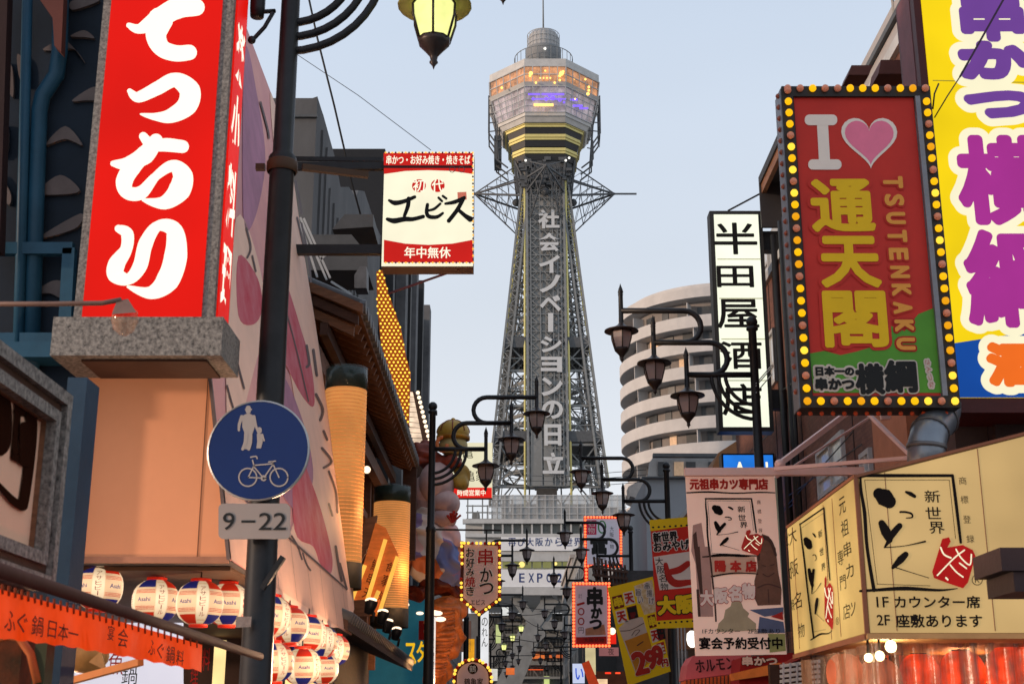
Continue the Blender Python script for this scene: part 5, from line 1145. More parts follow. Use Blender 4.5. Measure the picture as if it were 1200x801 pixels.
# ================================================================== RIGHT: walls
BRICK = mat('brown brick facing', (.13, .06, .045), .85, noise=.25, scale=30, bump=.02)
_n = BRICK.node_tree; _t = _n.nodes.new('ShaderNodeTexBrick'); _t.inputs['Scale'].default_value = 4.5; _t.inputs['Mortar Size'].default_value = .012
_t.inputs['Color1'].default_value = (.19, .085, .06, 1); _t.inputs['Color2'].default_value = (.13, .06, .045, 1); _t.inputs['Mortar'].default_value = (.07, .045, .04, 1)
_mp = _n.nodes.new('ShaderNodeMapping'); _mp.inputs['Rotation'].default_value = (R(90), 0, R(90)); _tc2 = _n.nodes.new('ShaderNodeTexCoord')
_sp = _n.nodes.new('ShaderNodeSeparateXYZ'); _cb = _n.nodes.new('ShaderNodeCombineXYZ'); _n.links.new(_tc2.outputs['Object'], _sp.inputs[0]); _n.links.new(_sp.outputs[1], _cb.inputs[0]); _n.links.new(_sp.outputs[2], _cb.inputs[1]); _n.links.new(_cb.outputs[0], _t.inputs['Vector']); _n.links.new(_t.outputs[0], _n.nodes['Principled BSDF'].inputs['Base Color'])
XB = 4.35
bb = thing('brick_building', 'brown brick building with slanting-looking windows behind the bulb-framed poster', 'building', (6, 18, 0))
zband = atX(896, 339, XB).z
yA, yB = 11.95, atX(862, 500, XB).y
MB().bb((XB, yA, 0), (9, yB, zband)).build('wall', BRICK, bb)
MB().bb((XB - .06, yA, zband), (9, yB + .05, zband + .14)).build('sill_band', LSTEEL, bb)
ytop0 = atX(945, 100, XB).y
XR_ = 4.05; zrf = atX(905, 182, XR_).z; ye_ = atX(891, 250, XR_).y
MB().bb((XB + .12, ytop0, zband + .14), (8.5, ye_ - .3, zrf - .02)).build('wall', BRICK, bb)
MB().bb((XB + .12, ye_ - .3, zband + .14), (8.5, yB - .5, zband + 1.0)).build('wall', mat('pale ribbed wall', (.4, .42, .44), .6, noise=.2, scale=3), bb)
MB().bb((XR_, ytop0 - .2, zrf), (8.8, ye_, zrf + .14)).build('roof_slab', mat('black roof edge', (.03, .028, .03), .6), bb)
MB().bb((XR_ + .03, ytop0 - .1, zrf - .16), (XR_ + .1, ye_ - .05, zrf - .001)).build('fascia', WOODL, bb)
MB().bb((XR_, ye_ - .06, zrf - .75), (XR_ + .5, ye_, zrf - .001)).build('end_board', _m['black roof edge'] if 'black roof edge' in _m else BLACKM, bb)
def win_on(px0, px1, ytop, ybot, par, frames=2, X=XB):
    y0, y1 = sorted((atX(px0, 500, X).y, atX(px1, 500, X).y)); xm = (px0 + px1) / 2; z1, z0 = atX(xm, ytop, X).z, atX(xm, ybot, X).z
    f = MB()
    for a, b in (((X - .05, y0, z0), (X + .02, y0 + .06, z1)), ((X - .05, y1 - .06, z0), (X + .02, y1, z1)), ((X - .05, y0 + .06, z0), (X + .02, y1 - .06, z0 + .06)), ((X - .05, y0 + .06, z1 - .06), (X + .02, y1 - .06, z1)), ((X - .04, (y0 + y1) / 2 - .03, z0 + .06), (X + .015, (y0 + y1) / 2 + .03, z1 - .06)), ((X - .035, y0 + .06, z0 + (z1 - z0) * .35), (X + .01, y1 - .06, z0 + (z1 - z0) * .35 + .05))): f.bb(a, b)
    fr = f.build('window', LSTEEL, par)
    for a, b in ((y0 + .06, (y0 + y1) / 2 - .03), ((y0 + y1) / 2 + .03, y1 - .06)):
        for c, d in ((z0 + .06, z0 + (z1 - z0) * .35), (z0 + (z1 - z0) * .35 + .05, z1 - .06)):
            MB().bb((X - .012, a, c), (X - .004, b, d)).build('pane', mat('milky window pane', (.5, .54, .56), .15, noise=.3, scale=1.5, bump=0, spec=.8), fr, WL[par.name])
win_on(900, 915, 385, 452, bb); win_on(957, 989, 518, 578, bb); win_on(876, 884, 590, 625, bb); win_on(1008, 1020, 530, 575, bb); win_on(899, 914, 262, 318, bb, X=XB + .12)
mb = None
for px in (921, 931, 934): y = atX(px, 400, XB).y; MB().tube([(XB - .1, y, 2), (XB - .1, y, 9.4)], .055 if px != 934 else .03, 8).build('downpipe', BLACKM, bb)
for px in (1000, 940, 910, 890): y = atX(px, 500, XB).y; MB().bb((XB - .008, y, 2), (XB - .001, y + .03, zband - .02)).build('wall_joint', mat('dark joint', (.03, .02, .018), .9), bb)
MB().bb((XB - .25, atX(1068, 500, XB - .2).y, 4.0), (XB - .01, atX(1027, 500, XB - .2).y, atX(1050, 455, XB - .2).z)).build('pier', mat('peach plaster', (176, 118, 88), .8, srgb=True, noise=.15), bb)
MB().bb((at(1172, 560, 11.8).x, 11.8, 2), (at(1230, 560, 11.8).x, 12.2, at(1180, 480, 11.8).z)).build('dark_wall', mat('dim brown wall', (50, 34, 30), .8, srgb=True), bb)
MB().bb((at(1120, 520, 12).x, 12, 2), (at(1170, 520, 12).x, 12.3, at(1140, 482, 12).z)).build('dark_wall', mat('grey brown wall', (80, 62, 56), .8, srgb=True), bb)
mm = MB()
for p, q in (((905, 465), (1000, 400)), ((925, 580), (1010, 520)), ((880, 640), (1000, 505)), ((860, 545), (905, 505)), ((905, 610), (930, 590))): mm.bar(atX(*p, XB - .12), atX(*q, XB - .12), .012)
mm.build('wire', BLACKM, bb)
# grey panelled upper building nearer by
gp = thing('panelled_building', 'pale grey panelled building rising behind the yellow sign at upper right', 'building', (7, 13, 0))
XG = 4.75; zg = 10.35; yg0, yg1 = 11.95, 17.8
MB().bb((XG + .05, yg0, 5), (9, yg1, zg - .02)).build('wall', DSTEEL, gp)
PAN = mat('pale grey cladding', (.36, .34, .33), .6, noise=.12, scale=1.2, stretch=(1, 1, .2))
z = zg - .3
while z > 8.2:
    MB().bb((XG, yg0, z - .52), (XG + .05, yg1, z)).build('panel', PAN, gp); z -= .55
MB().bb((XG - .05, yg0, zg - .28), (9, yg1 + .05, zg - .2)).build('trim', DSTEEL, gp); MB().bb((XG, yg0, zg - .2), (XG + .08, yg1, zg)).build('panel', PAN, gp)
MB().tube([Vector((XG, 14.9, zg - .2)), Vector((XG - .02, 14.9, zg + .55)), Vector((XG + .05, 14.75, zg + .62)), Vector((XG + .4, 14.7, zg + .62))], .02, 6).build('vent_pipe', LSTEEL, gp)
MB().tube([Vector((XG, 12.9, zg - .2)), Vector((XG, 12.9, zg + .5))], .02, 6).tube([Vector((XG, 12.6, zg - .2)), Vector((XG, 12.6, zg + .6))], .02, 6).build('vent_pipe', DSTEEL, gp)
MB().ppoly(front(14), [(984, 107), (988, 96), (1012, 96), (1008, 107)], 0, .4).build('roof_box', mat('maroon roof box', (60, 30, 28), .6, srgb=True), gp); MB().ppoly(front(13.2), [(1018, 107), (1021, 91), (1052, 91), (1052, 107)], 0, .4).build('roof_box', mat('maroon roof box', (60, 30, 28), .6, srgb=True), gp)
# duct
du = thing('duct', 'fat grey ribbed ventilation duct between the bulb sign and the beige box sign', 'duct', at(1090, 530, 11))
q = [at(1085, 560, 11), at(1086, 520, 11), at(1090, 505, 11.1), at(1102, 490, 11.3), at(1108, 470, 11.5), at(1110, 440, 11.6)]
MB().tube(q, .155, 18).build('pipe', mat('galvanised duct', (.2, .22, .25), .35, .6, noise=.2), du)
for c, d in ((q[0], q[1]), (q[1], q[2]), (q[2], q[3]), (q[3], q[4])): MB().tube([c + (d - c) * .85, c + (d - c) * .97], .165, 18).build('collar', mat('duct collar', (.13, .12, .12), .4, .5), du)
# ---- bulb framed poster
YP = 11.0
S7 = thing('bulb_framed_poster', 'dark red poster with a pink heart in a black frame of amber bulbs', 'sign', at(1030, 478, YP))
p7 = front(YP); BF = mat('black bulb frame', (.02, .016, .014), .5)
xl, xr = at(927.5, 290, YP).x, at(1108, 290, YP).x; zt, zb = at(1000, 101, YP).z, at(1030, 477, YP).z
fw = .1
m = MB()
for a, b in (((xl, YP, zb), (xl + fw, YP + .3, zt)), ((xr - fw, YP, zb), (xr, YP + .3, zt)), ((xl + fw, YP, zb), (xr - fw, YP + .3, zb + fw)), ((xl + fw, YP, zt - fw), (xr - fw, YP + .3, zt))): m.bb(a, b)
m.build('frame', BF, S7)
MB().bb((xl - .012, YP + .02, zb), (xl - .001, YP + .25, zt - .02)).build('side_strip', mat('grey side strip', (.2, .2, .22), .4, .4), S7)
MB().bb((xr - fw - .03, YP - .01, zb + fw), (xr - fw - .002, YP + .1, zt - fw)).build('side_strip', mat('grey side strip', 0), S7) if 0 else MB().bb((xr - fw - .045, YP - .01, zb + fw), (xr - fw - .002, YP + .1, zt - fw)).build('side_strip', _m['grey side strip'], S7)
PRED = mat('poster dark red', (196, 44, 32), .6, srgb=True, noise=.12, scale=1.5, bump=.004); PGRN = mat('poster green', (84, 146, 44), .6, srgb=True, noise=.1, bump=0); PYEL = mat('poster mustard', (232, 184, 10), .6, srgb=True, noise=.06, bump=0)
MB().bb((xl + fw + .01, YP + .03, zb + fw), (xr - fw - .05, YP + .06, zt - fw)).build('poster', PRED, S7)
q7 = Pl((0, YP + .028, 0), (0, -1, 0))
zz = lambda y: at(1020, y, YP).z
g0 = [(949, 414), (966, 411), (985, 416), (1003, 412), (1030, 404), (1042, 381), (1060, 388), (1076, 368), (1096, 360), (1109, 460), (953, 460)]
MB().ppoly(q7, g0, .0, .002).build('print', PGRN, S7)
OUT = mat('poster grey outline', (235, 218, 205), .6, srgb=True, noise=.05, bump=0)
m = MB(); m.ppoly(q7, rounded(943, 134.5, 981, 147, 5.5), .001, .004).ppoly(q7, [(957, 140), (970, 140), (973, 195), (960, 195)], .001, .003).ppoly(q7, rounded(947, 187, 986, 199, 5.5), .001, .005); m.build('lettering', OUT, S7)
def heart(cx, cy, s, lean=0): return [(cx + s * 16 * math.sin(t) ** 3 - lean * 0, cy - s * (13 * math.cos(t) - 5 * math.cos(2 * t) - 2 * math.cos(3 * t) - math.cos(4 * t))) for t in [2 * PI * k / 40 for k in range(40)]]
def heart2(s): return [(x + (y - 165) * .05, y) for x, y in [(1019 + (a - 0) * s, 163 + b * s) for a, b in heart(0, 0, 2.05)]]
MB().ppoly(q7, heart2(1.0), .001, .003).build('heart', OUT, S7); MB().ppoly(q7, heart2(.87), .003, .005).build('heart', mat('poster pink', (235, 120, 150), .6, srgb=True, noise=.08, bump=0), S7)
def wr(par, pl, s, cx, cy, w_, h_, m, ol=None, orad=0, d=.006, bold=0, rot=0, name='lettering', shear=0):
    """letters with an even outline made by stamping the shape round a ring"""
    dist = (pl.P(cx, cy) - EYE).length; base = write(MB(), pl, s, cx, cy, w_, h_, d=d, rot=rot, shear=shear)
    def stamp(rad, lift):
        g = MB(); k = rad / F * dist; st_ = max(.055 * min(h_, w_ / max(len(s), 1)), .25); nr_ = max(1, math.ceil(rad / (st_ * 1.6))) if rad > .6 else 1
        rings = [(k * (q + 1) / nr_, max(8, int(2 * PI * rad * (q + 1) / nr_ / (min(st_, 1.1) if q == nr_ - 1 else st_)))) for q in range(nr_)][::-1]
        j = 0
        for kk, nn in rings:
            for i in range(nn):
                o = pl.u * (kk * math.cos(2 * PI * i / nn)) + pl.v * (kk * math.sin(2 * PI * i / nn)) + pl.n * (lift + .000012 * j); j += 1
                g.add([v + o for v in base.v], base.f)
        g.add([v + pl.n * (lift + .000012 * j) for v in base.v], base.f); return g
    if ol is not None: stamp(orad, 0).build(name, ol, par)
    g = stamp(bold, .0055) if bold else MB().add([v + pl.n * .0045 for v in base.v], base.f)
    return g.build(name, m, par)
for ch, cx, cy, w_, h_ in (('通', 987, 241, 70, 58), ('天', 996, 307, 66, 56), ('閣', 1002, 374, 70, 62)): wr(S7, q7, ch, cx, cy, w_, h_, PYEL, PRED, 6.0, bold=2.4)
for i, ch in enumerate('TSUTENKAKU'):
    t = i / 9; wr(S7, q7, ch, 1046 + 15 * t, 214 + 189 * t, 12.5, 19, mat('poster tan', (226, 150, 60), .6, srgb=True, noise=.05, bump=0), PRED if i < 8 else RED, 3.2, bold=1.3, rot=-90) if ch != 'I' else None
for s_, cx, cy, w_, h_, b in (('日本一の', 978, 435, 44, 10, .8), ('串かつ', 978, 450, 44, 13, 1.0), ('横', 1019, 444, 31, 33, 1.8), ('綱', 1055, 441, 35, 35, 1.8)): wr(S7, q7, s_, cx, cy, w_, h_, BLK, mat('pale outline', (205, 190, 175), .6, srgb=True, bump=0), 3.4, bold=b)
wr(S7, q7, 'さんつな', 1089, 438, 34, 5, mat('rose print', (180, 90, 90), .6, srgb=True), mat('pale outline', 0) if 0 else _m['pale outline'], 2, rot=-85)
cc = [(919, 113), (945, 469), (1119, 466), (1083.5, 110)]
def inpl(i): return None
AMB = glow('poster amber bulb', (255, 188, 14), 1.0, 0); AMB = [AMB, AMB, glow('dimmer amber bulb', (250, 170, 20), .82, 0), glow('hot amber bulb', (255, 205, 60), 1.3, 0), AMB]; OFFB = mat('poster unlit bulb', (205, 128, 100), .3, srgb=True, bump=0, emit=.12)
zc1, zc0 = zt - fw / 2, zb + fw / 2; xc0, xc1 = xl + fw / 2, xr - fw / 2; L = []
def seg(a, b, n): return [Vector(a) + (Vector(b) - Vector(a)) * (i / n) for i in range(n)]
L = seg((xc0, YP - .02, zc1), (xc0, YP - .02, zc0), 26) + seg((xc0, YP - .02, zc0), (xc1, YP - .02, zc0), 11) + seg((xc1, YP - .02, zc0), (xc1, YP - .02, zc1), 26)
bulbs(S7, L, .034, 0, (1, 1, 1, 0), on=AMB, off=OFFB, seed=3)
bulbs(S7, seg((xc1, YP - .02, zc1 + .02), (xc0, YP - .02, zc1 + .02), 11) + [Vector((xc0, YP - .02, zc1 + .02))], .034, 0, (0, 1, 1, 0, 1, 1, 1, 0, 0, 1, 0), on=AMB, off=OFFB)
bulbs(S7, [Vector((xl - .014, YP + .1, v.z)) for v in L[:26]], .025, 0, (0,), off=mat('small dim side bulb', (150, 80, 60), .4, srgb=True))
bulbs(S7, seg((xl, YP + .1, zb - .03), (xr, YP + .1, zb - .03), 14), .02, 0, (1,), on=mat('small red side bulb', (150, 50, 20), .4, srgb=True, emit=.2))
# ---- big yellow sign
YY = 11.34
S8 = thing('vertical_sign', 'huge lit yellow sign with purple and magenta letters over a blue foot, far right', 'sign', at(1180, 480, YY))
xa = at(1101, 230, YY).x; zbq = at(1160, 466, YY).z; ztq = 8.5; xb2 = xa + 1.6
MB().bb((xa - .07, YY, zbq - .13), (xb2 + .07, YY + .55, ztq)).build('case', mat('dark red casing', (84, 22, 24), .5, srgb=True, noise=.15), S8)
MB().bb((xa - .075, YY + .12, zbq), (xa - .0701, YY + .5, ztq)).build('side_panel', mat('dull mauve side', (112, 66, 70), .6, srgb=True), S8)
YF_ = glow('lit yellow film', (250, 214, 12), .88, .08, 1.0); BF_ = glow('lit blue film', (18, 74, 160), .85, .06, 2); PURP = glow('lit purple letter', (112, 66, 150), .85, .03); MAG = glow('lit magenta letter', (168, 48, 144), .85, .04); CRM = glow('lit cream outline', (250, 242, 205), .9, .02); ORL = glow('lit orange letter', (238, 108, 30), .9, .03)
MB().bb((xa, YY - .012, zbq), (xb2, YY - .001, ztq)).build('face', YF_, S8)
p8 = Pl((0, YY - .013, 0), (0, -1, 0))
_a = (xa, p8.hit(1124, 402)[1]); _b = (xb2, p8.hit(1270, 370)[1])
MB().plate(p8, [(xa - .001, _a[1]), (xb2, _b[1]), (xb2, zbq - .0), (xa - .001, zbq - .0)], .0005, .002).build('foot_film', BF_, S8)
MB().ppoly(p8, [(1093, 94), (1240, 97), (1240, 98.2), (1093, 95)], .0005, .0015).build('joint', mat('film joint', (200, 180, 60), .5, srgb=True), S8)
for ch, cx, cy, w_, h_, m_, b in (('串', 1161, 12, 66, 66, PURP, 4.6), ('か', 1166, 71, 76, 36, PURP, 5.2), ('つ', 1172, 123, 76, 24, PURP, 4.6), ('横', 1176, 211, 100, 96, MAG, 5), ('綱', 1185, 326, 100, 106, MAG, 4.6), ('酒', 1189, 427, 58, 44, ORL, 4.2)):
    wr(S8, p8, ch, cx, cy, w_, h_, m_, CRM, b + 9, bold=b, d=.003)
MB().bar(at(1187, -20, YY - .3), at(1125, 90, YY - .3), .018).build('cable', mat('dark violet cable', (50, 30, 60), .6, srgb=True), S8)
MB().tube([at(1125, 90, YY - .3), at(1110, 113, YY - .3), at(1095, 138, YY - .2)], .006, 5).build('cable', BLACKM, S8); MB().tube([at(1100, 98, YY - .1), at(1095, 110, YY - .1), at(1093, 128, YY - .05)], .008, 5).build('cable', BLACKM, S8)
# ---- white lit vertical sign
S9, p9 = rect_sign('vertical_sign', 'narrow white lit sign with five black kanji in a black frame', 'sign', 20.6, 837, 247, 900, 505, .28, glow('greenish white film', (248, 252, 228), .97, .05, 1.2), mat('black sign case', (.02, .02, .02), .5), fr=5)
for ch, cx, cy, w_, h_ in (('半', 861.5, 279.5, 50, 36), ('田', 861.5, 324, 42, 24), ('屋', 864.5, 367.5, 48, 33), ('酒', 868.5, 416, 48, 31), ('店', 869.5, 468, 46, 36)): wr(S9, p9, ch, cx, cy, w_, h_, BKL, None, 0, bold=.7, d=.0)
for y in (303, 349, 396.5, 445): MB().ppoly(p9, [(838 + (y - 250) * .05, y), (889 + (y - 250) * .05, y), (889 + (y - 250) * .05, y + 1.2), (838 + (y - 250) * .05, y + 1.2)], .0005, .001).build('film_joint', mat('film seam', (170, 175, 140), .5, srgb=True, emit=.4), S9)
for y in (283, 468): MB().bb((at(892, y, 20.7).x, 20.65, at(895, y + 11, 20.7).z), (XB + .1, 20.85, at(895, y - 11, 20.7).z)).build('mount', BLACKM, S9)
MB().bar(at(853, 247, 20.7), at(917, 213, 20.7), .025).build('stay', BLACKM, S9)
for y in (449, 452, 460): MB().bar(at(886, y, 18.5), at(905, y - 22, 20.3), .012).build('stay', LSTEEL, S9)
# ---- blue lit beer sign
S10, p10 = rect_sign('shop_sign', 'blue lit sign partly hidden behind the lamp post and the hanging banner', 'sign', 21.8, 847, 531, 909, 600, .3, glow('blue lit film', (38, 124, 226), .9, .12, 2), BLACKM, fr=2)
letter(p10, S10, WHITEF, 'Asahi', 886, 553, 54, 24, d=.004, bold=.02)
# ---- round flats
RX, RY, RR_ = 33.4, 206.0, 16.3
fl_ = thing('round_apartment_tower', 'round cream apartment tower with stacked curved balconies, between tower and right signs', 'building', (RX, RY, 0))
CREAM = mat('cream balcony wall', (.5, .485, .475), .75, noise=.12, scale=.4); SOF = mat('grey soffit', (.2, .185, .175), .8, noise=.1, scale=.4); DGL = mat('dim flat window', (.07, .075, .08), .3, noise=.4, scale=.5)
ztop = at(835, 334, RY - RR_).z
m = MB().lathe([(RR_ - 2.2, 0), (RR_ - 2.2, ztop - .5)], 64, (RX, RY, 0), False); m.build('wall', mat('recessed flat wall', (.22, .2, .19), .8, noise=.25, scale=.3), fl_)
nf = 0; z = ztop; fh = 3.85
while z > 6:
    MB().lathe([(RR_ - 2.2, z - 2.3), (RR_ - .1, z - 2.3), (RR_, z - 2.25), (RR_, z - .45), (RR_ - .12, z - .4), (RR_ - .12, z - 2.1), (RR_ - 2.2, z - 2.1)] if nf else [(RR_ - 2.2, z - 1.5), (RR_, z - 1.5), (RR_, z), (0, z + .02)], 72, (RX, RY, 0), False).build('balcony', CREAM if 1 else SOF, fl_)
    if nf == 0: MB().lathe([(RR_ - 1.5, z + .02), (RR_ - 1.5, z + 1.0), (0, z + 1.0)], 64, (RX, RY, 0), False).build('roof_parapet', CREAM, fl_)
    z -= fh; nf += 1
for i in range(nf - 3):
    zz = ztop - i * fh - 3.4
    for k in range(9):
        a = R(186 + k * 13 + (i % 2) * 3); r = RR_ - 2.15
        c = Vector((RX + r * math.cos(a), RY + r * math.sin(a), zz + .15)); MB().box(c, (.14, 1.9 if k % 3 else 1.2, 1.7), Matrix.Rotation(a, 3, 'Z')).build('window', DGL if (i * 5 + k) % 7 else mat('warm curtained window', (.6, .4, .25), .6, emit=.35, noise=.2), fl_)
        if k % 3 == 1: MB().box(Vector((RX + (RR_ - 1.2) * math.cos(a + .09), RY + (RR_ - 1.2) * math.sin(a + .09), zz + .2)), (1.8, .12, 2.2), Matrix.Rotation(a + .09, 3, 'Z')).build('divider', CREAM, fl_)
# ---- mid grey buildings on the right
GRYW = mat('grey rendered wall', (.3, .31, .33), .8, noise=.12, scale=.5)
m1 = thing('building', 'plain grey building with cream lower roof beside the second right lamp post', 'building', (8, 48, 0))
MB().bb((at(757, 600, 46).x, 46, 0), (at(900, 600, 46).x, 66, at(780, 561, 46).z)).build('wall', GRYW, m1)
MB().bb((at(757, 600, 45.8).x - .1, 45.8, at(780, 561, 46).z), (at(900, 600, 46).x, 46.3, at(780, 559, 46).z)).build('parapet', DSTEEL, m1)
MB().ppoly(front(45.9), [(762, 540), (768, 532), (862, 533), (862, 560), (760, 560)], -.5, 0).build('upper_wall', mat('pale upper wall', (.42, .4, .38), .7), m1)
for x in (771, 790, 804, 830): MB().ppoly(front(45.88), [(x, 541), (x + 11, 541), (x + 11, 557), (x, 557)], 0, .03).build('window', mat('warm curtained window', 0) if 0 else (_m['warm curtained window'] if x in (790,) else DGL), m1)
MB().bar(at(765, 533.5, 45.5), at(870, 534, 45.5), .25, .12).build('canopy_edge', DSTEEL, m1)
m2 = thing('building', 'grey narrow building with pipes right of the red-bulbed white sign', 'building', (6.5, 60, 0))
MB().bb((at(736, 620, 62).x, 62, 0), (at(765, 620, 62).x, 80, at(745, 597, 62).z)).build('wall', mat('grey tiled wall', (.23, .22, .21), .8, noise=.2, scale=2), m2)
for y in (610, 625, 643, 660, 678): MB().bar(at(736, y, 61.9), at(765, y, 61.9), .05).build('pipe', DSTEEL, m2)
for x in (739, 748, 756): MB().bar(at(x, 600, 61.85), at(x, 690, 61.85), .08).build('pipe', DSTEEL, m2)
MB().ppoly(front(61.8), [(755, 652), (763, 651), (763, 663), (755, 663)], 0, .1).build('window', LSTEEL, m2)
mp_ = MB().ppoly(front(52), [(734, 575), (757, 562), (757, 592), (736, 586)], 0, 1); mp_.build('annex', mat('cream annex', (.45, .4, .36), .7), m2)
wg = thing('building', 'brown gabled building end just left of the hanging banner top', 'building', at(800, 800, 30))
MB().ppoly(front(30), [(797, 608), (822, 578), (842, 530), (870, 512), (900, 512), (900, 760), (797, 760)], -3, 0).build('wall', mat('tan gable wall', (150, 105, 70), .8, srgb=True, noise=.15), wg)
MB().bar(at(797, 607, 29.9), at(822, 577, 29.9), .08).build('gutter', LSTEEL, wg)
rb = thing('building', 'low dark shop row behind the yellow banners on the right', 'building', (5.5, 40, 0)); MB().bb((at(722, 740, 38).x, 38, 0), (8, 60, at(760, 668, 38).z)).build('wall', mat('dark shop wall', (.05, .045, .045), .8, noise=.4), rb)
m = MB()
for k in range(9): m.bar(at(696 + k * 4.5, 652 + k * 1.2, 37.5), at(700 + k * 4.3, 690, 37.5), .06)
for y in (668, 676, 684): m.bar(at(694, y - 3, 37.4), at(736, y + 2, 37.4), .06)
lr = thing('lattice_rack', 'dark slatted rack between the white bulbed sign and the yellow beer banner', 'rack', at(715, 690, 37.5)); m.build('slats', WOOD, lr)
# ---- far right row
row_building('grey far building on the right of the tower base', 4.6, 11, 84, 120, 13.5, CONC, side=-1)
row_building('pale far building at the right edge of the tower base', 5.4, 14, 122, 146, 17, FB, side=-1)
# ================================================================== いっとく logo drawn into any quad
def logo(par, pl, q, sc, ink, stamp, d=.003, text=True, wmul=1.0):
    TL, TR, BR, BL = [Vector(p) for p in q]
    def M(x, y):
        v = (y - 557) / 131; u = (x - (1008 + (y - 557) * .122)) / 112
        p = lerp(lerp(TL, TR, u), lerp(BL, BR, u), v); return (p.x, p.y)
    def st(m, pts, w_, dd=0): m.stroke(pl, [M(*p) for p in pts], [a * sc * wmul for a in w_] if isinstance(w_, (list, tuple)) else w_ * sc * wmul, d + dd)
    m = MB()
    st(m, [(1008, 690), (1024, 689), (1060, 687), (1100, 689), (1122, 687)], [3, 3.5, 5, 3, .8]); st(m, [(1008, 556), (1009, 575), (1013, 600), (1016, 640), (1024, 689)], [2.5, 3.6, 4.5, 4, 4.5], .0004)
    st(m, [(1007, 557), (1040, 557), (1080, 557), (1117, 557)], [3.2, 4.2, 3.8, 3.6], .0008); st(m, [(1117, 557), (1121, 590), (1126, 634)], [3.4, 4, 3.2], .0012)
    for a, b in (((1013, 562), (1113, 562)), ((1013, 562), (1028, 683)), ((1113, 562), (1120, 630)), ((1028, 682), (1090, 684))): st(m, [a, b], .7, .0016)
    st(m, [(1030, 578), (1036, 582), (1042, 587)], [14, 21, 16], .002); st(m, [(1062, 576), (1067, 578), (1072, 581)], [3, 5, 4], .0024)
    st(m, [(1055, 599), (1061, 599), (1068, 601), (1069, 605), (1062, 606)], [2.5, 2.5, 2.5, 2, 1.2], .0028)
    st(m, [(1033, 612), (1038, 622), (1042, 631)], [8, 12, 8], .0032); st(m, [(1054, 615), (1047, 623), (1041, 633), (1036, 640)], [7, 8, 5, 1.5], .0036); st(m, [(1036, 640), (1060, 638), (1084, 633)], [1.4, 1, 2.4], .004)
    st(m, [(1061, 648), (1055, 654), (1046, 663)], [7, 9, 4], .0044); st(m, [(1046, 662), (1065, 668), (1088, 675)], [1.6, .9, .9], .0048)
    m.build('brushwork', ink, par)
    g = MB().ppoly(pl, [M(*p) for p in ((1104, 630), (1112, 628), (1114, 633), (1110, 640), (1128, 637), (1140, 643), (1143, 650), (1134, 680), (1128, 687), (1110, 681), (1094, 675), (1092, 668), (1099, 646))], d + .005, d + .0055); g.build('stamp', stamp, par)
    g = MB()
    for k, (pts, w_) in enumerate((([(1098, 672), (1118, 652), (1130, 643)], 1.6), ([(1102, 640), (1106, 648), (1114, 652)], 1.8), ([(1120, 642), (1126, 652), (1136, 660), (1138, 648)], 1.6), ([(1113, 660), (1120, 668), (1128, 674)], 1.6), ([(1108, 675), (1110, 677)], 2), ([(1124, 658), (1132, 664)], 1.6))): g.stroke(pl, [M(*p) for p in pts], w_ * sc, d + .006 + k * .0004)
    g.build('stamp_mark', CRM, par)
    if text:
        for ch, x, y in (('新', 1093, 581), ('世', 1094, 600), ('界', 1098, 617)):
            X, Y_ = M(x, y); letter(pl, par, ink, ch, X, Y_, 18 * sc * abs(TR.x - TL.x) / (112 * sc), 14 * sc, d=d, bold=.03)
    return M
# ---- beige box sign at lower right
S11 = thing('box_sign', 'large dim-lit beige two-sided box sign with brush lettering and red stamps, lower right', 'sign', at(1010, 750, 8.0))
XC = at(1016, 743, 8.0).x; BX = glow('beige lit sheet', (222, 186, 124), .56, .2, 1.2, base=.3); BX2 = glow('yellow beige lit sheet', (220, 186, 112), .6, .25, 1.5, base=.3)
pq1 = front(8.0); zlow = at(1016, 743, 8.0).z; ztl = at(1001, 558, 8.0).z
x2 = at(1290, 740, 8.0).x; slope = (at(1200, 508, 8.0).z - ztl) / (at(1200, 508, 8.0).x - XC)
yf = 8.0 + (XC * F / 330 - XC * F / 415) / .97
MB().prism([Vector((XC, 8.004, zlow)), Vector((x2, 8.004, zlow)), Vector((x2, 8.004, ztl + slope * (x2 - XC))), Vector((XC, 8.004, ztl))], (0, yf - 8.0, 0)).build('case', mat('beige sheet metal', (150, 120, 80), .6, srgb=True), S11)
MB().prism([Vector((XC + .02, 7.995, zlow + .01)), Vector((x2, 7.995, zlow + .01)), Vector((x2, 7.995, ztl + slope * (x2 - XC) - .015)), Vector((XC + .02, 7.995, ztl - .015))], (0, .008, 0)).build('front_face', BX, S11)
MB().bb((XC - .006, 8.02, zlow + .01), (XC - .001, yf - .02, ztl - .01)).build('side_face', BX2, S11)
BRT = mat('brown edge trim', (120, 74, 52), .6, srgb=True)
MB().bar(Vector((XC, 8.0, zlow)), Vector((XC, 8.0, ztl)), .022).build('edge_trim', BRT, S11); MB().bar(Vector((XC, 7.995, ztl)), Vector((x2, 7.995, ztl + slope * (x2 - XC))), .018).build('edge_trim', BRT, S11)
MB().bar(Vector((XC, 8, ztl + .004)), Vector((XC, yf, ztl + .004)), .02).build('edge_trim', BRT, S11); MB().bar(Vector((XC - .005, 7.99, zlow - .01)), Vector((x2, 7.99, zlow - .01)), .03).build('edge_trim', mat('light edge trim', (170, 130, 85), .6, srgb=True), S11); MB().bar(Vector((XC, 8, zlow - .012)), Vector((XC, yf, zlow - .012)), .03).build('edge_trim', BRT, S11)
for x, t in ((1037, .004), (1152, .006)):
    b = pq1.P(x + 14, 740); MB().bar(Vector((b.x, 7.993, zlow + .02)), Vector((b.x, 7.993, ztl + slope * (b.x - XC) - .02)), t, .004).build('seam', BRT, S11)
INK = mat('sign black ink', (.012, .01, .01), .8, noise=0, bump=0, spec=0); STP = glow('sign red stamp', (190, 26, 24), .62, .1, 6)
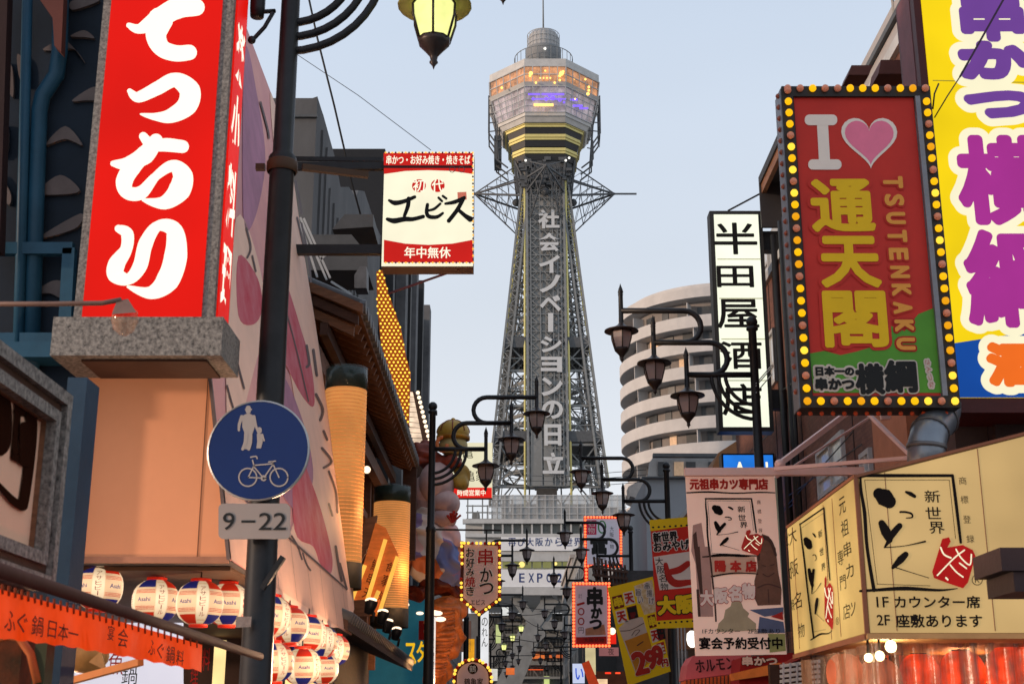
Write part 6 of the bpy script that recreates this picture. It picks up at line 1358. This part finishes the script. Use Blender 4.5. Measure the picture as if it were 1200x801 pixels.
pf1 = Pl((0, 7.993, 0), (0, -1, 0))
logo(S11, pf1, ((1008, 557), (1119, 557), (1136, 690), (1024, 690)), 1.0, INK, STP)
for ch, x, y in (('商', 1128, 563), ('標', 1130, 585), ('登', 1133, 608), ('録', 1137, 631)): letter(pf1, S11, INK, ch, x, y, 9, 9, d=.002, bold=-.01)
wr(S11, pf1, '1F', 1034, 705, 14, 12, INK, bold=.25, d=0); wr(S11, pf1, 'カウンター席', 1098, 705, 100, 14, INK, bold=.4, d=0); wr(S11, pf1, '2F', 1035, 726, 15, 12, INK, bold=.25, d=0); wr(S11, pf1, '座敷あります', 1100, 727, 101, 15, INK, bold=.4, d=0)
m = MB(); m.stroke(pf1, [(1145 + 6 * math.cos(t), 679 + 6 * math.sin(t)) for t in [2 * PI * k / 18 for k in range(19)]], .9, .003, 1); write(m, pf1, 'R', 1145, 679, 5.5, 6.5, d=.003); m.build('lettering', INK, S11)
ps1 = Pl((XC - .007, 0, 0), (-1, 0, 0))
logo(S11, ps1, ((938, 614), (967, 594), (979, 738), (954, 746)), .62, INK, STP, wmul=.75)
for ch, x, y, w_, h_ in (('元', 987, 592, 8, 20), ('祖', 990, 618, 9, 20), ('串', 993, 643, 9, 18), ('カ', 996, 668, 9, 17), ('ツ', 999, 713, 8, 16), ('専', 985, 653, 7, 18), ('門', 988, 682, 7, 17), ('店', 992, 716, 8, 18), ('大', 929, 627, 9, 20), ('阪', 931, 665, 9, 20), ('名', 935, 703, 9, 20), ('物', 939, 738, 8, 17), ('ど', 923, 632, 4, 14), ('て', 926, 672, 4, 14), ('焼', 929, 708, 4, 14)):
    letter(ps1, S11, INK, ch, x, y, w_, h_, d=.001, bold=-.005)
wr(S11, ps1, '®', 982, 727, 4, 9, INK, d=0)
for x in (924.5, 933, 971, 982): 
    a, b = ps1.hit(x, 690); MB().bar(Vector((XC - .0075, ps1.P(x, 690).y, zlow + .03)), Vector((XC - .0075, ps1.P(x, 690).y, ztl - .03)), .004, .003).build('seam', BRT, S11)
cbx = thing('wall_bracket', 'dark brown stepped bracket sticking in at the right edge', 'bracket', at(1190, 670, 6.5))
MB().bb((at(1173, 655, 6.5).x, 6.5, at(1180, 668, 6.5).z), (at(1240, 655, 6.5).x, 6.9, at(1180, 641, 6.5).z)).build('arm', mat('dark brown bracket', (52, 36, 38), .6, srgb=True), cbx); MB().bb((at(1190, 680, 6.5).x, 6.52, at(1190, 692, 6.5).z), (at(1240, 680, 6.5).x, 6.9, at(1180, 668, 6.5).z - .002)).build('foot', _m['dark brown bracket'], cbx)
# ---- lit plastic curtain with red lanterns below the box sign
cu = thing('plastic_curtain', 'clear plastic curtain with warm lights and red lanterns glowing behind it, bottom right', 'curtain', at(1080, 800, 8.6))
CL_ = mat('clear plastic sheet', (.26, .14, .08), .25, noise=.3, scale=6, bump=.03, spec=.6); _q = CL_.node_tree; _w = _q.nodes.new('ShaderNodeTexNoise'); _w.inputs['Scale'].default_value = 3.5; _w.inputs['Detail'].default_value = 4; _mq = _q.nodes.new('ShaderNodeMapping'); _mq.inputs['Scale'].default_value = (3, 3, .7); _tq = _q.nodes.new('ShaderNodeTexCoord'); _q.links.new(_tq.outputs['Object'], _mq.inputs[0]); _q.links.new(_mq.outputs[0], _w.inputs['Vector']); _rq = _q.nodes.new('ShaderNodeMapRange'); _rq.inputs[1].default_value = .35; _rq.inputs[2].default_value = .65; _rq.inputs[3].default_value = .25; _rq.inputs[4].default_value = .92; _q.links.new(_w.outputs[0], _rq.inputs[0]); _q.links.new(_rq.outputs[0], _q.nodes['Principled BSDF'].inputs['Alpha'])
g = MB(); n = 60; xs0, xs1 = XC + .02, x2
for i in range(n + 1): xx = xs0 + (xs1 - xs0) * i / n; g.v += [Vector((xx, 8.12 + .03 * math.sin(i * 1.3), zlow - .04)), Vector((xx, 8.12 + .05 * math.sin(i * 1.3 + .4), zlow - .9))]
for i in range(n): g.f.append([2 * i, 2 * i + 1, 2 * i + 3, 2 * i + 2]); g.sm.append(True)
g.build('sheet', CL_, cu)
g = MB(); ys0, ys1 = 8.1, yf
for i in range(31): yy = ys0 + (ys1 - ys0) * i / 30; g.v += [Vector((XC + .06 + .02 * math.sin(i), yy, zlow - .04)), Vector((XC + .06 + .03 * math.sin(i + .5), yy, zlow - .9))]
for i in range(30): g.f.append([2 * i, 2 * i + 2, 2 * i + 3, 2 * i + 1]); g.sm.append(True)
g.build('sheet', CL_, cu)
inn = thing('shop_interior', 'dim orange lit shop interior behind the plastic curtain', 'interior', at(1100, 800, 10))
MB().bb((XC + .6, 10.6, .2), (5, 10.7, 2.25)).build('back_wall', mat('orange lit inner wall', (170, 62, 16), .8, srgb=True, noise=.6, scale=2.5, emit=.9), inn)
for k in range(9): MB().bb((XC + .1 + k * .22, 10.3, .3), (XC + .16 + k * .22, 10.36, 2.5)).build('post', WOOD, inn)
RL = glow('red lit lantern', (250, 60, 12), 1.5, .35, 6); RL2 = glow('pink lit lantern', (225, 110, 70), .7, .2, 5)
for i, (x, y, r, m_, lb) in enumerate(((990, 788, .12, RL2, 'leftmost pale pink lantern behind the plastic curtain'), (1031, 800, .15, RL2, 'pink and white round lantern behind the plastic curtain'), (1078, 790, .13, RL, 'dim red lantern right of the pink one behind the curtain'), (1128, 790, .15, RL, 'large orange-red lantern behind the plastic curtain'), (1186, 788, .17, RL, 'largest red lantern at the right edge behind the curtain'))):
    t = thing('red_lantern', lb, 'paper lantern', at(x, y, 9.2), 'lanterns behind the plastic curtain'); c = at(x, y, 9.2)
    g = MB(); g.lathe([(max(.03, r * (1 - abs(z_) ** 2.5) ** .5) * (1 + .015 * (k % 2)), z_ * r * 1.1) for k, z_ in enumerate([-.95 + 1.9 * j / 18 for j in range(19)])], 20, c); g.build('paper', m_, t)
    MB().lathe([(0, r * 1.08), (r * .4, r * 1.08), (r * .4, r * .95)], 14, c).build('cap', BLACKM, t)
    
for x, y, r in ((1044, 757, .036), (1031, 768, .03), (1018, 770, .026)):
    t = thing('bare_bulb', {1044: 'brightest bare bulb just under the beige box sign', 1031: 'middle bare bulb under the beige box sign', 1018: 'leftmost small bare bulb under the beige box sign'}[x], 'light bulb', at(x, y, 8.25), 'bare bulbs under the box sign'); MB().ball(at(x, y, 8.25), r, 12, 8).build('bulb', glow('bare bulb', (255, 235, 170), 9, 0), t); MB().tube([at(x, y, 8.25) + Vector((0, 0, r)), Vector((at(x, y, 8.25).x, 8.25, zlow))], .008, 6).build('flex', BLACKM, t)
plamp(at(1040, 770, 8.5), 10, (1, .7, .4)); plamp(at(1130, 790, 9.8), 25, (1, .35, .12))
# ---- pale pink steel struts holding the banner
PK = mat('pale pink steel', (232, 196, 186), .5, srgb=True, noise=.08)
sb = thing('support_bars', 'pale pinkish steel bars holding the hanging banner out from the brick building', 'frame', at(900, 552, 13.2))
for p, q_, w_ in (((802, 553, 13.1), (1012, 552, 13.1), .075), ((908, 549, 13.0), (1130, 531, 11.5), .035), ((911, 545, 13.1), (992, 484, 13.6), .05), ((1017, 484, 13.6), (1066, 532, 12.6), .035), ((905, 562, 13.3), (1022, 487, 13.9), .02)): MB().bar(at(*p), at(*q_), w_).build('bar', PK, sb)
MB().ball(at(914, 544, 13.1), .055).build('joint', PK, sb)
MB().ppoly(front(13.6), [(1030, 483), (1043, 483), (1042, 492), (1032, 492)], 0, .05).build('socket_plate', PK, sb)
# ---- hanging banner
YB_ = 13.2
S12 = thing('hanging_banner', 'pinkish white hanging shop banner with red heading and framed brush logo', 'banner', at(865, 768, YB_))
p12 = front(YB_); BP_ = mat('banner cloth', (250, 212, 192), .8, srgb=True, noise=.07, scale=2, emit=.1)
MB().ppoly(p12, [(803, 553), (907, 552), (922, 766), (815, 768)], -.02, 0).build('cloth', BP_, S12)
pb2 = Pl((0, YB_ - .003, 0), (0, -1, 0)); BR2 = mat('banner red', (178, 40, 30), .7, srgb=True, bump=0)
wr(S12, pb2, '元祖串カツ専門店', 854, 567, 91, 12, BR2, bold=.7, d=0)
m = MB(); m.stroke(pb2, [(805, 577), (830, 576), (860, 577.5), (890, 576.5), (908, 577)], [1.5, 2, 1.6, 1.6, 1.2], .002); m.stroke(pb2, [(834, 650), (850, 649), (886, 651)], [1.2, 1.8, 1.2], .003); m.stroke(pb2, [(834, 675), (860, 671), (888, 672)], [2.2, 1.6, 1.2], .003); tag(m.build('brushwork', INK, S12), kind='stuff')
GT = mat('faded tower print', (176, 140, 130), .8, srgb=True); GB = mat('faded green castle print', (172, 158, 128), .8, srgb=True); BRF = mat('brown figure print', (112, 78, 62), .7, srgb=True, noise=.25, scale=9); BRD = mat('dark brown figure print', (74, 50, 42), .7, srgb=True)
MB().ppoly(pb2, [(812, 615), (822, 612), (826, 640), (831, 640), (836, 722), (819, 722), (815, 660), (810, 645)], .0005, .001).build('print', GT, S12)
m = MB()
for p in ([(812, 626), (816, 622), (818, 640), (813, 642)], [(813, 640), (820, 640), (824, 700), (821, 700)], [(836, 690), (838, 690), (840, 728), (838, 728)], [(816, 690), (819, 690), (821, 722), (818, 722)], [(830, 640), (832, 640), (837, 690), (835, 690)]): m.ppoly(pb2, p, .001, .0015 + .0002 * len(m.f))
m.build('print', BRD, S12)
MB().ppoly(pb2, [(834, 652), (884, 652), (888, 671), (834, 674)], .001, .0015).build('print', mat('banner pale patch', (205, 168, 145), .8, srgb=True), S12)
for ch, x in (('陽', 844), ('本', 862), ('店', 880)): wr(S12, pb2, ch, x, 663, 12, 12, BR2, None, 0, bold=.8, d=.002)
MB().ppoly(pb2, [(858, 703), (868, 703), (871, 712), (878, 718), (876, 722), (886, 730), (886, 738), (840, 740), (842, 730), (848, 724), (850, 714), (856, 710)], .0008, .0014).build('print', GB, S12)
for ch, x in (('大', 828), ('阪', 845), ('名', 861), ('物', 877)): wr(S12, pb2, ch, x, 700 - (x - 828) * .16, 14, 17, mat('banner white', (225, 205, 195), .7, srgb=True), BR2, 1.6, bold=1.0, d=.002)
MB().ppoly(pb2, [(893, 625), (901, 628), (909, 642), (912, 670), (916, 690), (915, 708), (888, 709), (884, 700), (884, 680), (888, 665), (886, 645)], .001, .0016).build('figure_print', BRF, S12)
m = MB(); m.stroke(pb2, [(889, 655), (889, 640), (894, 630), (903, 634), (909, 650)], [3, 4, 5, 4, 3], .003); m.stroke(pb2, [(888, 688), (900, 684), (914, 688)], 1.6, .0034); m.stroke(pb2, [(894, 672), (900, 675), (907, 671)], 1.2, .0038); m.stroke(pb2, [(900, 690), (901, 706)], 1, .0042); m.stroke(pb2, [(893, 662), (897, 663)], 1.1, .0046); m.stroke(pb2, [(903, 662), (907, 661)], 1.1, .005); m.build('figure_print', BRD, S12)
m = MB().ppoly(pb2, [(878, 714), (918, 711), (918, 719), (896, 722)], .001, .002); m.build('print', mat('print blue', (90, 100, 130), .7, srgb=True), S12); MB().ppoly(pb2, [(903, 722), (917, 716), (918, 726)], .0012, .0024).build('print', BR2, S12)
MB().ppoly(pb2, [(890, 722), (918, 728), (920, 741), (888, 741)], .0009, .0019).build('print', mat('print blue', 0) if 0 else _m['print blue'], S12); MB().ppoly(pb2, [(900, 742), (920, 742), (921, 762), (902, 764)], .0009, .0019).build('print', mat('print olive', (150, 150, 90), .7, srgb=True), S12)
logo(S12, pb2, ((827, 584), (882, 584), (892, 651), (832, 651)), .5, INK, mat('banner stamp red', (200, 52, 40), .7, srgb=True), d=.002)
for k, ch in enumerate('商標登録'): letter(pb2, S12, GT if 0 else BRF, ch, 889 + k * .7, 588 + k * 11, 4.5, 5)
wr(S12, pb2, '1Fカウンター', 845, 739, 44, 6, INK, d=.002); wr(S12, pb2, '2F座敷あり', 895, 739, 38, 6, INK, d=.002); wr(S12, pb2, '宴会予約受付中', 868, 753, 97, 13.5, INK, bold=.45, d=.002)
MB().bar(at(908, 560, 13.3), at(918, 745, 13.3), .03).build('pole', mat('pale green pole', (170, 190, 170), .5, srgb=True), S12); MB().bar(at(912, 558, 13.4), at(924, 740, 13.4), .06).build('pole', BLACKM, S12)
# ---- red souvenir banner
S13 = thing('hanging_banner', 'red and yellow souvenir banner half hidden behind the pinkish banner', 'banner', at(790, 735, 20))
p13 = front(20); MB().ppoly(p13, [(762, 612), (822, 606), (830, 732), (770, 735)], -.02, 0).build('cloth', mat('banner bright red', (186, 38, 24), .7, srgb=True, noise=.05, bump=0, emit=.05), S13)
YB2 = mat('banner yellow', (214, 180, 20), .7, srgb=True, noise=.05, bump=0, emit=.05)
MB().ppoly(p13, [(761, 609), (822, 604), (822, 614), (762, 622)], .001, .003).build('edge_band', YB2, S13); MB().ppoly(p13, [(769, 727), (830, 723), (831, 734), (770, 736)], .001, .003).build('edge_band', YB2, S13)
m = MB()
for k in range(8): m.stroke(p13, [(765 + k * 6.6, 617.5 - k * .4), (765.6 + k * 6.6, 617.5 - k * .4)], 2.2, .005); m.stroke(p13, [(772 + k * 6.6, 729.5 - k * .4), (772.6 + k * 6.6, 729.5 - k * .4)], 2.2, .006)
tag(m.build('dots', BLK, S13), kind='stuff')
WP = mat('banner white cloth', (222, 212, 205), .7, srgb=True, noise=.04, bump=0)
wr(S13, p13, '新世界', 779.5, 628.5, 28, 11, BLK, WP, 1.4, bold=.5, rot=5); wr(S13, p13, 'おみやげ', 787, 639, 42, 11, BLK, WP, 1.4, bold=.5, rot=5)
MB().ppoly(p13, [(766, 652), (826, 643), (830, 686), (773, 691)], .001, .003).build('panel', WP, S13)
for k, ch in enumerate('大阪名物'): letter(p13, S13, BLK, ch, 772.5 + k * 2, 657 + k * 10, 9, 9, d=.005, bold=.02)
m = MB().stroke(p13, [(780, 661), (784, 676), (792, 683), (806, 682), (822, 680)], [5, 8, 9, 7, 5], .005); m.stroke(p13, [(784, 670), (796, 667), (806, 660)], [7, 8, 7], .006); m.stroke(p13, [(814, 652), (816, 656)], 4, .007); m.build('lettering', BR2, S13)
wr(S13, p13, '大阪', 792, 708, 42, 20, YB2, BLK, 2.6, bold=1.4, rot=4)
# ---- yellow beer banner
S14 = thing('hanging_banner', 'tilted yellow beer banner with a glass of beer and a big red price', 'banner', at(750, 800, 24))
p14 = front(24); MB().ppoly(p14, [(712, 688), (765, 675), (786, 786), (736, 803)], -.02, 0).build('cloth', mat('banner golden yellow', (222, 184, 14), .7, srgb=True, noise=.06, scale=2, bump=0, emit=.05), S14)
def BM(u, v): a = lerp(Vector((712, 688)), Vector((765, 675)), u); b = lerp(Vector((736, 803)), Vector((786, 786)), u); p = lerp(a, b, v); return (p.x, p.y)
def bq(u0, v0, u1, v1, m, d): MB().ppoly(p14, [BM(u0, v0), BM(u1, v0), BM(u1, v1), BM(u0, v1)], d, d + .001).build('print', m, S14)
BMR = mat('banner maroon', (110, 20, 22), .7, srgb=True, bump=0)
for u, v, mm_, ch, cm in ((.05, .10, BMR, '串', YB2), (.30, .09, WP, '天', BR2), (.06, .25, WP, '天', BR2), (.31, .24, BMR, '門', BLK), (.72, .38, BMR, '串', YB2), (.72, .53, WP, '天', BR2), (.86, .53, BMR, '円', BLK), (.80, .68, BR2, '生', WP)):
    s_ = .22 if u < .6 else .17; bq(u, v, u + s_, v + .13, mm_, .001); x, y = BM(u + s_ / 2, v + .065); wr(S14, p14, ch, x, y, 9.5 if u < .6 else 7.5, 11, cm, bold=.6, rot=12, d=.003)
MB().ppoly(p14, [BM(.56, .05), BM(.97, .03), BM(.97, .36), BM(.66, .36)], .001, .002).build('print', mat('food photo print', (190, 150, 80), .7, srgb=True, noise=.5, scale=14, col2=(235, 220, 190)), S14)
for s_, u, v in (('旨', .63, .12), ('い', .64, .2), ('串', .84, .08), ('揚', .86, .16), ('げ', .88, .24)): x, y = BM(u, v); wr(S14, p14, s_, x, y, 6, 8, BLK, WP, 1.0, d=.004)
MB().ppoly(p14, [BM(.06, .42), BM(.25, .37), BM(.50, .36), BM(.62, .38), BM(.70, .82), BM(.22, .90)], .001, .002).build('print', mat('beer glass print', (200, 182, 168), .6, srgb=True, noise=.08), S14)
MB().ppoly(p14, [BM(.13, .56), BM(.66, .54), BM(.71, .82), BM(.24, .90)], .002, .003).build('print', mat('beer print', (196, 128, 22), .5, srgb=True, noise=.15, scale=4), S14)
m = MB().stroke(p14, [BM(.07, .45), BM(.3, .47), BM(.62, .44)], [.8, .8, .8], .004); m.stroke(p14, [BM(.3, .53), BM(.4, .49), BM(.5, .5), BM(.38, .54)], .7, .005); m.stroke(p14, [BM(.38, .64), BM(.52, .62)], [1.2, 1.2], .006); m.build('print', BRD, S14)
x, y = BM(.40, .79); wr(S14, p14, '2', 750, 776, 15, 25, BR2, WP, 2.0, bold=1.5, rot=14, d=.006); wr(S14, p14, '9', 763, 772, 11, 20, BR2, WP, 2.0, bold=1.5, rot=14, d=.008); wr(S14, p14, '9', 771, 767, 10, 21, BR2, WP, 2.0, bold=1.5, rot=14, d=.010); wr(S14, p14, '円', 779, 776, 7, 8, BR2, WP, 1.2, bold=.5, rot=12, d=.006)
# ---- red bulbed skewer sign, hundred yen
RB = glow('red rimmed bulb', (255, 120, 70), 1.8, 0)
def red_bulb_sign(label, Y, x0, y0, x1, y1, fm, r, step):
    t, pl = rect_sign('bulb_sign', label, 'sign', Y, x0, y0, x1, y1, .25, fm, mat('red lit rim', (190, 24, 14), .5, srgb=True, emit=.45), fr=3.2)
    bulbs(t, walk(pl, [(x0 + 1.2, y0 + 1.2), (x1 - 1.2, y0 + 1.2), (x1 - 1.2, y1 - 1.2), (x0 + 1.2, y1 - 1.2)], step, .015, True), r, 0, (1,), on=RB); return t, pl
S15, p15 = red_bulb_sign('pale skewer sign priced one hundred, edged with red-white bulbs', 33, 671, 682, 715, 757.5, mat('pale lilac board', (196, 176, 186), .6, srgb=True, noise=.08, emit=.1), .034, 3.9)
wr(S15, p15, '串', 697, 699, 17, 22, BLK, bold=1.0, d=0); wr(S15, p15, 'か', 699, 717, 12, 13, BLK, bold=.9, d=0); wr(S15, p15, 'つ', 698, 731, 13, 10, BLK, bold=.9, d=0)
m = MB(); m.stroke(p15, [(677, 708), (684, 706)], 2.6, .002)
for cy_ in (716, 727.5): m.stroke(p15, [(681 + 3.3 * math.cos(t), cy_ + 3.8 * math.sin(t)) for t in [2 * PI * k / 14 for k in range(15)]], 1.4, .003, 1)
m.build('lettering', RED, S15); letter(p15, S15, BLK, '円', 681, 738, 6, 7, d=.002); letter(p15, S15, BLK, 'まで', 680, 698, 4, 5, d=.002)
MB().ppoly(p15, [(675, 746), (711, 745), (711, 754), (675, 754)], .001, .003).build('band', RED, S15); letter(p15, S15, BLK, '大阪名物', 696, 749.5, 24, 5, d=.005)
MB().ppoly(p15, [(686, 736), (708, 731), (710, 743), (686, 744)], .001, .0025).build('print', mat('fried food print', (185, 130, 100), .7, srgb=True, noise=.3, scale=8), S15)
S16, p16 = red_bulb_sign('white sign with a big black kanji and green crest edged with red bulbs', 46, 684.5, 604.5, 729, 664, mat('white lilac board', (200, 196, 208), .6, srgb=True, noise=.06, emit=.1), .04, 3.4)
wr(S16, p16, '富', 702, 640, 19, 17, BLK, bold=.8, d=0); letter(p16, S16, BLK, '士', 703, 655, 14, 10, d=.002)
MB().ppoly(p16, [(687.5, 609), (699, 609), (699, 626), (687.5, 626)], .001, .003).build('print', mat('magenta print', (200, 50, 90), .6, srgb=True), S16); letter(p16, S16, WP, '名', 693, 613, 8, 7, d=.005); letter(p16, S16, WP, '物', 693, 621, 8, 7, d=.005)
q = MB(); q.stroke(p16, [(705.5 + 4.2 * math.cos(t), 617 + 7 * math.sin(t)) for t in [2 * PI * k / 16 for k in range(17)]], 1.6, .003, 1); q.build('crest', mat('green crest', (60, 130, 70), .6, srgb=True), S16)
for k, ch in enumerate('大阪名物'): letter(p16, S16, BLK, ch, 717, 619 + k * 7, 4.5, 5.5, d=.002)
rp = thing('lit_post', 'short red bulbed post joining the two red-bulbed signs', 'sign', at(687, 680, 40)); MB().bb((at(684.5, 670, 40).x, 40, at(687, 681, 40).z), (at(689.5, 670, 40).x, 40.2, at(687, 664, 40).z)).build('post', _m['red lit rim'], rp); bulbs(rp, [at(687, 667 + 4 * k, 39.95) for k in range(4)], .04, 0, (1,), on=RB)
# ---- clutter at the bottom centre right
def bit(name, label, cat, Y, x0, y0, x1, y1, m, th=.2): return rect_sign(name, label, cat, Y, x0, y0, x1, y1, th, m, BROWNM)
t, pl = bit('shop_sign', 'cream lit sign post under the hundred yen skewer sign', 'sign', 34, 686, 758, 698, 790, glow('cream post', (225, 210, 160), .75, .1, 3))
t, pl = bit('shop_sign', 'blue and white lit sign low beside the red slanted board', 'sign', 36, 671, 777, 685, 800, glow('white blue sign', (205, 215, 245), .85, .05)); letter(pl, t, glow('blue mark', (40, 90, 220), .8), 'い', 679, 789, 9, 13, d=.003, bold=.05)
t, pl = bit('shop_sign', 'dusky pink lit sign beside the beer banner foot', 'sign', 35, 702, 758, 725, 768, glow('dusky pink sign', (170, 110, 110), .6, .1)); letter(pl, t, BLK, '夜', 716, 763, 7, 8)
t, pl = bit('shop_sign', 'bright red lit sign between the skewer sign and the beer banner', 'sign', 35.5, 713, 742, 722, 754, glow('bright red sign', (235, 40, 25), .9, .1)); MB().ball(at(717.5, 739, 35.2), .09).build('lamp', BULB_W, t)
sl_ = thing('slanted_board', 'orange-red slanted board with brush marks at the bottom centre', 'board', at(690, 800, 30)); MB().ppoly(front(30), [(682, 777), (690, 773), (702, 801), (692, 806)], -.1, 0).build('board', mat('orange red board', (215, 75, 35), .6, srgb=True, noise=.2, emit=.3), sl_)
for i, (x0, y0, x1, y1, c, e, lb) in enumerate(((699, 786, 738, 812, (90, 52, 38), .35, 'brown lit stall front under the dusky pink sign'), (709, 787, 716, 789, (255, 60, 35), 1.3, 'short red light bar, left one of two on the stall front'), (721, 787, 727, 789, (255, 80, 45), 1.3, 'short red light bar, right one of two on the stall front'), (700, 795, 712, 812, (255, 215, 170), .9, 'pale lit lantern shape at the bottom centre'), (791, 736, 806, 770, (70, 62, 62), .5, 'dim grey shutter strips between the red and pinkish banners'))):
    bit('stall_sign', lb, 'light' if 'bar' in lb else 'stall', 31 - .1 * i, x0, y0, x1, y1, glow('lit_front_%d' % i, c, e, .15, 5))
for x in (794, 798, 802): MB().bb((at(x, 750, 29).x, 29, 2), (at(x, 750, 29).x + .03, 29.03, 4.6)).build('pole', LSTEEL, rb)
t = thing('shop_lamp', 'bright white lamp in front of the dark shop row, right of the lamp post', 'lamp', at(811, 752, 22)); MB().lathe([(.03, -.12), (.07, -.08), (.09, 0), (.08, .1), (.03, .14)], 12, at(811, 749, 22)).build('lamp', glow('white shop lamp', (255, 248, 235), 1.6, 0), t); MB().tube([at(811, 741, 22), at(811, 725, 22)], .015, 5).build('hanger', BLACKM, t)
# ---- pink and red shop awnings
aw = thing('shop_awning', 'dull pink cloth awning with black brush letters under the hanging banner', 'awning', at(840, 790, 15))
PKC = mat('dull pink cloth', (190, 92, 98), .8, srgb=True, noise=.12, scale=4, emit=.06)
MB().ppoly(front(15), [(812, 768), (824, 764), (880, 762), (880, 786), (803, 796), (806, 778)], -.6, 0).build('cloth', PKC, aw)
wr(aw, front(14.99), 'ホルモン', 838, 778, 46, 14, mat('faded ink', (60, 30, 34), .8, srgb=True), bold=.3, d=.001, rot=6)
MB().ppoly(front(14.9), [(803, 797), (880, 787), (880, 815), (803, 815)], -.4, 0).build('valance', mat('orange valance', (190, 80, 40), .8, srgb=True, noise=.2, emit=.15), aw)
m = MB()
for k in range(18): m.bar(at(805 + k * 4.4, 796 - k * .5, 14.85), at(805 + k * 4.4, 812, 14.85), .012)
tag(m.build('valance_stripe', BRD, aw), kind='stuff')
a2 = thing('shop_awning', 'red awning with white and black lettering beside the beige box sign', 'awning', at(895, 790, 13.6))
MB().ppoly(front(14.2), [(868, 770), (930, 764), (930, 800), (866, 806)], -.6, 0).build('cloth', mat('deep red cloth', (150, 32, 36), .8, srgb=True, noise=.2), a2); wr(a2, front(14.19), '串かつ', 890, 774, 40, 10, WP, BLK, 1.2, bold=.6)
MB().ppoly(front(13.9), [(860, 788), (912, 776), (930, 778), (930, 786), (862, 796)], -.3, 0).build('valance', mat('orange striped valance', (200, 110, 50), .8, srgb=True, noise=.3, emit=.15), a2)
MB().bar(at(912, 782, 12.6), at(962, 758, 11.2), .035).build('rail', mat('red rail', (130, 30, 34), .6, srgb=True), a2)
ms = thing('metal_shelf', 'cluttered metal rack below the red rail at the lower right', 'rack', at(935, 800, 12))
for k in range(5): MB().bar(at(915, 780 + k * 6, 12), at(960, 774 + k * 6, 11.6), .025).build('shelf', LSTEEL, ms)
for k in range(6): MB().bar(at(918 + k * 8, 776, 11.8), at(918 + k * 8, 812, 11.8), .015).build('upright', LSTEEL, ms)
MB().bb((at(905, 790, 12.4).x, 12.5, 1), (XB - .3, 12.6, at(930, 778, 12.5).z)).build('back', mat('dim brown backing', (60, 40, 30), .8, srgb=True), ms)
# ---- wires in the sky
def wire(label, pts, r): o = MB().tube([at(*p) for p in pts], r, 5).build('overhead_wire', BLACKM, None, at(*pts[0])); tag(o, label, 'wire'); return o
wire('thick overhead wire running down past the concrete building', [(358, -20, 20), (372, 45, 20.2), (392, 125, 20.5), (412, 212, 21), (428, 272, 21.5), (433, 290, 22)], .018)
wire('faint thin overhead wire slanting across the sky left of the tower', [(345, 62, 40), (420, 112, 40), (505, 176, 41)], .012)
for i, (y0, y1, Y) in enumerate(((700, 716, 70), (722, 708, 64), (741, 752, 58), (690, 764, 75), (768, 757, 60))): wire(('highest', 'second', 'third', 'steepest', 'lowest')[i] + ' of the thin cables strung across the street below the tower base', [(560, y0, Y), (625, (y0 + y1) / 2 + 5, Y), (705, y1, Y)], .016)
for y in (556, 562, 570): wire({556: 'topmost thin wire in front of the foot of the tower shaft', 562: 'middle thin wire in front of the foot of the tower shaft', 570: 'lowest thin wire in front of the foot of the tower shaft'}[y], [(578, y, 60), (660, y + 2, 55), (757, y - 6, 50)], .012)
